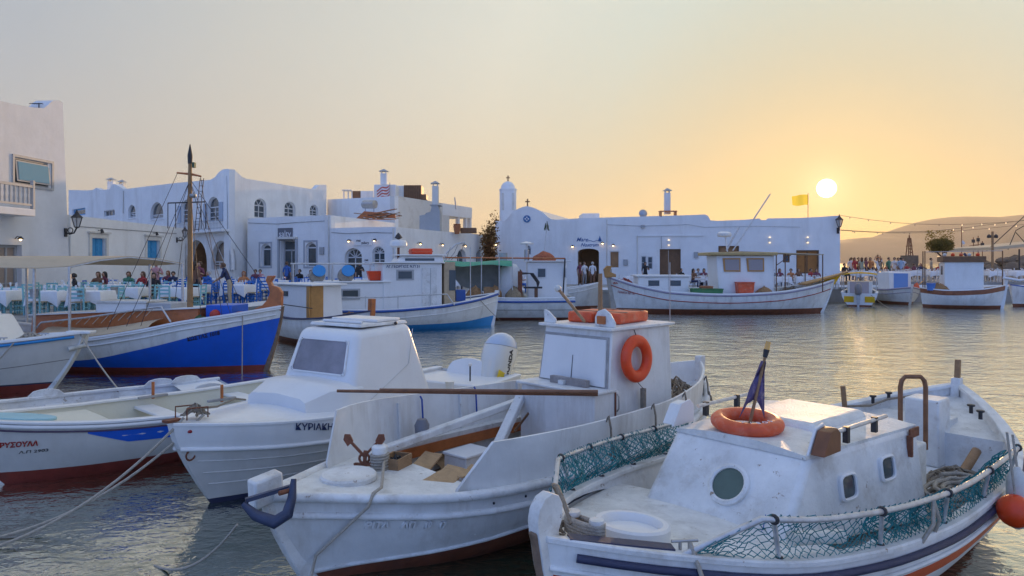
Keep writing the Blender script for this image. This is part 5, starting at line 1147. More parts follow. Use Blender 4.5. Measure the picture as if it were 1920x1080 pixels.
# ================================================================== cabin cruiser with the outboard
L = 5.5
bN = Boat('cabin_cruiser', 'white cabin cruiser with large windscreen and silver outboard, behind the centre boat', (-3.5, 7.1), (.53, .85), L,
          [(0, .05), (.4, .36), (1, .66), (1.8, .86), (3, .95), (4.4, .93), (5.5, .86)], [(0, .93), (1, .84), (2.2, .78), (3.5, .73), (5.5, .75)], rake=.75, srake=-.05)
t = bN.t; A = bN.A; zs = bN.zs
bN.shell([(.06, NAVY), (lambda a: zs(a)-.26, HULLC), (None, WHC)])
for k in range(3): bN.rail(lambda a, k=k: lerp(.10, zs(a)-.26, (k+1)/4), .006, HULLC, 'lap_seam', .003, a0=.1)
bN.rail(lambda a: zs(a)-.26, .024, WHC, 'rubbing_strake', .006, a0=.0, k=10); bN.cap(.12, .03, WHC, out=.012)
bN.deck(lambda a: zs(a)+.02, WHC, .05, 2.3, name='foredeck', off=.06, camber=.10)
bN.inner(lambda a: .35, WHC, off=.10, a0=2.2); bN.deck(lambda a: .35, CREAM, 2.2, 5.45, name='cockpit_sole', off=.08)
rows = []
for i in range(9):   # raised trunk ahead of the windscreen
    a = lerp(1.32, 2.1, i/8); w = lerp(.52, .70, min(1, i/5)); h = lerp(.20, .34, min(1, i/3)); rows.append([A(a, -w, zs(a)+.0), A(a, -w*.96, zs(a)+h*.8), A(a, -w*.8, zs(a)+h), A(a, 0, zs(a)+h+.03), A(a, w*.8, zs(a)+h), A(a, w*.96, zs(a)+h*.8), A(a, w, zs(a)+.0)])
MB().loft(rows).build('trunk_cabin', WHC, t, 40)
ca = [A(1.80, -.70, .70), A(3.36, -.80, .70), A(3.36, .80, .70), A(1.80, .70, .70), A(2.13, -.52, 1.74), A(3.12, -.55, 1.78), A(3.12, .55, 1.78), A(2.13, .52, 1.74)]
MB().hexa(ca).build('cabin', WHC, t, bevel=.10, seg=5)
MB().hexa([A(2.25, -.47, 1.772), A(3.12, -.5, 1.772), A(3.12, .5, 1.772), A(2.25, .47, 1.772), A(2.27, -.45, 1.81), A(3.10, -.48, 1.81), A(3.10, .48, 1.81), A(2.27, .45, 1.81)]).build('roof_panel', WHW, t, bevel=.01)
MB().box(A(2.6, 0, 0).x, A(3.05, 0, 0).x, -.42, .42, 1.812, 1.85).build('roof_hatch', WHC, t, bevel=.012); MB().cyl(A(2.35, -.40, 1.83), A(2.35, .30, 1.83), .02, n=10).build('roof_rail', WHC, t, 60)
MB().sphere(A(2.85, -.52, 1.79), .025, 8).build('light_knob', DARK, t)
b0, b1, t0_, t1_ = map(Vector, (ca[0], ca[3], ca[4], ca[7])); nwn = (t0_-b0).cross(b1-b0).normalized(); nwn = nwn if nwn.x < 0 else -nwn
def npt(v, y, d): return b0.lerp(t0_, v).lerp(b1.lerp(t1_, v), (y+1)/2)+nwn*d
def rounded(v0, v1, y0, y1, w0, n=5):
    r = .06; o = []
    for cy_, cv, a0 in ((y1, v1, 0), (y0, v1, 90), (y0, v0, 180), (y1, v0, 270)):
        for k in range(n+1):
            a = R(a0+90*k/n); o.append((cv-math.copysign(r*.9, cv-(v0+v1)/2)+r*.9*math.sin(a), cy_-math.copysign(r, cy_)+r*math.cos(a)))
    return o
fr = rounded(.48, .885, -.80, .80, 0); fi = [((v-.68)*.92+.68, y*.95) for v, y in fr]
mb = MB(); mb.loft([[npt(v, y, .001) for v, y in fr], [npt(v, y, .018) for v, y in fr], [npt(v, y, .018) for v, y in fi], [npt(v, y, .004) for v, y in fi]], cap=False); o = mb.build('windscreen', WHC, t, 40); MB().prism([npt(v, y, .003) for v, y in fi], nwn*.004).build('pane', GLASSW, o)
for k in range(18):
    v, y = fr[int(k*len(fr)/18)]; MB().sphere(npt((v-.68)*.96+.68, y*.975, .02), .006, 5).build('rivet', METAL, o)
MB().tube([A(1.95, -.705, .78), A(2.95, -.66, 1.25), A(3.1, -.60, 1.7)], .006, 4).build('cabin_seam', HULLC, t)
# bow fittings and rope nest
for sd in (-1, 1): MB().tube([A(.12, sd*.10, .97), A(.12, sd*.10, 1.09), A(.36, sd*.10, 1.07), A(.36, sd*.10, .96)], .008, 6).build('bow_rail', RUSTM, t, 60)
MB().box(A(-.06, 0, 0).x, A(.10, 0, 0).x, -.05, .05, .965, .99).build('bow_roller', RUSTM, t); tangle(t, A(.28, 0, .98), (.10, .10), .12, ROPED, 'rope_nest', 6, 8, .012)
MB().tube([A(.3, 0, 1.05), A(.6, .08, 1.01), A(.95, .25, 1.02), A(1.2, .4, .95)], .012, 6).build('deck_line', ROPED, t, 60); MB().torus(A(.16, -.10, .60), .05, .01, (0, 1, 0), 14, 6).build('bow_eye', RUSTM, t, 60)
MB().sphere(bN.P(.12, .86, -1, .0), .025, 8, sc=(1.4, .5, .7)).build('bow_light', mat('red_lens', (.3, .02, .03), .3), t, 60)
# stern seat, transom, gear
MB().box(A(4.5, 0, 0).x, A(5.42, 0, 0).x, -.78, .78, .35, .72).build('stern_seat', WHC, t, bevel=.03); rows = []
for i in range(11):
    y = lerp(.5, -.35, i/10); h = .10+.16*math.sin(math.pi*min(1, max(0, i/10)))**.5; rows.append([A(5.30, y, .72), A(5.44, y, .72), A(5.44, y, .72+h), A(5.36, y, .72+h)])
MB().loft(rows).build('seat_back', WHC, t, 40)
MB().cyl(A(4.7, -.42, .74), A(4.7, -.42, .98), .012, n=8).build('stern_light_post', DARK, t); MB().sphere(A(4.7, -.42, 1.0), .03, 8).build('stern_light', WHC, t, 60)
MB().lathe([(.05, 0), (.07, .10), (.075, .11)], A(4.0, -.55, .74), 12).build('bait_cup', WHC, t, 40)
bN.lettering('ΚΥΡΙΑΚΗ', .105, 552, 806, 622, 806, -1, TEXTB, .002, .001, .014)
ho = thing('outboard_motor', 'silver outboard motor with tilted cowl on the cabin cruiser stern', 'outboard', bN.Mi @ A(5.62, -.30, .62)); ho.rotation_euler = (0, 0, bN.rz); ho.scale = (1.28, 1.28, 1.28)
def cowl(z0, z1, n=9):
    rings = []
    for i in range(n):
        k = i/(n-1); z = lerp(z0, z1, k); KK = (z-.0)/.62; s_ = math.sqrt(max(0.02, 1-max(0, (KK-.55)/.47)**2.4))*lerp(.82, 1, min(1, KK*2.2)); rings.append([(-.05+.27*s_*math.copysign(abs(math.cos(a))**.75, math.cos(a))+.10*KK, .185*s_*math.copysign(abs(math.sin(a))**.75, math.sin(a)), z) for a in [2*math.pi*j/20 for j in range(20)]])
    return rings
TILT = Matrix.Rotation(R(14), 4, 'Y')
def tl(mb): mb.v = [tuple(TILT @ Vector(v)) for v in mb.v]; return mb
tl(MB().loft(cowl(.0, .44))).build('cowl', COWL, ho, 60); tl(MB().loft(cowl(.445, .625))).build('cowl_top', COWLT, ho, 60)
tl(MB().lathe([(.16, -.06), (.19, -.0)], (-.04, 0, 0), 18)).build('lower_cowl', DARK, ho, 50); tl(MB().hexa([(-.12, -.07, -.75), (.10, -.05, -.75), (.10, .05, -.75), (-.12, .07, -.75), (-.13, -.09, -.05), (.10, -.09, -.05), (.10, .09, -.05), (-.13, .09, -.05)])).build('drive_leg', METAL, ho, bevel=.02)
tl(MB().box(-.27, -.12, -.12, .12, -.35, .0)).build('clamp_bracket', DARK, ho, bevel=.01)
for sd in (-1,):
    me = text_mesh('HONDA', .105, .004, .002)
    for v in me.vertices:
        x, y, z = v.co; u = .02+y*.95; w = .22+x*.95
        KK = w/.62; s_ = math.sqrt(max(0.02, 1-max(0, (KK-.55)/.47)**2.4))*lerp(.82, 1, min(1, KK*2.2)); cx = (u+.05-.10*KK)/(.27*s_); cx = max(-.98, min(.98, cx)); ca_ = math.copysign(abs(cx)**(1/.75), cx); sa = math.sqrt(max(0, 1-ca_*ca_))**.75
        v.co = TILT @ Vector((-u+.05, -.185*s_*sa-.003-z, w))
    me.materials.clear(); me.materials.append(TEXTK); o = bpy.data.objects.new('lettering', me); COL.objects.link(o); o.parent = ho
tl(MB().prism([(-.24, -.165, .02), (-.12, -.187, .01), (-.10, -.187, .09), (-.22, -.168, .12)], (0, -.004, 0))).build('sticker', YELLOW, ho)

# ================================================================== open rowing boat at the left
L = 5.3
bM = Boat('open_rowing_boat', 'open cream decked boat with red bottom and red name lettering at the lower left', (-6.3, 7.8), (.67, .74), L,
          [(0, .05), (.3, .3), (.7, .52), (1.3, .72), (2.2, .86), (3.2, .88), (4.3, .78), (5.3, .62)], [(0, .84), (.6, .75), (1.6, .66), (3, .62), (5.3, .70)], rake=.75, srake=0)
t = bM.t; A = bM.A; zs = bM.zs
bM.shell([(lambda a: .16, RED), (None, HULLC)])
bM.cap(.09, .03, WHC, out=.03); bM.rail(lambda a: zs(a)-.035, .026, WHC, 'gunwale_roll', .012, k=10); bM.rail(lambda a: zs(a)-.09, .010, mat('plum_line', (.10, .06, .11), .5), 'painted_line', .004)
bM.inner(lambda a: .30, CREAM, off=.06); bM.deck(lambda a: zs(a)-.05, CREAM, .06, 1.5, name='foredeck', off=.06, camber=.03); bM.deck(lambda a: .30, CREAM, 1.4, 5.25, name='sole', off=.05)
MB().box(A(1.48, 0, 0).x, A(1.52, 0, 0).x, -.66, .66, .3, .62).build('bulkhead', CREAM, t)
for a in (2.3, 3.6): MB().box(A(a-.13, 0, 0).x, A(a+.13, 0, 0).x, -(bM.hb(a)-.09), bM.hb(a)-.09, .50, .54).build('thwart', WHC, t, bevel=.012)
rows = []
for i in range(14):
    a = lerp(2.0, 5.0, i/13); rows.append([A(a, -(bM.hb(a)-.08), .545), A(a, -(bM.hb(a)-.34), .545), A(a, -(bM.hb(a)-.34), .5), A(a, -(bM.hb(a)-.08), .5)])
MB().loft(rows).build('side_bench', WHC, t, 40)
bM.stem(WHC, .08, .05, .03, .08)
for px, py in ((287, 742), (416, 748)):
    c = bM.loc(px, py, .68); MB().cyl((c.x, c.y, .64), (c.x, c.y, .88), .022, n=8).build('thole_pin', WOODV, t, 60); MB().box(c.x-.2, c.x+.2, c.y-.03, c.y+.03, .655, .69).build('thole_block', mat('grey_wood', (.35, .34, .33), .8, .2, 8), t, bevel=.008)
mb = MB(); rows = []   # blue paint patch along the near side
for i in range(12):
    a = lerp(1.15, 2.3, i/11); zt_ = zs(a)-.10; zb_ = zt_-(.02+.13*min(1, i/4)); rows.append([bM.P(a, zt_, -1, .003), bM.P(a, zb_, -1, .003)])
mb.loft(rows, closed=False).build('blue_patch', BLUE, t, 60)
ob = bM.loc(40, 793, zs(.7)+.0); o = thing('hatch_board', 'pale aqua oval board lying on the bow deck of the rowing boat', 'board', bM.Mi @ Vector((A(.62, 0, 0).x, -.02, zs(.62)-.005))); o.rotation_euler = (0, R(6), bM.rz-R(32))
MB().prism([(.40*math.cos(6.283*i/30), .17*math.sin(6.283*i/30), 0) for i in range(30)], (0, 0, .035)).build('board', AQUA, o, bevel=.012)
bM.lettering('ΧΡΥΣΟΥΛΑ', .085, -14, 840, 71, 835, -1, TEXTR, .002, .003, .004); bM.lettering('Λ.Π 2903', .05, 34, 851, 90, 846, -1, TEXTK, .002, 0, .004)
MB().torus(bM.P(2.2, .5, -1, .03), .05, .008, (0, 1, 0), 12, 6).build('side_ring', DARK, t, 60)
for a, y, r in ((2.65, .2, .05), (1.8, -.3, .05)): tangle(t, A(a, y, .31 if a > 2 else .31), (.15, .1), .05, ROPED, 'rope_end', 2, int(a*7), .01)

# small skiff behind it
L = 4.0
bS = Boat('skiff', 'small white skiff with blue inside, mostly hidden behind the rowing boat', (-8.05, 9.35), (.80, .60), L, [(0, .05), (.4, .34), (1.2, .62), (2.4, .72), (3.4, .62), (4, .46)], [(0, .62), (1.2, .50), (3, .50), (4, .56)], rake=.4)
t = bS.t; A = bS.A; zs = bS.zs
bS.shell([(.08, RED), (None, WH)]); bS.cap(.09, .04, WHW, out=.02); bS.inner(lambda a: .2, WHW, off=.06); MB().box(A(2.2, 0, 0).x, A(3.2, 0, 0).x, -.2, .45, .3, .36).build('blue_mat', BLUE, bS.t, bevel=.02); bS.deck(lambda a: .2, WHW, .3, 3.9, name='sole', off=.05)
bS.deck(lambda a: zs(a)-.02, WHC, .05, .9, name='foredeck', off=.05); bS.deck(lambda a: zs(a)+.0, WHC, 3.3, 3.95, name='stern_seat', off=.05)
for a in (1.6, 2.6): MB().box(A(a-.12, 0, 0).x, A(a+.12, 0, 0).x, -.6, .6, .38, .41).build('thwart', WHC, t, bevel=.01)
for a, sd in ((1.5, 1), (3.1, 1), (3.5, 1), (3.6, -1)): rows = [[A(a-.25+.5*k/6, sd*(bS.hb(a)-.02), zs(a)+.03), A(a-.25+.5*k/6, sd*(bS.hb(a)-.02), zs(a)+.03+.11*math.sin(math.pi*k/6)**.4), A(a-.25+.5*k/6, sd*(bS.hb(a)-.07), zs(a)+.03+.11*math.sin(math.pi*k/6)**.4), A(a-.25+.5*k/6, sd*(bS.hb(a)-.07), zs(a)+.03)] for k in range(7)]; MB().loft(rows).build('rowlock_block', WHW, t, 40)
tangle(t, A(2.1, .2, .22), (.4, .3), .12, ROPED, 'rope_heap', 5, 14, .01)
# ================================================================== blue hulled caique
L = 7.6
bB = Boat('blue_caique', 'wooden caique with bright blue hull, tall mast and tan awning', (-5.55, 16.75), (-.995, .10), L,
          [(0, .05), (.5, .36), (1.2, .72), (2.2, 1.0), (3.6, 1.15), (5, 1.1), (6.4, .8), (7.6, .06)], [(0, 1.52), (1, 1.35), (2, 1.2), (3, 1.0), (4.6, .80), (6, .84), (7.6, 1.1)], zk=-.5, rake=.55, srake=.3)
t = bB.t; A = bB.A; zs = bB.zs; bl = spl([(0, 1.27), (1.3, 1.0), (2.8, .62), (4.6, .30), (7.6, .24)])
bB.shell([(.13, RED), (lambda a: bl(a), BLUE), (None, WH)])
bB.cap(.12, .05, WHC, out=.03); bB.rail(lambda a: zs(a)-.16, .02, WHC, 'moulding', .004, a0=.1); bB.rail(lambda a: zs(a)-.03, .022, WHC, 'gunwale_roll', .02)
bB.inner(lambda a: zs(a)-.18, WHW, off=.07); bB.deck(lambda a: zs(a)-.17, DECK, .05, 7.5, name='deck', off=.06)
bB.stem(mat('worn_stem_band', (.24, .16, .11)), .10, .02, .035, .08); MB().prism([bB.locy(px, py, 0)+Vector((0, -.07, 0)) for px, py in ((529, 582), (530, 548), (524, 539), (512, 535), (509, 528), (516, 517), (503, 517), (500, 526), (505, 536), (508, 548), (503, 562), (494, 572), (480, 578), (478, 592))], (0, .14, 0)).build('stem_head', WOODV, t, bevel=.015); bB.stem(WOODV, .11, .4, .03, .1, 'stern', 'stern_post')
bB.lettering('ΚΩΣΤΑΣ 1018', .125, 352, 640, 413, 627, 1, TEXTK, .002, .004, .006)
# wooden trunk with white lid, white box, blue locker
MB().hexa([A(1.9, -.55, .95), A(6.2, -.55, .6), A(6.2, .45, .6), A(1.9, .45, .95), A(1.9, -.5, 1.50), A(6.2, -.5, 1.30), A(6.2, .4, 1.30), A(1.9, .4, 1.50)]).build('trunk_cabin', WOODV, t, bevel=.02)
MB().hexa([A(1.85, -.55, 1.502), A(6.25, -.55, 1.302), A(6.25, .46, 1.302), A(1.85, .46, 1.502), A(1.85, -.55, 1.53), A(6.25, -.55, 1.33), A(6.25, .46, 1.33), A(1.85, .46, 1.53)]).build('trunk_lid', WHC, t)
MB().box(A(3.3, 0, 0).x, A(4.6, 0, 0).x, -.45, .30, 1.3, 1.62).build('hatch_box', WHC, t, bevel=.02); MB().box(A(3.25, 0, 0).x, A(4.65, 0, 0).x, -.5, .35, 1.622, 1.66).build('hatch_lid', WHW, t)
MB().box(A(1.1, 0, 0).x, A(1.75, 0, 0).x, -.5, .35, 1.05, 1.58).build('blue_locker', BLUE, t, bevel=.02); MB().sphere(A(1.5, .36, 1.35), .13, 12).build('red_float', mat('float_red', (.5, .05, .03), .5), t, 60)
MB().box(A(2.6, 0, 0).x, A(3.2, 0, 0).x, -.4, .4, 1.35, 1.62).build('grey_box', mat('grey_box', (.45, .46, .48), .6, .1, 4), t, bevel=.02)
tangle(t, A(2.0, .62, 1.08), (.35, .16), .22, mat('orange_cord', (.5, .16, .08), .8), 'orange_cord', 5, 2, .014); mound(t, A(1.75, .5, 1.08), (.26, .18), .24, mat('green_weed_net', (.06, .13, .05), .9, .4, 20, .6, 40), 'green_net_heap', 4); tangle(t, A(1.2, .2, 1.2), (.4, .3), .15, ROPE, 'line_heap', 5, 3, .014)
MB().box(A(.85, 0, 0).x, A(1.0, 0, 0).x, .15, .3, 1.2, 1.42).build('bitt', WOODV, t)
rows = []      # canvas laced along the near rail
for i in range(20):
    a = lerp(2.75, 5.6, i/19); y = bB.hb(a); z = zs(a); s_ = .02*math.sin(i*1.9); rows.append([A(a, y-.04, z+.06), A(a, y-.18, z+.14+s_), A(a, y-.40, z+.20-s_), A(a, y-.62, z+.22)])
MB().loft(rows, closed=False).build('canvas_cover', CANV, t, 60)
MB().tube([A(5.9, .75, .9), A(5.7, .70, 1.16), A(4.6, .60, 1.28), A(3.0, .52, 1.52), A(2.75, .55, 1.55), A(2.4, .72, 1.2)], .022, 8).build('pipe_rail', GALV, t, 60)
for i in range(12): a = 2.95+i*.22; MB().cyl(A(a, .56, 1.50-(a-2.9)*.12), A(a+.12, bB.hb(a)-.45, zs(a)+.32), .008, n=5).build('lacing', ROPE, t)
# mast with spreader, frame and ladder
mx, my = A(2.36, -.02, 0).x, -.02
MB().tube([(mx, my, 1.0), (mx, my, 2.6), (mx, my, 4.5), (mx, my, 5.1), (mx, my, 5.48)], [.072, .062, .05, .04, .008], 12).build('mast', mat('mast_wood', (.32, .18, .075), .6, .3, 4, .2, 30), t, 60)
MB().tube([(mx, my, 5.02), (mx, my, 5.22), (mx, my, 5.5)], [.052, .06, .01], 10).build('mast_head', DARK, t, 60)
MB().tube([(mx+.33, .0, 4.80), (mx, my-.06, 4.77), (mx-.32, .05, 4.70)], [.02, .032, .02], 8).build('spreader', WOODV, t, 60)
MB().box(mx-.13, mx-.07, my-.04, my+.04, 4.92, 5.05).build('green_lamp', mat('green_lamp', (.03, .09, .05)), t); MB().lathe([(.06, 0), (.08, .03), (.08, .08), (.06, .1)], (mx-.1, my+.04, 4.18), 10).build('deck_lamp', METAL, t, 40)
z4 = 4.05
for (x0, x1) in ((mx+.50, mx-.36),):
    MB().cyl((x0, .1, z4), (x1, -.1, z4+.04), .016, n=6).build('frame_bar', DARK, t)
    for x in (x0, mx+.3, x1+.12, x1): MB().cyl((x, .1 if x > mx else -.1, z4), (x, .1 if x > mx else -.1, z4-.62), .012, n=6).build('frame_post', DARK, t)
for q in (0, 1): MB().cyl((mx-.16-.10*q, .05, 3.35), (mx-.30-.09*q, .05, 4.65), .010, n=5).build('ladder_side', DARK, t)
for i in range(10): k = i/9; x = lerp(mx-.17, mx-.30, k); MB().cyl((x, .05, 3.4+1.2*k), (x-.10, .05, 3.4+1.2*k), .007, n=5).build('ladder_rung', DARK, t)
for (x0, y0, z0), (x1, y1, z1) in (((mx+.32, 0, 4.78), A(3.9, .9, .95)), ((mx, 0, 4.6), A(3.4, .95, 1.0)), ((mx, 0, 4.6), A(3.0, .98, 1.05)), ((mx-.31, .05, 4.7), A(1.2, .6, 1.35)), ((mx, 0, 4.6), A(1.0, .6, 1.4)), ((mx, 0, 4.65), A(.1, 0, 1.55)), ((mx, 0, 4.6), A(1.6, .8, 1.3)), ((mx, 0, 4.6), A(3.4, -.95, 1.0)), ((mx, 0, 4.6), A(1.3, -.7, 1.3))): MB().cyl((x0, y0, z0), (x1, y1, z1), .007, n=5).build('shroud', DARK, t)
# awning on posts
aw = thing('boat_awning', 'tan canvas awning on metal posts over the blue caique', 'awning', bB.o); aw.rotation_euler = (0, 0, bB.rz); Wl = lambda x, y, z: bB.Minv @ Vector((x, y, z))
sec = []
for k in range(9):
    q = k/8; xl = lerp(0, -6.2, q); sg_ = -.05*math.sin(math.pi*((q*3) % 1)); sec.append([Wl(-10.4+xl, 16.3+.02*k, 2.50+sg_), Wl(-9.95+xl, 16.75, 2.66+sg_), Wl(-9.5+xl, 17.2, 2.74), Wl(-9.05+xl, 17.65, 2.68+sg_), Wl(-8.6+xl, 18.1, 2.56+sg_)])
sec2 = [[p+Vector((0, 0, .02)) for p in r_] for r_ in sec]; MB().loft([r_+s_[::-1] for r_, s_ in zip(sec, sec2)]).build('canvas', CANV, aw, 50)
for p in ((-10.4, 16.3, 2.5), (-8.6, 18.1, 2.56), (-11.3, 16.4, 2.5), (-9.4, 18.0, 2.55), (-14.8, 16.4, 2.5), (-12.6, 18., 2.5)): q = Wl(*p); MB().cyl(q-Vector((0, 0, 1.6)), q, .032, n=8).build('post', GALV, aw, 60)
for r_ in (sec[0], sec[4]): MB().tube([p-Vector((0, 0, .015)) for p in r_], .02, 6).build('hoop', GALV, aw, 60)

# ================================================================== white boat at the far left edge
L = 6.6
bA = Boat('white_launch', 'white boat with blue rail and red bottom cut off by the left edge', (-8.7, 14.1), (-1, -.03), L, [(0, .06), (.5, .42), (1.2, .78), (2.2, 1.05), (3.6, 1.15), (5.2, 1.1), (6.6, .95)], [(0, 1.16), (1, 1.06), (2.2, .97), (4, .9), (6.6, .92)], rake=.95, srake=0)
t = bA.t; A = bA.A; zs = bA.zs
bA.shell([(.16, RED), (.19, NAVY), (lambda a: zs(a)-.52, HULLC), (lambda a: zs(a)-.505, mat('seam_dark', (.2, .18, .16))), (None, HULLC)]); bA.cap(.14, .05, WHC, out=.05); bA.rail(lambda a: zs(a)-.05, .03, LBLUE, 'rubbing_strake', .025, a0=.1)
bA.deck(lambda a: zs(a)-.0, DECK, .05, 6.5, name='deck', off=.08); bA.stem(WHW, .14, .02, .02, .2)
MB().bar(A(-.18, 0, zs(0)+.02), A(.3, 0, zs(0)+.03), .24, .05).build('bow_plank', WHC, t, bevel=.01); MB().tube([A(.05, -.2, zs(0)+.02), A(.0, 0, zs(0)-.25), A(.2, .2, zs(0)-.3)], .05, 8).build('bow_fender', FEND, t, 60)
MB().hexa([A(1.55, -.75, .9), A(4.5, -.85, .9), A(4.5, .85, .9), A(1.55, .75, .9), A(1.85, -.66, 1.52), A(4.5, -.75, 1.52), A(4.5, .75, 1.52), A(1.85, .66, 1.52)]).build('cabin', WHC, t, bevel=.06, seg=3)
MB().hexa([A(2.0, -.6, 1.5), A(4.4, -.7, 1.5), A(4.4, .7, 1.5), A(2.0, .6, 1.5), A(2.35, -.5, 2.0), A(4.3, -.6, 2.0), A(4.3, .6, 2.0), A(2.35, .5, 2.0)]).build('pilot_house', WHC, t, bevel=.06, seg=3)
for a, sd in ((.6, 1), (1.2, 1)): cleat(t, A(a, sd*(bA.hb(a)-.15), zs(a)+.03), (1, 0, 0), METAL, .1)
tangle(t, A(1.0, .1, zs(1)), (.2, .15), .12, ROPE, 'rope_heap', 5, 3, .016)
MB().sphere(A(-1.3, -1.6, 1.0), .001, 4)

# ================================================================== boat with varnished ends and white cabin
L = 5.7
bC = Boat('varnished_stem_boat', 'white boat with tall orange varnished stem and stern posts and small white cabin', (-4.1, 20.4), (-4.15, 3.9), L, [(0, .05), (.5, .4), (1.5, .85), (3, 1.02), (4.4, .85), (5.7, .06)], [(0, 1.15), (1.5, .9), (3, .82), (4.5, .9), (5.7, 1.2)], rake=.4, srake=.3)
t = bC.t; A = bC.A; zs = bC.zs
bC.shell([(.18, BROWN), (None, WH)]); bC.cap(.1, .05, NAVY, out=.03); bC.deck(lambda a: zs(a)-.12, DECK, .1, 5.6, off=.06); bC.stem(WOODV, .14, .38, .05, .16); bC.stem(WOODV, .14, .2, .05, .16, 'stern', 'stern_post')
MB().hexa([A(2.5, -.62, .8), A(4.7, -.55, .8), A(4.7, .55, .8), A(2.5, .62, .8), A(2.55, -.58, 1.86), A(4.7, -.52, 1.86), A(4.7, .52, 1.86), A(2.55, .58, 1.86)]).build('cabin', WHC, t, bevel=.03)
MB().box(A(2.3, 0, 0).x, A(4.9, 0, 0).x, -.66, .66, 1.862, 1.92).build('cabin_roof', WHC, t, bevel=.02); MB().box(A(2.48, 0, 0).x, A(2.54, 0, 0).x, .12, .56, .8, 1.85).build('wood_door', WOODY, t)
MB().box(A(2.46, 0, 0).x, A(2.62, 0, 0).x, .585, .64, .8, 1.85).build('wood_post', WOODY, t)
MB().box(A(3.9, 0, 0).x, A(4.2, 0, 0).x, .555, .585, 1.5, 1.66).build('window', GLASS, t); MB().cyl(A(1.9, .86, 1.2), A(5.2, .6, 1.25), .015, n=6).build('side_rail', DARK, t); tangle(t, A(1.2, 0, .85), (.4, .3), .25, NETB, 'net_heap', 6, 31, .014)
MB().tube([A(5.1, .5, 1.0), A(5.2, .6, .6), A(5.0, .7, .35)], .07, 8).build('cloth_fender', CLOTH, t, 60)

# ================================================================== trawler with name board
L = 8.3
bD = Boat('white_trawler', 'white trawler with blue rail, pale blue bottom and tall wheelhouse', (-.62, 28.8), (-.94, -.34), L, [(0, .06), (.7, .6), (1.6, 1.1), (3, 1.45), (5, 1.5), (7, 1.35), (8.3, 1.1)], [(0, 1.32), (1.2, 1.12), (3, .92), (5, .82), (8.3, .9)], zk=-.6, rake=.3, srake=0)
t = bD.t; A = bD.A; zs = bD.zs
bD.shell([(spl([(0, .42), (2, .24), (8.3, .2)]), LBLUE), (None, WH)]); bD.rail(lambda a: zs(a)-.04, .05, DBLUE, 'rubbing_strake', .01); bD.rail(lambda a: zs(a)-.32, .02, WH, 'moulding', .0); bD.cap(.14, .04, WHC, out=.02)
bD.deck(lambda a: zs(a)-.05, DECK, .05, 8.2, off=.06); bD.stem(WHC, .14, .12, .04, .1)
MB().box(A(4.7, 0, 0).x, A(7.2, 0, 0).x, -1.0, 1.0, .75, 1.84).build('deck_house', WHC, t, bevel=.04); MB().box(A(4.6, 0, 0).x, A(7.4, 0, 0).x, -1.08, 1.08, 1.843, 1.90).build('deck_house_roof', WHC, t, bevel=.02)
MB().box(A(2.6, 0, 0).x, A(4.9, 0, 0).x, -1.02, 1.02, .75, 2.56).build('wheelhouse', WHC, t, bevel=.04); MB().box(A(2.5, 0, 0).x, A(5.0, 0, 0).x, -1.12, 1.12, 2.563, 2.61).build('wheelhouse_roof', WHC, t, bevel=.02)
MB().hexa([A(2.45, -.8, 2.61), A(4.3, -.8, 2.61), A(4.3, .8, 2.61), A(2.45, .8, 2.61), A(2.5, -.7, 2.86), A(4.1, -.7, 2.86), A(4.1, .7, 2.86), A(2.5, .7, 2.86)]).build('upper_house', WHC, t, bevel=.03); MB().box(A(2.85, 0, 0).x, A(4.0, 0, 0).x, .765, .785, 2.66, 2.76).build('upper_window', GLASS, t); MB().box(A(2.35, 0, 0).x, A(4.25, 0, 0).x, -.85, .85, 2.862, 2.91).build('upper_roof', WHC, t, bevel=.015)
for a, z, w, h in ((4.05, 2.12, .34, .2), (6.1, 1.42, .36, .2)): o = MB().box(A(a-w, 0, 0).x*1, A(a+w, 0, 0).x, 1.0, 1.04, z-h, z+h).build('window', GREYF, t); MB().box(A(a-w+.08, 0, 0).x, A(a+w-.08, 0, 0).x, 1.041, 1.046, z-h+.06, z+h-.06).build('pane', GLASS, o)
MB().box(A(2.8, 0, 0).x, A(3.4, 0, 0).x, 1.022, 1.04, .85, 2.4).build('door', WHW, t, bevel=.006); MB().box(A(3.05, 0, 0).x, A(3.07, 0, 0).x, 1.041, 1.05, .9, 2.38).build('door_seam', GREYF, t)
nbx = MB().box(A(3.5, 0, 0).x, A(4.75, 0, 0).x, 1.024, 1.045, 2.36, 2.54).build('name_board', PLAS, t)
o = text_on('lettering', 'ΑΓ.ΓΕΩΡΓΙΟΣ Ν.Π 31', .135, Matrix.Translation(A(4.12, 1.05, 2.40)) @ Matrix(((-1, 0, 0), (0, 0, 1), (0, 1, 0))).to_4x4(), TEXTB, t, .003)
MB().box(A(2.05, 0, 0).x, A(2.5, 0, 0).x, -.5, .95, .9, 2.62).build('wooden_wheel_shelter', mat('tan_wood', (.50, .38, .24), .6, .2, 6), t, bevel=.02); MB().box(A(2.04, 0, 0).x, A(2.3, 0, 0).x, .952, .97, 1.5, 2.3).build('shelter_window', GLASS, t)
rf = thing('life_raft_case', 'flat orange life raft float on the trawler wheelhouse roof', 'life raft', bD.Mi @ A(3.25, .1, 2.912)); rf.rotation_euler = (0, 0, bD.rz); MB().box(-.42, .42, -.32, .32, 0, .24).build('float', RING, rf, bevel=.06, seg=3); MB().box(-.43, .43, -.33, .33, .10, .14).build('strap', RINGF, rf)
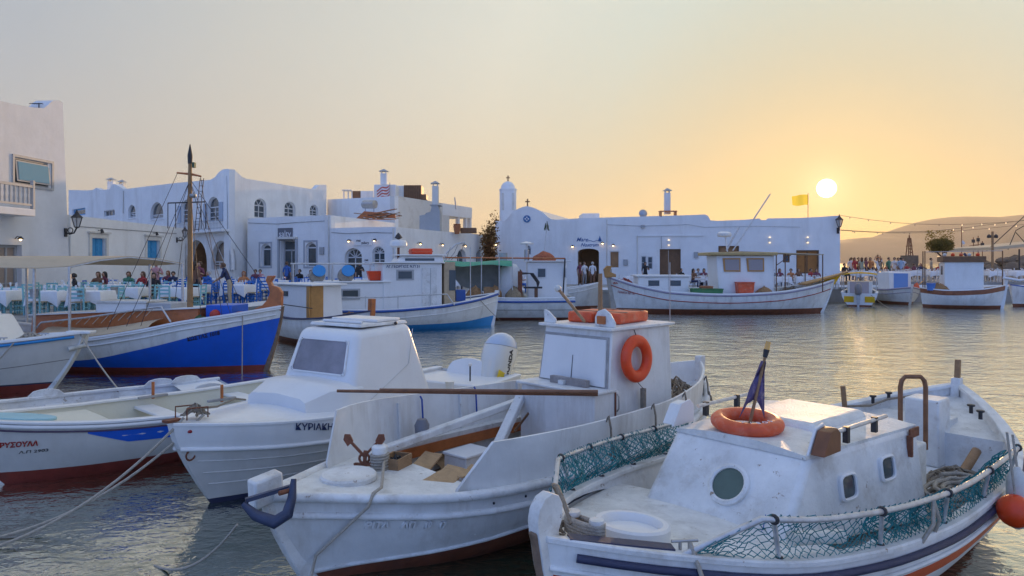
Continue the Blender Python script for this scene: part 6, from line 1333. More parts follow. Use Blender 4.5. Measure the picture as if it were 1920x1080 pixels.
rd = thing('radar_dome', 'white radar dome on a short post above the trawler roof', 'radar', bD.Mi @ A(4.15, .2, 2.60)); MB().cyl((0, 0, 0), (0, 0, .58), .05).build('post', RUSTM, rd); MB().lathe([(.22, .58), (.34, .64), (.34, .78), (.28, .86), (.05, .9)], n=18).build('dome', WHC, rd, 50); MB().lathe([(.02, .9), (.16, .96), (.1, 1.06), (.02, 1.16)], n=8).build('lamp', DARK, rd)
MB().tube([A(2.2, 1.38, .95), A(2.5, 1.40, 1.38), A(3.2, 1.45, 1.38), A(5, 1.48, 1.30), A(8.1, 1.2, 1.35)], .025, 8).build('pipe_rail', GALV, t, 60)
for a in (3.2, 4.4, 5.6, 6.8): MB().cyl(A(a, bD.hb(a)-.03, zs(a)), A(a, bD.hb(a)-.03, 1.36), .02, n=6).build('stanchion', GALV, t)
MB().tube([A(2.3, -.2, 2.6), A(2.1, -.15, 3.0), A(1.75, .0, 3.35), A(1.4, .0, 3.42)], .03, 8).build('davit', GALV, t, 60)
for q in range(3): MB().tube([A(1.4+.3*q, 0, 3.4-.1*q), A(1.6+.25*q, .1, 3.0), A(2.0+.1*q, .1, 2.7)], .008, 5).build('wire', DARK, t)
MB().cyl(A(5.2, .2, 2.95), A(7.7, .2, 2.5), .001, n=4)
# gallows with two net drums over the after deck
MB().cyl(A(5.2, .5, 2.55), A(8.2, .5, 2.55), .03, n=8).build('gallows_bar', GALV, t, 60)
for a in (5.3, 6.7, 8.1): MB().cyl(A(a, .5, 1.88 if a < 7 else .9), A(a, .5, 2.55), .03, n=8).build('gallows_post', GALV, t, 60)
for i, a in enumerate((6.2, 7.25)):
    o = thing('net_drum', ('right net drum with blue disc on the trawler gallows', 'left net drum with blue disc on the trawler gallows')[i], 'net drum', bD.Mi @ A(a, .55, 2.1)); o.rotation_euler = (0, 0, bD.rz)
    MB().cyl((0, -.22, 0), (0, .22, 0), .26, n=24).build('drum', mat('wound_net', (.38, .33, .27), .9, .3, 20, .5, 50), o, 50); MB().cyl((-.05, .225, .18), (-.05, .26, .2), .24, n=24).build('disc', LBLUE, o, 50); MB().cyl((0, -.26, 0), (0, -.23, 0), .30, n=24).build('flange', METAL, o, 50)
o = thing('orange_crate', 'orange plastic crate on the trawler deck house roof', 'crate', bD.Mi @ A(5.05, .35, 1.91)); o.rotation_euler = (0, 0, bD.rz); MB().hexa([(-.26, -.2, 0), (.26, -.2, 0), (.26, .2, 0), (-.26, .2, 0), (-.34, -.26, .36), (.34, -.26, .36), (.34, .26, .36), (-.34, .26, .36)]).build('tub', RING, o, bevel=.02)
MB().cyl(A(1.3, .5, 1.05), A(1.3, .5, 3.2), .02, n=6).build('stay_post', GALV, t); o = MB().box(A(1.5, 0, 0).x, A(1.9, 0, 0).x, -.2, .5, 1.05, 1.5).build('fish_box', DBLUE, t, bevel=.01)

# ================================================================== square sterned boat with green tarp
L = 6.4
bE = Boat('green_tarp_boat', 'white working boat with blue stripe and green tarpaulin shelter', (-3.6, 32.2), (1, .02), L, [(0, .1), (.8, .7), (2, 1.25), (4, 1.4), (6.4, 1.3)], [(0, 1.15), (2, 1.02), (4, .98), (6.4, 1.0)], zk=-.5, rake=.4, srake=-.05)
t = bE.t; A = bE.A; zs = bE.zs
bE.shell([(.10, BROWN), (lambda a: .45, WH), (lambda a: .475, mat('seam_dark', (.2, .18, .16))), (None, WH)]); bE.rail(lambda a: zs(a)-.15, .045, DBLUE, 'rubbing_strake', .01); bE.cap(.12, .05, WHC, out=.02); bE.deck(lambda a: zs(a)-.08, DECK, .1, 6.35, off=.05)
MB().box(A(4.3, 0, 0).x, A(6.1, 0, 0).x, -.5, 1.0, .9, 2.62).build('wheelhouse', WHC, t, bevel=.05); MB().box(A(4.2, 0, 0).x, A(6.3, 0, 0).x, -.62, 1.1, 2.623, 2.68).build('wheelhouse_roof', WHC, t, bevel=.02)
for a, w in ((4.95, .22), (6.0, .09)): o = MB().box(A(a-w, 0, 0).x, A(a+w, 0, 0).x, -.53, -.5, 1.88, 2.36).build('window', FRAME, t); MB().box(A(a-w+.05, 0, 0).x, A(a+w-.05, 0, 0).x, -.536, -.531, 1.93, 2.31).build('pane', GLASS, o)
MB().lathe([(.5, .9), (.52, 1.9), (.45, 2.3), (.3, 2.5), (.05, 2.56)], A(3.5, .1, 0), 20).build('rounded_tank', WHC, t, 50)
MB().cyl(A(0, -.9, 2.82), A(6.0, -.75, 2.78), .035, n=8).build('awning_pole', WOODV, t, 60); MB().cyl(A(6.0, -.75, 2.78), A(5.9, -.8, 1.0), .035, n=8).build('awning_post', DARK, t, 60)
for a in (.6, 2.2, 3.0, 3.6): MB().cyl(A(a, -.95, .95), A(a, -.9, 2.82), .022, n=6).build('shelter_post', GALV, t)
rows = [[A(-.4+4.0*i/9, -.95, 2.46+.05*math.sin(i*1.2)), A(-.4+4.0*i/9, -.4, 2.66+.04*math.sin(i)), A(-.4+4.0*i/9, .9, 2.5)] for i in range(10)]; MB().loft(rows, closed=False).build('green_tarp', GREENT, t, 60)
rows = [[A(.6+2.8*i/9, .3, 2.5), A(.8+2.6*i/9, .35, 2.0+.05*math.sin(i*2)), A(1.2+2.3*i/9, .3, 1.5-.25*math.sin(math.pi*i/9))] for i in range(10)]; MB().loft(rows, closed=False).build('grey_tarp', GREYT, t, 60)
for i, (x, m_) in enumerate(((1.9, NETB), (2.7, NETB), (3.7, mat('tan_net', (.34, .26, .16), .9, .4, 14, .8, 40)))): mound(t, A(x, -.75, .93), (.45, .35), .55, m_, 'net_pile', i+3)
MB().box(A(2.3, 0, 0).x, A(2.62, 0, 0).x, -1.05, -.85, .98, 1.5).build('chair_frame', WOODR, t, bevel=.02)
for q in range(4): MB().tube([A(3.95, -.85, 2.05+.03*q), A(4.4+.05*q, -.9, 2.1), A(4.7+.04*q, -.9, 1.7), A(4.75, -.9, 1.45)], .022, 6).build('hydraulic_hose', DARK, t, 60)
MB().box(A(3.85, 0, 0).x, A(4.05, 0, 0).x, -.95, -.75, .95, 2.2).build('hauler_post', RUSTM, t, bevel=.02); MB().box(A(4.1, 0, 0).x, A(4.95, 0, 0).x, -.95, -.85, 1.42, 1.5).build('hauler_arm', DARK, t); MB().box(A(4.6, 0, 0).x, A(4.75, 0, 0).x, -.95, -.8, .95, 1.45).build('winch_post', WOODD, t)
mound(t, A(5.1, .2, 2.68), (.55, .45), .42, mat('orange_net', (.45, .13, .06), .9, .4, 12, .8, 40), 'orange_net_pile', 8)
MB().cyl(A(5.1, .3, 2.9), A(5.25, .3, 4.35), .02, n=6).build('aerial', GALV, t); tangle(t, A(5.25, .3, 4.1), (.12, .1), .5, mat('leafy', (.07, .09, .04), .9), 'branch_tip', 4, 2, .012)
MB().cyl(A(4.3, .3, 2.68), A(4.3, .3, 3.2), .12, n=10).build('lamp_post', METAL, t, 60); MB().lathe([(.3, 3.45), (.32, 3.5), (.05, 3.58)], A(4.3, .3, 0), 16).build('radar_disc', WHC, t, 50); MB().cyl(A(4.3, .3, 3.2), A(4.3, .3, 3.45), .05, n=8).build('radar_stem', WHC, t)
MB().cyl(A(3.2, .6, 2.6), A(3.2, .6, 3.05), .2, n=12).build('exhaust_stack', GREYF, t, 50)

# ================================================================== hull behind, then the long caique
L = 6.2
bF = Boat('plain_white_boat', 'white bow of a boat between the green tarp boat and the long caique', (5.0, 38.3), (-1, .0), L, [(0, .06), (.8, .6), (2, 1.05), (4, 1.15), (6.2, .8)], [(0, 1.5), (1.5, 1.2), (3.5, 1.0), (6.2, 1.1)], zk=-.5, rake=.5)
bF.shell([(.22, BROWN), (None, WH)]); bF.cap(.1, .05, WHC, out=.02); bF.deck(lambda a: bF.zs(a)-.1, DECK, .1, 6.1, off=.05); bF.rail(lambda a: bF.zs(a)-.2, .025, WH, 'moulding', .0)
tangle(bF.t, bF.A(2.6, .2, 1.0), (.3, .3), .4, DARK, 'gear_heap', 6, 12, .02)
L = 11.7
bG = Boat('long_caique', 'long white caique with red line, cabin with tan roof and stern canopy', (16.75, 36.2), (-1, -.0), L, [(0, .06), (.8, .65), (2.2, 1.2), (4.5, 1.6), (7.5, 1.6), (9.6, 1.2), (11, .55), (11.7, .07)], [(0, 1.66), (1.5, 1.35), (3.5, 1.08), (6, .98), (8.5, 1.08), (10.3, 1.4), (11.7, 1.85)], zk=-.7, rake=.9, srake=.35)
t = bG.t; A = bG.A; zs = bG.zs
bG.shell([(.24, BROWN), (None, WH)]); bG.cap(.14, .06, WHC, out=.03); bG.rail(lambda a: zs(a)-.06, .035, mat('mauve_rail', (.30, .27, .38), .5), 'rubbing_strake', .015, a0=.05); bG.rail(lambda a: zs(a)-.42, .024, mat('red_line', (.32, .05, .04), .5), 'red_line', .004, a0=.1); bG.deck(lambda a: zs(a)-.22, DECK, .1, 11.6, off=.06); bG.inner(lambda a: zs(a)-.24, WHW, off=.07)
bG.stem(WHW, .16, .05, .05, .12); bG.stem(mat('grey_post', (.42, .38, .33), .7, .2, 6), .26, .42, .12, .16, 'stern', 'stern_post'); MB().prism([A(11.35, -.12, 1.84), A(11.9, -.12, 1.80), A(11.98, -.12, 2.25), A(11.82, -.12, 2.42), A(11.55, -.12, 2.42), A(11.68, -.12, 2.12), A(11.35, -.12, 1.98)], (0, .34, 0)).build('carved_stern_head', WOODY, t, bevel=.02)
MB().hexa([A(-.75, -.12, 2.05), A(1.6, -.5, 1.42), A(1.6, .5, 1.42), A(-.75, .12, 2.05), A(-.75, -.12, 2.13), A(1.6, -.5, 1.5), A(1.6, .5, 1.5), A(-.75, .12, 2.13)]).build('bow_platform', WOODY, t, bevel=.015)
MB().prism([A(.1, -.06, 1.2), A(.9, -.06, 1.3), A(.2, -.06, 1.85), A(-.4, -.06, 1.95)], (0, .12, 0)).build('platform_knee', YAWN, t)
cab = [A(3.4, -.95, .8), A(6.2, -.95, .8), A(6.2, .95, .8), A(3.4, .95, .8), A(3.4, -.9, 2.95), A(6.35, -.9, 2.95), A(6.35, .9, 2.95), A(3.4, .9, 2.95)]
frame_hex(cab, WHC, t, 'wheelhouse', .04); MB().box(A(3.3, 0, 0).x, A(6.75, 0, 0).x, -1.15, 1.15, 2.953, 3.12).build('wheelhouse_roof', mat('tan_roof', (.5, .36, .16), .6, .15, 4), t, bevel=.04)
for a, w in ((5.55, .42), (4.35, .42)): o = MB().hexa([A(a-w, .93, 2.13), A(a+w, .93, 2.13), A(a+w, .965, 2.13), A(a-w, .965, 2.13), A(a-w, .90, 2.82), A(a+w+.06, .90, 2.82), A(a+w+.06, .945, 2.82), A(a-w, .945, 2.82)]).build('window', WOODY, t); MB().hexa([A(a-w+.07, .966, 2.2), A(a+w-.07, .966, 2.2), A(a+w-.07, .972, 2.2), A(a-w+.07, .972, 2.2), A(a-w+.07, .947, 2.75), A(a+w-.04, .947, 2.75), A(a+w-.04, .953, 2.75), A(a-w+.07, .953, 2.75)]).build('pane', mat('cabin_pane', (.32, .28, .28), .2), o)
MB().box(A(7.7, 0, 0).x, A(10.3, 0, 0).x, -.7, .75, .85, 1.86).build('low_cabin', WHC, t, bevel=.04); MB().box(A(7.6, 0, 0).x, A(10.4, 0, 0).x, -.8, .85, 1.863, 1.95).build('low_cabin_roof', WHC, t, bevel=.02)
for a in (8.4, 9.5): MB().box(A(a-.28, 0, 0).x, A(a+.28, 0, 0).x, .752, .77, 1.4, 1.68).build('cabin_light', GLASS, t)
cn = thing('stern_canopy', 'white topped canopy on thin posts behind the long caique cabin', 'canopy', bG.o); cn.rotation_euler = (0, 0, bG.rz)
MB().hexa([A(.95, -1.1, 2.98), A(5.1, -1.1, 3.13), A(5.1, 1.1, 3.13), A(.95, 1.1, 2.98), A(.95, -1.1, 3.02), A(5.1, -1.1, 3.17), A(5.1, 1.1, 3.17), A(.95, 1.1, 3.02)]).build('canvas', CANV, cn)
for a, y in ((1.0, 1.05), (2.9, 1.05), (3.35, 1.05), (1.0, -1.05), (2.9, -1.05)): MB().cyl(A(a, y, 1.1), A(a, y, 3.03), .03, n=8).build('post', WOODD, cn, 60)
MB().cyl(A(3.35, 1.05, 2.45), A(2.6, 1.05, 2.98), .02, n=6).build('brace', WOODD, cn)
for (px0, py0, px1, py1, r_) in ((1362, 470, 1386, 425, .05), (1374, 470, 1444, 364, .035)): MB().cyl(bG.Minv @ UY(px0, py0, 36.2), bG.Minv @ UY(px1, py1, 36.2), r_, n=8).build('boom', GALV, t, 60)
MB().lathe([(.30, 0), (.36, .06), (.36, .18), (.2, .27)], bG.Minv @ UY(1358, 444, 36.2), 18).build('radar_dome', WHC, t, 50); MB().cyl(bG.Minv @ UY(1364, 472, 36.2), bG.Minv @ UY(1360, 443, 36.2), .04, n=8).build('radar_post', WHC, t)
for i, (a, w, h, m_, lb) in enumerate(((5.0, .42, .62, RINGF, 'orange engine crate beside the long caique cabin'), (7.2, .5, .3, mat('green_box', (.05, .2, .08), .6), 'green tub right of the low white cabin'), (6.95, .28, .42, TERRA, 'rusty orange tin between two green tubs'), (6.55, .4, .3, mat('green_box', (.05, .2, .08)), 'green tub nearest the caique wheelhouse'))):
    o = thing('deck_crate', lb, 'crate', bG.Mi @ A(a, 1.15, zs(a)-.2)); MB().hexa([(-w*.85, -.25, 0), (w*.85, -.25, 0), (w*.85, .25, 0), (-w*.85, .25, 0), (-w, -.3, h+.15), (w, -.3, h+.15), (w, .3, h+.15), (-w, .3, h+.15)]).build('tub', m_, o, bevel=.02); MB().box(-w*1.03, w*1.03, -.32, .32, h+.152, h+.19).build('rim', m_, o)
mound(t, A(4.0, 1.1, .85), (.5, .35), .5, NETB, 'net_pile', 6); tangle(t, A(2.4, .6, 1.1), (.6, .4), .3, ROPED, 'rope_heap', 7, 7, .02); tangle(t, A(11.0, .1, 1.5), (.5, .25), .3, mat('red_cord', (.4, .1, .07), .9), 'red_cord_heap', 6, 17, .02)
MB().cyl(A(8.9, 1.4, 1.05), A(8.9, 1.4, 3.2), .012, n=5).build('thin_pole', METAL, t)
bG.lettering('ΠΑΝΑΓΙΑ ΝΠ 141', .15, 1158, 549, 1190, 553, 1, TEXTR, .002, .002, .008)

# ================================================================== small boats on the right
L = 4.3
bH = Boat('outboard_dinghy', 'small motorboat with yellow canvas top and grey outboard', (22.4, 44.6), (-.46, -.89), L, [(0, .06), (.6, .5), (1.6, .85), (3, .98), (4.3, .95)], [(0, 1.05), (1.6, .85), (4.3, .78)], rake=.5, srake=0)
t = bH.t; A = bH.A; zs = bH.zs; bH.shell([(.1, BROWN), (None, WHC)]); bH.cap(.12, .05, WHC, out=.03); bH.inner(lambda a: .35, WHC, off=.08); bH.deck(lambda a: .35, DECK, .3, 4.25, off=.06); bH.deck(lambda a: zs(a)-.0, WHC, .05, 1.6, name='foredeck', off=.06)
for sd in (-1, 1): MB().box(A(4.285, 0, 0).x, A(4.32, 0, 0).x, sd*.55-.26, sd*.55+.26, .25, .6).build('yellow_panel', YAWN, t)
MB().box(A(1.3, 0, 0).x, A(2.0, 0, 0).x, -.7, .7, .4, 1.45).build('console', WHC, t, bevel=.05); MB().box(A(2.0, 0, 0).x, A(2.02, 0, 0).x, -.55, .5, .7, 1.4).build('console_door', mat('mauve_panel', (.42, .38, .42), .5), t)
rows = [[A(1.0+1.7*i/6, y, 1.98-.10*y*y-.03*(i-3)**2*.2) for y in (-.95, -.5, 0, .5, .95)] for i in range(7)]; r2 = [[p+Vector((0, 0, .03)) for p in r_] for r_ in rows]; MB().loft([a_+b_[::-1] for a_, b_ in zip(rows, r2)]).build('canvas_top', YAWN, t, 50)
for a in (1.1, 2.6):
    for sd in (-1, 1): MB().cyl(A(a, sd*.9, .8), A(a, sd*.9, 1.9), .022, n=6).build('top_post', GALV, t)
def outboard(bt, a, y, lab, m=DARK, s=1.):
    o = thing('outboard_motor', lab, 'outboard', bt.Mi @ A(a, y, .6)); o.rotation_euler = (0, 0, bt.rz)
    MB().loft([[(.22*s*k*math.cos(q)+.05, .16*s*k*math.sin(q), z*s) for q in [6.283*j/14 for j in range(14)]] for k, z in ((.8, .1), (1, .2), (1, .42), (.85, .55), (.4, .62))]).build('cowl', m, o, 50); MB().hexa([(-.06, -.05, -.7), (.12, -.05, -.7), (.12, .05, -.7), (-.06, .05, -.7), (-.1, -.1, .1), (.15, -.1, .1), (.15, .1, .1), (-.1, .1, .1)]).build('drive_leg', METAL, o); MB().box(-.2, -.05, -.1, .1, -.2, .15).build('clamp', METAL, o); return o
outboard(bH, 4.5, -.05, 'grey outboard tilted on the stern of the yellow topped motorboat', mat('cowl_grey', (.22, .20, .20), .35), 1.25)
L = 4.4
bI = Boat('blue_cabin_boat', 'small bow on boat with pale blue cabin front', (24.35, 42.2), (.10, 1), L, [(0, .06), (.5, .55), (1.3, 1.05), (2.6, 1.25), (4.4, 1.1)], [(0, 1.12), (1.3, .95), (4.4, .9)], rake=.4)
t = bI.t; A = bI.A; zs = bI.zs; bI.shell([(.16, BROWN), (None, WH)]); bI.rail(lambda a: zs(a)-.06, .04, mat('mauve_rail', (.3, .27, .38)), 'rubbing_strake', .01); bI.rail(lambda a: zs(a)-.33, .02, mat('mauve_rail', (.3, .27, .38)), 'painted_line', .0); bI.deck(lambda a: zs(a)-.06, DECK, .1, 4.3, off=.05); bI.stem(WHW, .12, .15, .04, .1)
MB().box(A(1.5, 0, 0).x, A(3.2, 0, 0).x, -.62, .70, .85, 1.98).build('cabin', WHC, t, bevel=.03); MB().box(A(1.47, 0, 0).x, A(1.5, 0, 0).x, -.42, .42, .95, 1.9).build('blue_front', mat('soft_blue', (.12, .28, .62), .5), t); MB().cyl(A(1.0, -.6, 1.0), A(1.6, -1.4, 1.45), .03, n=6).build('oar', WOODY, t); mound(t, A(1.1, -.75, .9), (.2, .2), .4, RINGF, 'float_heap', 3)
MB().sphere(A(.9, -1.2, .7), .22, 12).build('white_buoy', FEND, t, 60)
L = 4.2
bJ = Boat('brown_rail_boat', 'white boat with brown rail and square white cabin at the right', (27.7, 38.9), (-.93, .36), L, [(0, .07), (.5, .55), (1.4, 1.0), (2.6, 1.1), (3.6, .85), (4.2, .1)], [(0, 1.3), (1.4, 1.08), (3, 1.0), (4.2, 1.1)], rake=.25, srake=.2)
t = bJ.t; A = bJ.A; zs = bJ.zs; bJ.shell([(.18, BROWN), (lambda a: zs(a)-.26, WH), (None, mat('brown_band', (.28, .10, .05), .5, .2, 4))]); bJ.cap(.1, .06, WHC, out=.02); bJ.deck(lambda a: zs(a)-.08, DECK, .1, 4.1, off=.05); bJ.stem(WHC, .22, .42, .06, .1)
MB().box(A(1.2, 0, 0).x, A(3.1, 0, 0).x, -.7, .7, .9, 2.62).build('cabin', WHC, t, bevel=.03); MB().box(A(1.1, 0, 0).x, A(3.2, 0, 0).x, -.8, .8, 2.623, 2.95).build('cabin_roof', BRN, t, bevel=.03); MB().box(A(3.1, 0, 0).x, A(3.12, 0, 0).x, -.2, .2, 1.9, 2.4).build('cabin_window', GLASS, t)
for i in range(5): MB().sphere(A(1.4+.38*i, .3-.12*i, 3.03), .11, 8).build('roof_float', (RING, FEND, RINGF)[i % 3], t, 60)
mound(t, A(3.3, .5, .95), (.55, .4), .42, NETB, 'net_pile', 9)
for a, y in ((4.0, .3), (.2, .2), (4.0, -.3)): MB().cyl(A(a, y, 1.0), A(a, y, 3.25), .03, n=6).build('awning_post', WOODD, t)
MB().cyl(A(4.0, .3, 3.2), A(.2, .2, 3.25), .02, n=6).build('awning_bar', METAL, t); MB().lathe([(.2, 0), (.24, .4), (.25, .42)], A(3.75, .62, 1.0), 14).build('blue_bucket', mat('bucket_blue', (.06, .22, .6), .5), t, 40); MB().tube([A(.2, .2, 1.75), A(-.6, .2, 1.6), A(-1.5, .1, 1.75)], .07, 8).build('furled_sail', CLOTH, t, 60)
L = 4.6
bK = Boat('edge_boat', 'white boat partly hidden at the right edge of the harbour', (29.2, 40.6), (.95, .3), L, [(0, .06), (.6, .55), (1.6, .95), (3.4, 1.05), (4.6, .8)], [(0, 1.25), (1.6, 1.0), (4.6, .95)], rake=.3)
bK.shell([(.18, BROWN), (None, WH)]); bK.cap(.1, .06, DBLUE, out=.02); bK.deck(lambda a: bK.zs(a)-.08, DECK, .1, 4.5, off=.05); mound(bK.t, bK.A(1.6, 0, .95), (.5, .4), .4, DBLUE, 'blue_net_pile', 5); MB().box(bK.A(2.4, 0, 0).x, bK.A(3.6, 0, 0).x, -.5, .5, .9, 1.8).build('cabin', WHC, bK.t, bevel=.03)
zs_O = bO.zs
# mooring lines of the near boats
def mooring(lab, p, q, sag=.1, r=.013, m=ROPE): rope('mooring_rope', catenary(p, q, sag), r, m, lab, 'rope', group='mooring ropes')
mooring('rope from the netting boat bow roller dropping into the water', bP.Mi @ bP.A(.66, -.55, .98), bP.Mi @ bP.A(.5, -1.3, -.2), .02)
rope('mooring_rope', [bO.Mi @ Vector((sp.x, sp.y-.07, .80)), bO.Mi @ bO.P(.78, zs_O(.78)+.05, -1, -.12), bO.Mi @ bO.P(.66, zs_O(.66)+.035, -1, .03), bO.Mi @ bO.P(.60, zs_O(.6)-.06, -1, .09), U(600, 1030, .25)-Vector((0, .12, 0)), Vector((-1.58, 5.16, -.1))], .014, ROPE, 'thick pale rope from the samson post of the centre boat into the water', 'rope', group='mooring ropes')
mooring('rope from the dark anchor down to the left into the water', bO.Mi @ bO.A(-.22, -.02, .62), U(290, 1060, 0), .15, .011)
mooring('upper rope from the cruiser bow running down left', bN.Mi @ bN.A(.1, -.08, 1.0), U(-40, 1035, 0), .20, .014); mooring('lower rope from the cruiser bow running down left', bN.Mi @ bN.A(.3, -.12, 1.0), U(-60, 1018, 0), .25, .014)
mooring('rope from the left launch bow down to the water', bA.Mi @ bA.A(.05, .05, 1.15), U(222, 730, .3), .05, .014); mooring('rope from the left launch rail towards the lower left', bA.Mi @ bA.A(.9, .75, 1.05), U(-30, 700, .5), .03, .014)
mooring('vertical line from the blue caique bow to the water', bB.Mi @ bB.A(.75, .5, 1.4), bB.Mi @ bB.A(.7, .62, -.1), 0, .012); mooring('line from the trawler bow to the water', bD.Mi @ bD.A(1.0, .85, 1.1), bD.Mi @ bD.A(-.1, .1, .2), .03, .012, ROPED)
mooring('line from the yellow topped motorboat across the water', bH.Mi @ bH.A(4.3, .6, .7), U(1695, 592, 0), .1, .015, ROPED)
# ------------------------------------------------------------------ people
SKIN = mat('skin', (.42, .24, .16), .6); SKIN2 = mat('tanned_skin', (.30, .16, .10), .6)
HAIR = {'dark': mat('hair_dark', (.03, .022, .018), .6), 'brown': mat('hair_brown', (.12, .06, .03), .6), 'red': mat('hair_auburn', (.24, .09, .04), .6), 'grey': mat('hair_grey', (.4, .38, .36), .6)}
def cmat(n, c): return mat('cloth_'+n, c, .85, .12, 12)
CL = {k: cmat(k, v) for k, v in {'white': (.72, .72, .74), 'navy': (.03, .045, .11), 'blue': (.04, .14, .45), 'black': (.025, .025, .03), 'red': (.45, .05, .05), 'pink': (.55, .28, .30), 'green': (.08, .24, .16), 'mint': (.45, .58, .50),
      'beige': (.48, .38, .26), 'brown': (.20, .10, .06), 'grey': (.25, .25, .27), 'plum': (.20, .06, .09), 'orange': (.5, .2, .08), 'sky': (.35, .48, .65)}.items()}
def person_proto(pose):
    V = []; E_ = []; RG = []
    def v(p, r): V.append((Vector(p), r)); return len(V)-1
    def e(a, b, rg): E_.append((a, b)); RG.append(rg)
    sit = pose.startswith('sit'); pz = .50 if sit else .92; lean = {'stand': 0, 'stand_arm': .0, 'walk': .03, 'sit': .04, 'sit_lean': .20, 'bend': .34, 'carry': 0}[pose]
    def up(h): return Vector((0, -lean*h*1.2, pz+h*(1-lean*.25)))
    pel = v((0, 0, pz), .125); bel = v(up(.17), .12); che = v(up(.36), .135); nb = v(up(.50), .068); nk = v(up(.55), .05)
    hd = v(up(.64)+Vector((0, -.012, 0)), .082); ht = v(up(.73)+Vector((0, .0, 0)), .078); no = v(up(.64)+Vector((0, -.098, -.005)), .014); ch = v(up(.585)+Vector((0, -.055, 0)), .04)
    e(pel, bel, 1); e(bel, che, 1); e(che, nb, 1); e(nb, nk, 0); e(nk, hd, 0); e(hd, ht, 0); e(hd, no, 0); e(hd, ch, 0)
    for s in (-1, 1):
        sh = v(up(.465)+Vector((s*.165, 0, 0)), .062)
        if pose in ('sit', 'sit_lean'): el, wr = up(.22)+Vector((s*.24, -.08, 0)), up(.20)+Vector((s*.15, -.33, .02))
        elif pose == 'stand_arm' and s > 0: el, wr = up(.22)+Vector((.25, -.02, 0)), up(.30)+Vector((.12, -.22, 0))
        elif pose == 'bend': el, wr = up(.26)+Vector((s*.20, -.16, -.04)), up(.16)+Vector((s*.13, -.40, -.08))
        elif pose == 'carry': el, wr = up(.48)+Vector((s*.30, -.02, .08)), up(.66)+Vector((s*.20, -.03, .12))
        elif pose == 'walk': el, wr = up(.20)+Vector((s*.21, .07*s, 0)), up(-.03)+Vector((s*.20, -.03+.13*s, 0))
        else: el, wr = up(.20)+Vector((s*.22, .03, 0)), up(-.04)+Vector((s*.21, -.05, 0))
        d = (wr-el).normalized(); ev = v(el, .043); wv = v(wr, .031); pm = v(wr+d*.06, .034); e(che, sh, 1); e(sh, ev, 1); e(ev, wv, 0); e(wv, pm, 0)
        sd = d.cross(Vector((0, 0, 1)) if abs(d.z) < .8 else Vector((1, 0, 0))).normalized(); dn = d.cross(sd)
        for k, ln in enumerate((.062, .072, .068, .052)):
            b0 = v(wr+d*.095+sd*(k-1.5)*.022, .0095); b1 = v(wr+d*(.095+ln*.55)+sd*(k-1.5)*.024+dn*.008, .009); b2 = v(wr+d*(.095+ln)+sd*(k-1.5)*.024+dn*.024, .008); e(pm, b0, 0); e(b0, b1, 0); e(b1, b2, 0)
        b0 = v(wr+d*.05+sd*.045, .010); b1 = v(wr+d*.085+sd*.062+dn*.012, .009); e(pm, b0, 0); e(b0, b1, 0)
        hp = v((s*.085, 0, pz-.03), .098)
        if sit: kn, an = (s*.12, -.42, .50), (s*.12, -.40, .10)
        elif pose == 'walk': kn, an = (s*.09, -.10*s-.04, .50), (s*.09, -.26*s+.06, .09)
        else: kn, an = (s*.10, -.015, .50), (s*.11, .02, .09)
        kv = v(kn, .062); av = v(an, .042); tv_ = v((an[0]*1.08, an[1]-.15, .04), .034); e(pel, hp, 2); e(hp, kv, 2); e(kv, av, 2); e(av, tv_, 3)
    me = bpy.data.meshes.new('person_'+pose); me.from_pydata([p for p, _ in V], E_, []); o = bpy.data.objects.new('person_tmp', me); COL.objects.link(o)
    sk = o.modifiers.new('skin', 'SKIN'); sk.use_smooth_shade = True
    for i, (_, r) in enumerate(V): me.skin_vertices[0].data[i].radius = (r, r*(.78 if i in (pel, bel, che) else 1))
    me.skin_vertices[0].data[0].use_root = True
    o.modifiers.new('sub', 'SUBSURF').levels = 1
    dg = bpy.context.evaluated_depsgraph_get(); bm_ = bpy.data.meshes.new_from_object(o.evaluated_get(dg)); bpy.data.objects.remove(o)
    bm_.name = 'person_body_'+pose; bm_.materials.clear()
    for m in (SKIN, CL['white'], CL['navy'], CL['black']): bm_.materials.append(m)
    segs = [(V[a][0], V[b][0], rg, (V[a][1]+V[b][1])/2) for (a, b), rg in zip(E_, RG)]
    for p in bm_.polygons:
        c = p.center; best = None
        for a, b, rg, r in segs:
            ab = b-a; t_ = max(0, min(1, (c-a).dot(ab)/ab.length_squared)); dd = (c-(a+ab*t_)).length-r
            if best is None or dd < best[0]: best = (dd, rg)
        p.material_index = best[1]; p.use_smooth = True
    hc = up(.67)+Vector((0, .02, .0))
    return bm_, hc
PR = {k: person_proto(k) for k in ('stand', 'stand_arm', 'walk', 'sit', 'sit_lean', 'bend', 'carry')}
HM = {}
def hair_mesh(long):
    if long in HM: return HM[long]
    mb = MB(); rings = []
    for i in range(8):
        a = lerp(-.5 if not long else -.9, 1.5, i/7); rings.append([(.098*math.cos(a)*math.cos(q), .108*math.cos(a)*math.sin(q)+.012+(.03 if math.sin(q) < -.3 and a < .55 else 0), .112*math.sin(a)) for q in [6.283*j/14 for j in range(14)]])
    mb.loft(rings)
    if long: mb.loft([[(.085*math.cos(q)*k, .05*math.sin(q)*k+.07, z) for q in [6.283*j/10 for j in range(10)]] for k, z in ((.9, .02), (1.05, -.08), (.95, -.17), (.5, -.24))])
    o = mb.build('hair', HAIR['dark'], None, 60); HM[long] = o.data; bpy.data.objects.remove(o); return HM[long]
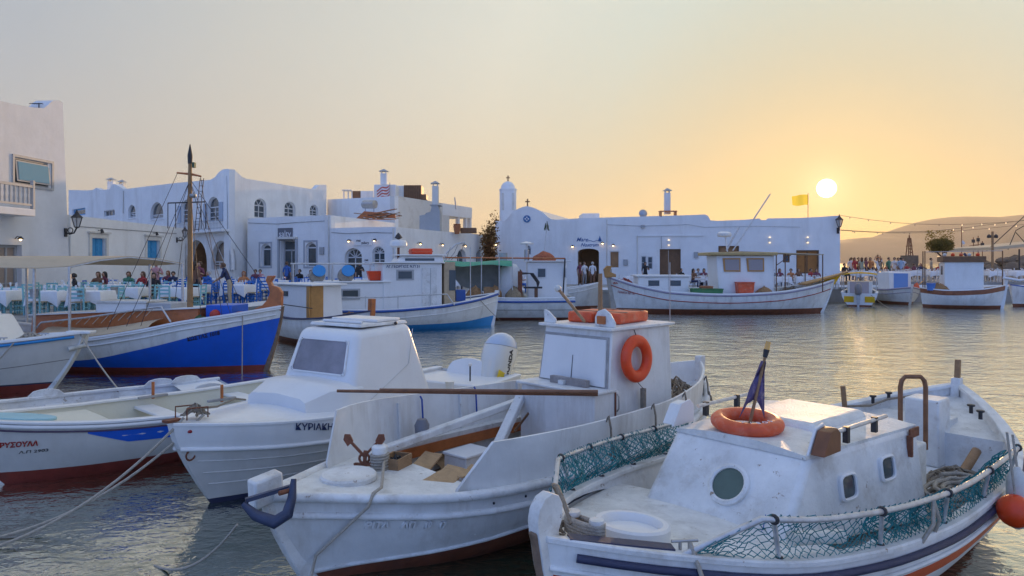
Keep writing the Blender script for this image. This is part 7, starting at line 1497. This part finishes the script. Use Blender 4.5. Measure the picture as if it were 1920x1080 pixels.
def person(px, Y, pose, face, top, bot, hair, label, long=False, z=QZ, s=1., skin=SKIN, x=None, group=None):
    X = (px-960)/F*Y if x is None else x
    me, hc = PR[pose]; o = bpy.data.objects.new('person', me); COL.objects.link(o); o.location = (X, Y, z); o.rotation_euler = (0, 0, R(face)); o.scale = (s, s, s)
    for i, m in enumerate((skin, CL[top], CL[bot], CL['black'])): o.material_slots[i].link = 'OBJECT'; o.material_slots[i].material = m
    tag(o, label, 'person', group)
    h = bpy.data.objects.new('hair', hair_mesh(long)); COL.objects.link(h); h.parent = o; h.location = hc; h.material_slots[0].link = 'OBJECT'; h.material_slots[0].material = HAIR[hair]
    return o
# ------------------------------------------------------------------ tables and chairs
def chair_proto(m, detail=True):
    t = thing('taverna_chair', 'x', 'chair'); h = .86
    if detail:
        for x in (-.19, .19):
            MB().bar((x, -.19, 0), (x, -.19, .45), .04, .04).build('leg', m, t); MB().bar((x, .19, 0), (x, .23, h), .04, .04).build('leg', m, t)
            for z in (.14, .28): MB().bar((x, -.19, z), (x, .19, z), .022, .022).build('stretcher', m, t)
        for z in (.18, .32): MB().bar((-.19, -.19, z), (.19, -.19, z), .022, .022).build('stretcher', m, t)
        MB().box(-.21, .21, -.21, .20, .43, .46).build('seat', SEATW, t); MB().box(-.22, .22, -.22, -.20, .42, .465).build('seat_rail', m, t)
        for z in (.58, .70, .83): MB().bar((-.2, .195+z*.04, z), (.2, .195+z*.04, z), .02, .055).build('back_slat', m, t)
        return t
    mb = MB()
    for x in (-.19, .19): mb.bar((x, -.19, 0), (x, -.19, .45), .04, .04); mb.bar((x, .19, 0), (x, .23, h), .04, .04)
    mb.box(-.21, .21, -.21, .20, .43, .46); mb.bar((-.2, .22, .6), (.2, .22, .6), .02, .05); mb.bar((-.2, .22, .82), (.2, .22, .82), .02, .06); mb.bar((-.19, -.19, .2), (.19, -.19, .2), .02, .02)
    o = mb.build('taverna_chair', m); bpy.data.objects.remove(t); return tag(o, 'x', 'chair')
def cloth_mesh(sd=.47, drop=.30, seed=0):
    mb = MB(); n = 6; per = []; rnd = random.Random(seed)
    for k in range(4):
        for i in range(n):
            u = -1+2*i/n; p = [(u, -1), (1, u), (-u, 1), (-1, -u)][k]; per.append(p)
    top = [(sd*x, sd*y, .755) for x, y in per]; r1 = []; r2 = []
    for i, (x, y) in enumerate(per):
        corner = (abs(x)*abs(y))**3; w = .018*math.sin(i*2.1+seed); r1.append((x*(sd+.012), y*(sd+.012), .74)); r2.append((x*(sd+.03+w)*(1+.05*corner), y*(sd+.03+w)*(1+.05*corner), .74-drop-.16*corner+.02*math.sin(i*1.7+seed)))
    mb.loft([r2, r1, top], cap=False); o = len(mb.v)-len(per); mb.f.append(tuple(range(o, o+len(per)))); mb.m.append(0)
    ob = mb.build('tablecloth', CLOTH, None, 50); me = ob.data; bpy.data.objects.remove(ob); return me
CLM = [cloth_mesh(seed=i) for i in range(3)]
def table_proto(m):
    t = thing('taverna_table', 'x', 'table'); MB().box(-.42, .42, -.42, .42, .70, .735).build('table_top', m, t)
    for x in (-.37, .37):
        for y in (-.37, .37): MB().bar((x, y, 0), (x, y, .7), .05, .05).build('leg', m, t)
    return t
gm = MB(); gm.lathe([(.03, 0), (.005, .01), (.005, .07), (.03, .10), (.035, .16), (.028, .19)], n=8); GLM = gm.build('wine_glass', mat('clear_glass', (.85, .87, .9), .05, alpha=.6, spec=.8), None, 60).data; bpy.data.objects.remove(bpy.data.objects['wine_glass'])
used = set()
CH = {k: chair_proto(m) for k, m in (('turquoise', TURQ), ('blue', CHBLUE))}
CHF = {k: chair_proto(m, False) for k, m in (('blue', CHBLUE), ('white', CHWHITE))}
TB = {k: table_proto(m) for k, m in (('turquoise', TURQ), ('blue', CHBLUE), ('white', CHWHITE))}
def place(proto, key, x, y, z, rz, label, group):
    o = proto if key not in used else copy_tree(proto); used.add(key); o.location = (x, y, z); o.rotation_euler = (0, 0, rz); o['label'] = label; o['group'] = group; return o
trnd = random.Random(21)
def table_set(x, y, col, where, seats=(0, 1, 2, 3), z=QZ, rz=None, far=False, glasses=3):
    rz = trnd.uniform(-.2, .2) if rz is None else rz
    place(TB[col], 't'+col, x, y, z, rz, '%s wooden table under its cloth, %s' % (col, where), 'taverna tables')
    c = bpy.data.objects.new('tablecloth', trnd.choice(CLM)); COL.objects.link(c); c.location = (x, y, z); c.rotation_euler = (0, 0, rz); tag(c, 'white tablecloth on the table, %s' % where, 'tablecloth', 'white tablecloths on the quay')
    for k in seats:
        a = rz+k*math.pi/2; d = .60+trnd.uniform(-.04, .12); place((CHF if far else CH)[col], ('f' if far else 'c')+col, x-d*math.sin(a+math.pi)*1, y+d*math.cos(a+math.pi), z, a+math.pi+trnd.uniform(-.15, .15), '%s chair, %s side of table, %s' % (col, ('near', 'right', 'far', 'left')[k], where), 'taverna chairs at one table, '+where)
    for i in range(glasses):
        g = bpy.data.objects.new('wine_glass', GLM); COL.objects.link(g); qx, qy = ((-1, -1), (1, -1), (1, 1), (-1, 1))[i]; g.location = (x+qx*trnd.uniform(.12, .33), y+qy*trnd.uniform(.12, .33), z+.756); tag(g, 'wine glass at %s of table, %s' % (('near left', 'near right', 'far right', 'far left')[i], where), 'glass', 'glasses on the table, '+where)
ORD = ['leftmost', 'second from left', 'third from left', 'fourth from left', 'fifth from left', 'sixth from left', 'seventh from left']
for (Y, xs, col, row, far) in ((21.9, (-16.1, -14.6, -13.0), 'turquoise', 'front row by blue caique', 0), (24.6, (-17.4, -15.5, -13.7, -11.9), 'turquoise', 'second row behind awning', 0), (27.8, (-17.9, -16.1, -14.3, -12.5, -10.9), 'turquoise', 'third row behind mast', 0),
                               (30.8, (-18.3, -16.3, -14.3, -12.2, -10.6), 'blue', 'fourth row of tables', 0), (34.4, (-18.2, -15.9, -13.6, -11.4, -9.4), 'blue', 'fifth row of tables', 1), (38.2, (-18.6, -16.2, -13.6, -11, -8.4), 'blue', 'back row by slate sign', 1)):
    for i, x in enumerate(xs): table_set(x+trnd.uniform(-.2, .2), Y+trnd.uniform(-.25, .25), 'blue' if Y > 26 and x > -13.4 else col, '%s, %s' % (ORD[i], row), (0, 1, 2, 3) if not far else (0, 1, 3), far=bool(far), glasses=4 if not far else 2)
for i, (px, Y) in enumerate(((870, 37.5), (905, 39), (935, 37), (1000, 42.5))): table_set((px-960)/F*Y, Y, 'white', '%s, behind green tarp boat' % ORD[i], far=True, glasses=2)
for i, (px, Y) in enumerate(((1188, 44.5), (1262, 44), (1312, 43.6), (1465, 43.2), (1505, 43.8), (1550, 43))): table_set((px-960)/F*Y, Y, 'white', '%s, along restaurant wall' % ORD[i], far=True, glasses=2)
# raised pier on the right with its tables
PZ = 1.22
structure(MB().box(24.2, 95, 48.9, 73, .5, PZ).build('pier', STONE, bevel=.03))
for i, (px, Y) in enumerate(((1592, 50.2), (1625, 49.8), (1672, 50.3), (1710, 49.8), (1752, 50.4), (1795, 50))): table_set((px-960)/F*Y, Y, 'white', '%s, front row on pier' % ORD[i], far=True, z=PZ, glasses=2)
for i, (px, Y) in enumerate(((1720, 55), (1765, 56), (1815, 55), (1860, 55.5), (1905, 55))): table_set((px-960)/F*Y, Y, 'white', '%s, rear row on pier' % ORD[i], far=True, z=PZ, glasses=2)
for i, (px, Y) in enumerate(((1862, 49.6), (1905, 49.8))): table_set((px-960)/F*Y, Y, 'white', '%s, behind brown rail boat' % ORD[i], far=True, z=PZ, glasses=2)
# ice bucket stands and napkins hung at the front tables
for i, (px, Y) in enumerate(((64, 20.9), (152, 21.1), (215, 22.6))):
    t = thing('bucket_stand', '%s metal ice bucket stand beside the front turquoise tables' % ('left', 'middle', 'right')[i], 'bucket stand', ((px-960)/F*Y, Y, QZ)); MB().cyl((0, 0, 0), (0, 0, .6), .02, n=8).build('stem', METAL, t); MB().lathe([(.18, 0), (.18, .02), (.02, .03)], n=14).build('base', METAL, t); MB().lathe([(.10, .6), (.125, .84), (.13, .85), (.115, .84), (.09, .62)], n=16).build('bucket', METAL, t, 50)
P_ = person
P_(146, 26.3, 'sit_lean', -60, 'black', 'navy', 'dark', 'person in dark hooded jacket seated at the corner of the tall house'); P_(184, 28.9, 'sit', 10, 'brown', 'navy', 'brown', 'person with brown hair seated below the nearer blue shutters', True); P_(196, 29.3, 'sit', -20, 'plum', 'black', 'dark', 'person in plum top seated below the nearer blue shutters', True)
P_(241, 29.4, 'sit', 15, 'green', 'navy', 'brown', 'person in green top seated behind the tan awning', True); P_(268, 29.6, 'sit', -10, 'red', 'black', 'brown', 'person in red top seated beside the person in green', True); P_(293, 29.4, 'stand_arm', 20, 'pink', 'navy', 'brown', 'person in pink top standing left of the mast'); P_(288, 26.2, 'sit', 30, 'black', 'black', 'dark', 'person in black seated in front of the person in pink', True)
P_(315, 32.7, 'sit', 0, 'plum', 'navy', 'red', 'person with auburn hair seated just left of the mast', True); P_(326, 32.2, 'sit_lean', 15, 'navy', 'black', 'dark', 'person in navy leaning over a table left of the mast'); P_(366, 26.2, 'stand', 160, 'brown', 'black', 'dark', 'person in brown top standing right behind the mast', True); P_(374, 29.4, 'stand_arm', -15, 'plum', 'black', 'brown', 'person in plum standing by the dark arch')
P_(391, 31.3, 'sit', -25, 'blue', 'navy', 'grey', 'person in blue with grey hair seated under the arched window'); P_(431, 25.8, 'bend', -75, 'navy', 'beige', 'brown', 'waiter in navy shirt and beige trousers bending over a table'); P_(457, 31.2, 'sit', 20, 'orange', 'navy', 'red', 'person with auburn hair seated right of the waiter', True)
P_(479, 38.6, 'sit', 0, 'plum', 'navy', 'dark', 'left of two people seated by the slate sign house'); P_(488, 38.8, 'sit', 10, 'pink', 'navy', 'dark', 'right of two people seated by the slate sign house'); P_(538, 39.6, 'stand', 170, 'blue', 'navy', 'brown', 'person in blue shirt standing at the slate sign door'); P_(562, 39.1, 'sit', -10, 'black', 'navy', 'dark', 'person in black seated right of the slate sign door'); P_(582, 38.7, 'sit_lean', 25, 'brown', 'navy', 'red', 'person in brown leaning at the table before the right arched window', True); P_(674, 39.2, 'stand_arm', 15, 'black', 'black', 'dark', 'person in black standing at the gallery door')
P_(924, 37.8, 'sit', 0, 'plum', 'navy', 'dark', 'person in plum seated under the green tarp', True); P_(858, 38.2, 'sit', 20, 'navy', 'navy', 'dark', 'person in navy seated behind the wooden wheel shelter'); P_(966, 36.9, 'sit', -60, 'white', 'blue', 'brown', 'left of two people in white behind the square cabin') ; P_(975, 36.9, 'sit', 60, 'white', 'blue', 'brown', 'right of two people in white behind the square cabin')
P_(1088, 48.6, 'stand', 10, 'plum', 'brown', 'brown', 'person in plum standing left in the arched doorway', True, s=1.0); P_(1096, 47.6, 'stand_arm', 30, 'white', 'grey', 'brown', 'person in white turned sideways in the arched doorway', True); P_(1111, 46.2, 'stand', 175, 'white', 'brown', 'grey', 'person in white shirt and brown skirt before the arched doorway'); P_(1210, 46.5, 'stand_arm', 0, 'black', 'black', 'dark', 'person in long black standing by the small paired windows', True)
for i, (px, Y, f_, tp_, hr) in enumerate(((1300, 43.2, 40, 'brown', 'dark'), (1309, 44.4, 0, 'grey', 'brown'), (1320, 44.3, -10, 'plum', 'dark'), (1333, 43.3, -45, 'beige', 'brown'))): P_(px, Y, 'sit', f_, tp_, 'navy', hr, '%s of the four diners between the brown door and the caique cabin' % ('leftmost', 'second', 'third', 'rightmost')[i], i % 2 == 0)
P_(1277, 44.6, 'sit', 20, 'black', 'navy', 'dark', 'person in black seated at the right jamb of the brown door')
for i, (px, Y, f_, tp_, hr) in enumerate(((1449, 43.4, 0, 'grey', 'dark'), (1462, 44, 10, 'plum', 'brown'), (1483, 43.8, -30, 'orange', 'dark'), (1497, 44.6, 0, 'brown', 'brown'), (1520, 44.2, 20, 'red', 'dark'), (1531, 43.7, -20, 'plum', 'brown'))): P_(px, Y, 'sit', f_, tp_, 'navy', hr, '%s of the six diners under the caique stern canopy' % ('first', 'second', 'third', 'fourth', 'fifth', 'sixth')[i]+' counted from the left', i % 2 == 1)
for (px, Y, ps, f_, tp_, bt_, hr, lb, lg) in ((1583, 49.6, 'sit', 10, 'black', 'black', 'dark', 'person in black seated at the right corner of the restaurant', 0), (1596, 52.2, 'stand', 170, 'white', 'navy', 'brown', 'leftmost standing person of the pier group, in white', 0), (1603, 51.6, 'stand_arm', 20, 'red', 'red', 'brown', 'person in long red beside the leftmost of the pier group', 1),
        (1610, 53, 'stand', 0, 'brown', 'black', 'dark', 'person in brown behind the person in long red', 0), (1616, 52, 'stand', 150, 'mint', 'grey', 'brown', 'person in mint top in the middle of the pier group', 1), (1624, 51.4, 'walk', 30, 'plum', 'black', 'brown', 'person in plum walking right of the mint top', 1), (1632, 52.1, 'stand', -20, 'orange', 'black', 'dark', 'person in orange left of the parent carrying a child', 1),
        (1667, 53.2, 'stand', 10, 'green', 'black', 'dark', 'person in dark green right of the parent carrying a child', 0), (1677, 52.2, 'stand_arm', -40, 'white', 'beige', 'dark', 'person in white with raised arm right of the dark green top', 0), (1684, 53.4, 'walk', 10, 'grey', 'black', 'brown', 'person in grey walking on the pier', 0), (1689, 51.7, 'stand', 160, 'sky', 'brown', 'dark', 'rightmost standing person of the pier group, in pale blue', 0),
        (1832, 50.5, 'sit', 0, 'brown', 'navy', 'dark', 'person in brown seated right of the square white cabin', 1), (1842, 51, 'sit', 20, 'black', 'navy', 'dark', 'person in black seated right of the square white cabin', 0), (1700, 55.4, 'sit', 0, 'red', 'navy', 'brown', 'person in red seated at the rear tables of the pier', 0)): P_(px, Y, ps, f_, tp_, bt_, hr, lb, bool(lg), z=PZ, s=1.04)
P_(1646, 50.9, 'carry', 5, 'white', 'brown', 'dark', 'parent in white holding a child on the shoulders', False, PZ, 1.02)
P_(1646, 51.0, 'sit', 5, 'orange', 'brown', 'brown', 'small child riding on the shoulders of the parent', True, PZ+1.12, .66)

for i in range(12):
    r_ = random.Random(i*7+1); px = 1598+i*16.5+r_.uniform(-4, 4); st_ = i % 3 == 0
    P_(px, r_.uniform(54.5, 57), 'stand' if st_ else 'sit', r_.uniform(-60, 200), ('white', 'plum', 'navy', 'beige', 'red', 'grey')[i % 6], ('navy', 'brown')[i % 2], ('dark', 'brown', 'red')[i % 3], '%s person, %s in the loose rear crowd on the pier, counted from the left' % (('first', 'second', 'third', 'fourth', 'fifth', 'sixth', 'seventh', 'eighth', 'ninth', 'tenth', 'eleventh', 'twelfth')[i], 'standing' if st_ else 'seated'), i % 2 == 0, PZ, 1.03)
# ------------------------------------------------------------------ trees
def leaf_cloud(n, fn, size, rnd):
    mb = MB()
    for i in range(n):
        p, d = fn(rnd); s = size*rnd.uniform(.6, 1.3); a = Vector((rnd.gauss(0, 1), rnd.gauss(0, 1), rnd.gauss(0, .7))).normalized(); b = a.cross(Vector((rnd.gauss(0, 1), rnd.gauss(0, 1), rnd.gauss(0, 1)))).normalized()
        mb.add([p-a*s, p+b*s*.45, p+a*s, p-b*s*.45], [(0, 1, 2, 3)])
    return mb
LEAF = mat('olive_leaf', (.17, .13, .02), .6, .5, 2.5); LEAF2 = mat('bougainvillea_leaf', (.22, .085, .03), .6, .5, 2.0); LEAF3 = mat('bush_leaf', (.06, .075, .025), .6, .4, 3); BARK = mat('bark', (.14, .09, .06), .9, .3, 6, .5, 20)
def leafmix(m, col=(.16, .12, .03), k=.35):
    nt = m.node_tree; b = nt.nodes['Principled BSDF']; tr = nt.nodes.new('ShaderNodeBsdfTranslucent'); tr.inputs[0].default_value = (*[min(1, c*1.8) for c in col], 1); mx = nt.nodes.new('ShaderNodeMixShader'); mx.inputs[0].default_value = k
    nt.links.new(b.outputs[0], mx.inputs[1]); nt.links.new(tr.outputs[0], mx.inputs[2]); nt.links.new(mx.outputs[0], nt.nodes['Material Output'].inputs[0])
leafmix(LEAF); leafmix(LEAF2)
rnd = random.Random(4); Yt = 47.6; base = UY(1768, 545, Yt); k = Yt/F
t = thing('tamarisk_tree', 'small round crowned tree with bushy top standing on the right pier edge', 'tree', (base.x, Yt, .9))
z_ = lambda py: H-(py-HOR)*k-.9
tr = MB(); tr.tube([(0, 0, 0), (.05, 0, z_(520)), (.10, 0, z_(500)), (.02, 0, z_(482))], [.11, .085, .075, .07], 8)
tips = []
for i in range(9):
    a = i*2.4; tip = Vector((-.2+.75*math.cos(a)*rnd.uniform(.5, 1), .6*math.sin(a), z_(462)+rnd.uniform(-.1, .35))); tips.append(tip); tr.tube([(.02, 0, z_(484)), Vector((.02, 0, z_(482))).lerp(tip, .5)+Vector((0, 0, -.06)), tip], [.05, .03, .012], 6)
tr.build('trunk', BARK, t, 60)
def fn(r):
    if r.random() < .13:
        a = r.random()*6.283; c = Vector((-.22+.8*math.cos(a)*r.random()**.5, .6*math.sin(a), z_(458))); return c+Vector((.15*math.cos(a), 0, r.random()**1.5*.95)), 0
    d = Vector((r.gauss(0, 1), r.gauss(0, 1), r.gauss(0, 1))).normalized()*r.random()**.4; q = tips[r.randrange(9)]; c = Vector((-.22, 0, z_(461))); p = c+Vector((d.x*.98, d.y*.8, d.z*.56)); return p.lerp(q+d*.3, .35), 0
leaf_cloud(4400, fn, .075, rnd).build('crown', LEAF, t)
t = thing('bougainvillea', 'tall narrow tree with rust coloured leaves beside the church', 'tree', (UY(918, 500, 50).x, 50, QZ)); k = 50/F; Z = lambda py: H-(py-HOR)*k-QZ
tr = MB(); br = []
for i in range(7):
    x = rnd.uniform(-.5, .4); pts = [Vector((x*.3, rnd.uniform(-.2, .2), 0)), Vector((x*.6, 0, 1.2)), Vector((x, rnd.uniform(-.3, .3), 2.4)), Vector((x*1.1+rnd.uniform(-.15, .15), 0, rnd.uniform(3.2, Z(398))))]; tr.tube(pts, [.07, .05, .03, .008], 6); br.append(pts)
tr.build('trunk', BARK, t, 60)
def fn2(r):
    b = br[r.randrange(7)]; q = r.random()**.7*2.99; i = int(q); p = b[i].lerp(b[i+1], q-i); return p+Vector((r.gauss(0, .20), r.gauss(0, .2), r.gauss(0, .18))), 0
leaf_cloud(3200, fn2, .11, rnd).build('crown', LEAF2, t)
# ------------------------------------------------------------------ right side: lamp post, awning, string lights, beacon, masts, flag
t = thing('twin_lamp_post', 'wooden post with two round lamp heads above the right pier', 'lamp post', (UY(1861, 480, 54).x, 54, PZ)); k = 54/F; Z = lambda py: H-(py-HOR)*k-PZ
MB().bar((0, 0, 0), (0, 0, Z(434)), .12, .12).build('post', WOODR, t); MB().bar((-7*k, 0, Z(443)), (7*k, 0, Z(443)), .05, .05).build('cross_arm', WOODR, t)
for x in (-6.5, 6.5): MB().lathe([(.03, .2), (.14, .1), (.15, 0), (.13, -.08), (.03, -.1)], (x*k, 0, Z(444)), 12).build('lamp_head', DARK, t, 50)
t = thing('pier_pergola', 'pale flat canopy roof on thin posts at the far right of the pier', 'pergola', (0, 0, PZ))
p0 = UY(1828, 470, 60); p1 = UY(1990, 455, 60)
MB().hexa([(p0.x, 58, p0.z-PZ), (p1.x, 58, p1.z-PZ), (p1.x, 64, p1.z-PZ), (p0.x, 64, p0.z-PZ), (p0.x, 58, p0.z-PZ+.25), (p1.x, 58, p1.z-PZ+.25), (p1.x, 64, p1.z-PZ+.25), (p0.x, 64, p0.z-PZ+.25)]).build('roof', CANV, t)
for i in range(4): x = lerp(p0.x+.3, p1.x-.3, i/3); MB().cyl((x, 58.3, 0), (x, 58.3, p0.z-PZ+.1), .06, n=8).build('post', DARK, t)
for (a, b) in (((1850, 470), (1922, 404)), ((1890, 468), (1905, 432)), ((1905, 432), (1935, 415)), ((1905, 436), (1935, 470))): MB().cyl(UY(*a, 59)-Vector((0, 0, PZ)), UY(*b, 59)-Vector((0, 0, PZ)), .035, n=5).build('stay', DARK, t)
def lights(lab, pts, Ys, n):
    P3 = [UY(px, py, Y) for (px, py), Y in zip(pts, Ys)]; t = thing('string_lights', lab, 'string lights', P3[0], group='strings of lights over the pier'); o = P3[0]
    fx = spl([(i, p.x) for i, p in enumerate(P3)]); fy = spl([(i, p.y) for i, p in enumerate(P3)]); fz = spl([(i, p.z) for i, p in enumerate(P3)]); m = len(P3)-1
    pt = lambda u: Vector((fx(u*m), fy(u*m), fz(u*m)))-o
    MB().tube([pt(i/40) for i in range(41)], .014, 4).build('wire', DARK, t)
    for i in range(n):
        q = pt((i+.5)/n); b = MB().lathe([(.015, .0), (.025, -.03), (.038, -.07), (.03, -.11), (.01, -.13)], q, 8); b.build('bulb', LAMPW if (i+.5)/n > .55 else mat('unlit_bulb', (.35, .3, .25), .2), t, 60)
lights('upper string of bulbs from the restaurant corner to the right edge', [(1576, 404), (1640, 413), (1720, 420), (1800, 420.5), (1870, 417.5), (1985, 408)], [48.5, 49.5, 51, 53, 55, 58], 9)
lights('middle string of bulbs over the right pier', [(1576, 431), (1650, 435), (1730, 434), (1800, 428), (1860, 420.5), (1985, 405)], [48.5, 49.5, 51, 53, 55, 58], 8)
lights('lower string of bulbs over the right pier', [(1576, 432), (1660, 436.5), (1740, 436), (1820, 431), (1900, 423), (1985, 412)], [48.5, 50, 53, 57, 60, 62], 8)
t = thing('beacon_tower', 'lattice beacon on the breakwater in front of the hills', 'beacon', UY(1705, 482, 128)); k = 128/F
for s in (-1, 1):
    for q in (-1, 1): MB().bar((s*.55, q*.5, -1.5), (s*.18, q*.15, 36*k), .13, .13).build('leg', RUSTM, t)
for i in range(5): z = i*6.5*k; w = lerp(.5, .2, i/5); MB().bar((-w, -w, z), (w, -w, z+4*k), .08, .08).build('brace', RUSTM, t); MB().bar((w, -w, z), (-w, -w, z+4*k), .08, .08).build('brace', RUSTM, t)
MB().box(-.45, .45, -.4, .4, 20*k, 21*k).build('platform', RUSTM, t); MB().cyl((0, 0, 36*k), (0, 0, 41*k), .12, n=8).build('lamp', RUSTM, t); MB().box(-1.1, 1.1, -1., 1., -2.4, .3).build('base', ROCK, t)
for i, (px, py0, py1) in enumerate(((1803, 485, 425), (1825, 485, 445), (1834, 485, 442), (1842, 485, 452))):
    t = thing('far_mast', '%s of the four thin boat masts beyond the pier' % ('leftmost', 'second', 'third', 'rightmost')[i], 'mast', UY(px, py0, 85)); k = 85/F; h = (py0-py1)*k; MB().cyl((0, 0, 0), (0, 0, h), .05, n=6).build('pole', RUSTM, t)
    if i: MB().bar((-.5, 0, h*.6), (.5, 0, h*.62), .06, .06).build('spreader', RUSTM, t); MB().box(-.15, .15, -.1, .1, h*.75, h*.9).build('radar', DARK, t)
    else:
        for q in range(5): MB().bar((.05+q*.12, 0, h*.55-q*.75), (.35+q*.12, 0, h*.55-q*.75-.35), .02, .3).build('pennant', [CLOTH, CL['sky'], CL['navy']][q % 3], t)
t = thing('yellow_flag', 'yellow flag flying on a thin pole from the restaurant roof near the sun', 'flag', UY(1515, 409, 50)); k = 50/F
MB().cyl((0, 0, -.3), (0, 0, 47*k), .022, n=6).build('pole', RUSTM, t); rows = []
for i in range(10): q = i/9; rows.append([(-q*31*k, .12*math.sin(q*6), (44-2*q+1.2*math.sin(q*5))*k), (-q*29*k, .12*math.sin(q*6+.5), (24-2*q+1.5*math.sin(q*5+1)+ (3*q*q))*k)])
fl = MB().loft(rows, closed=False).build('cloth', YAWN, t, 60); leafmix(YAWN, (.75, .45, .06), .7)
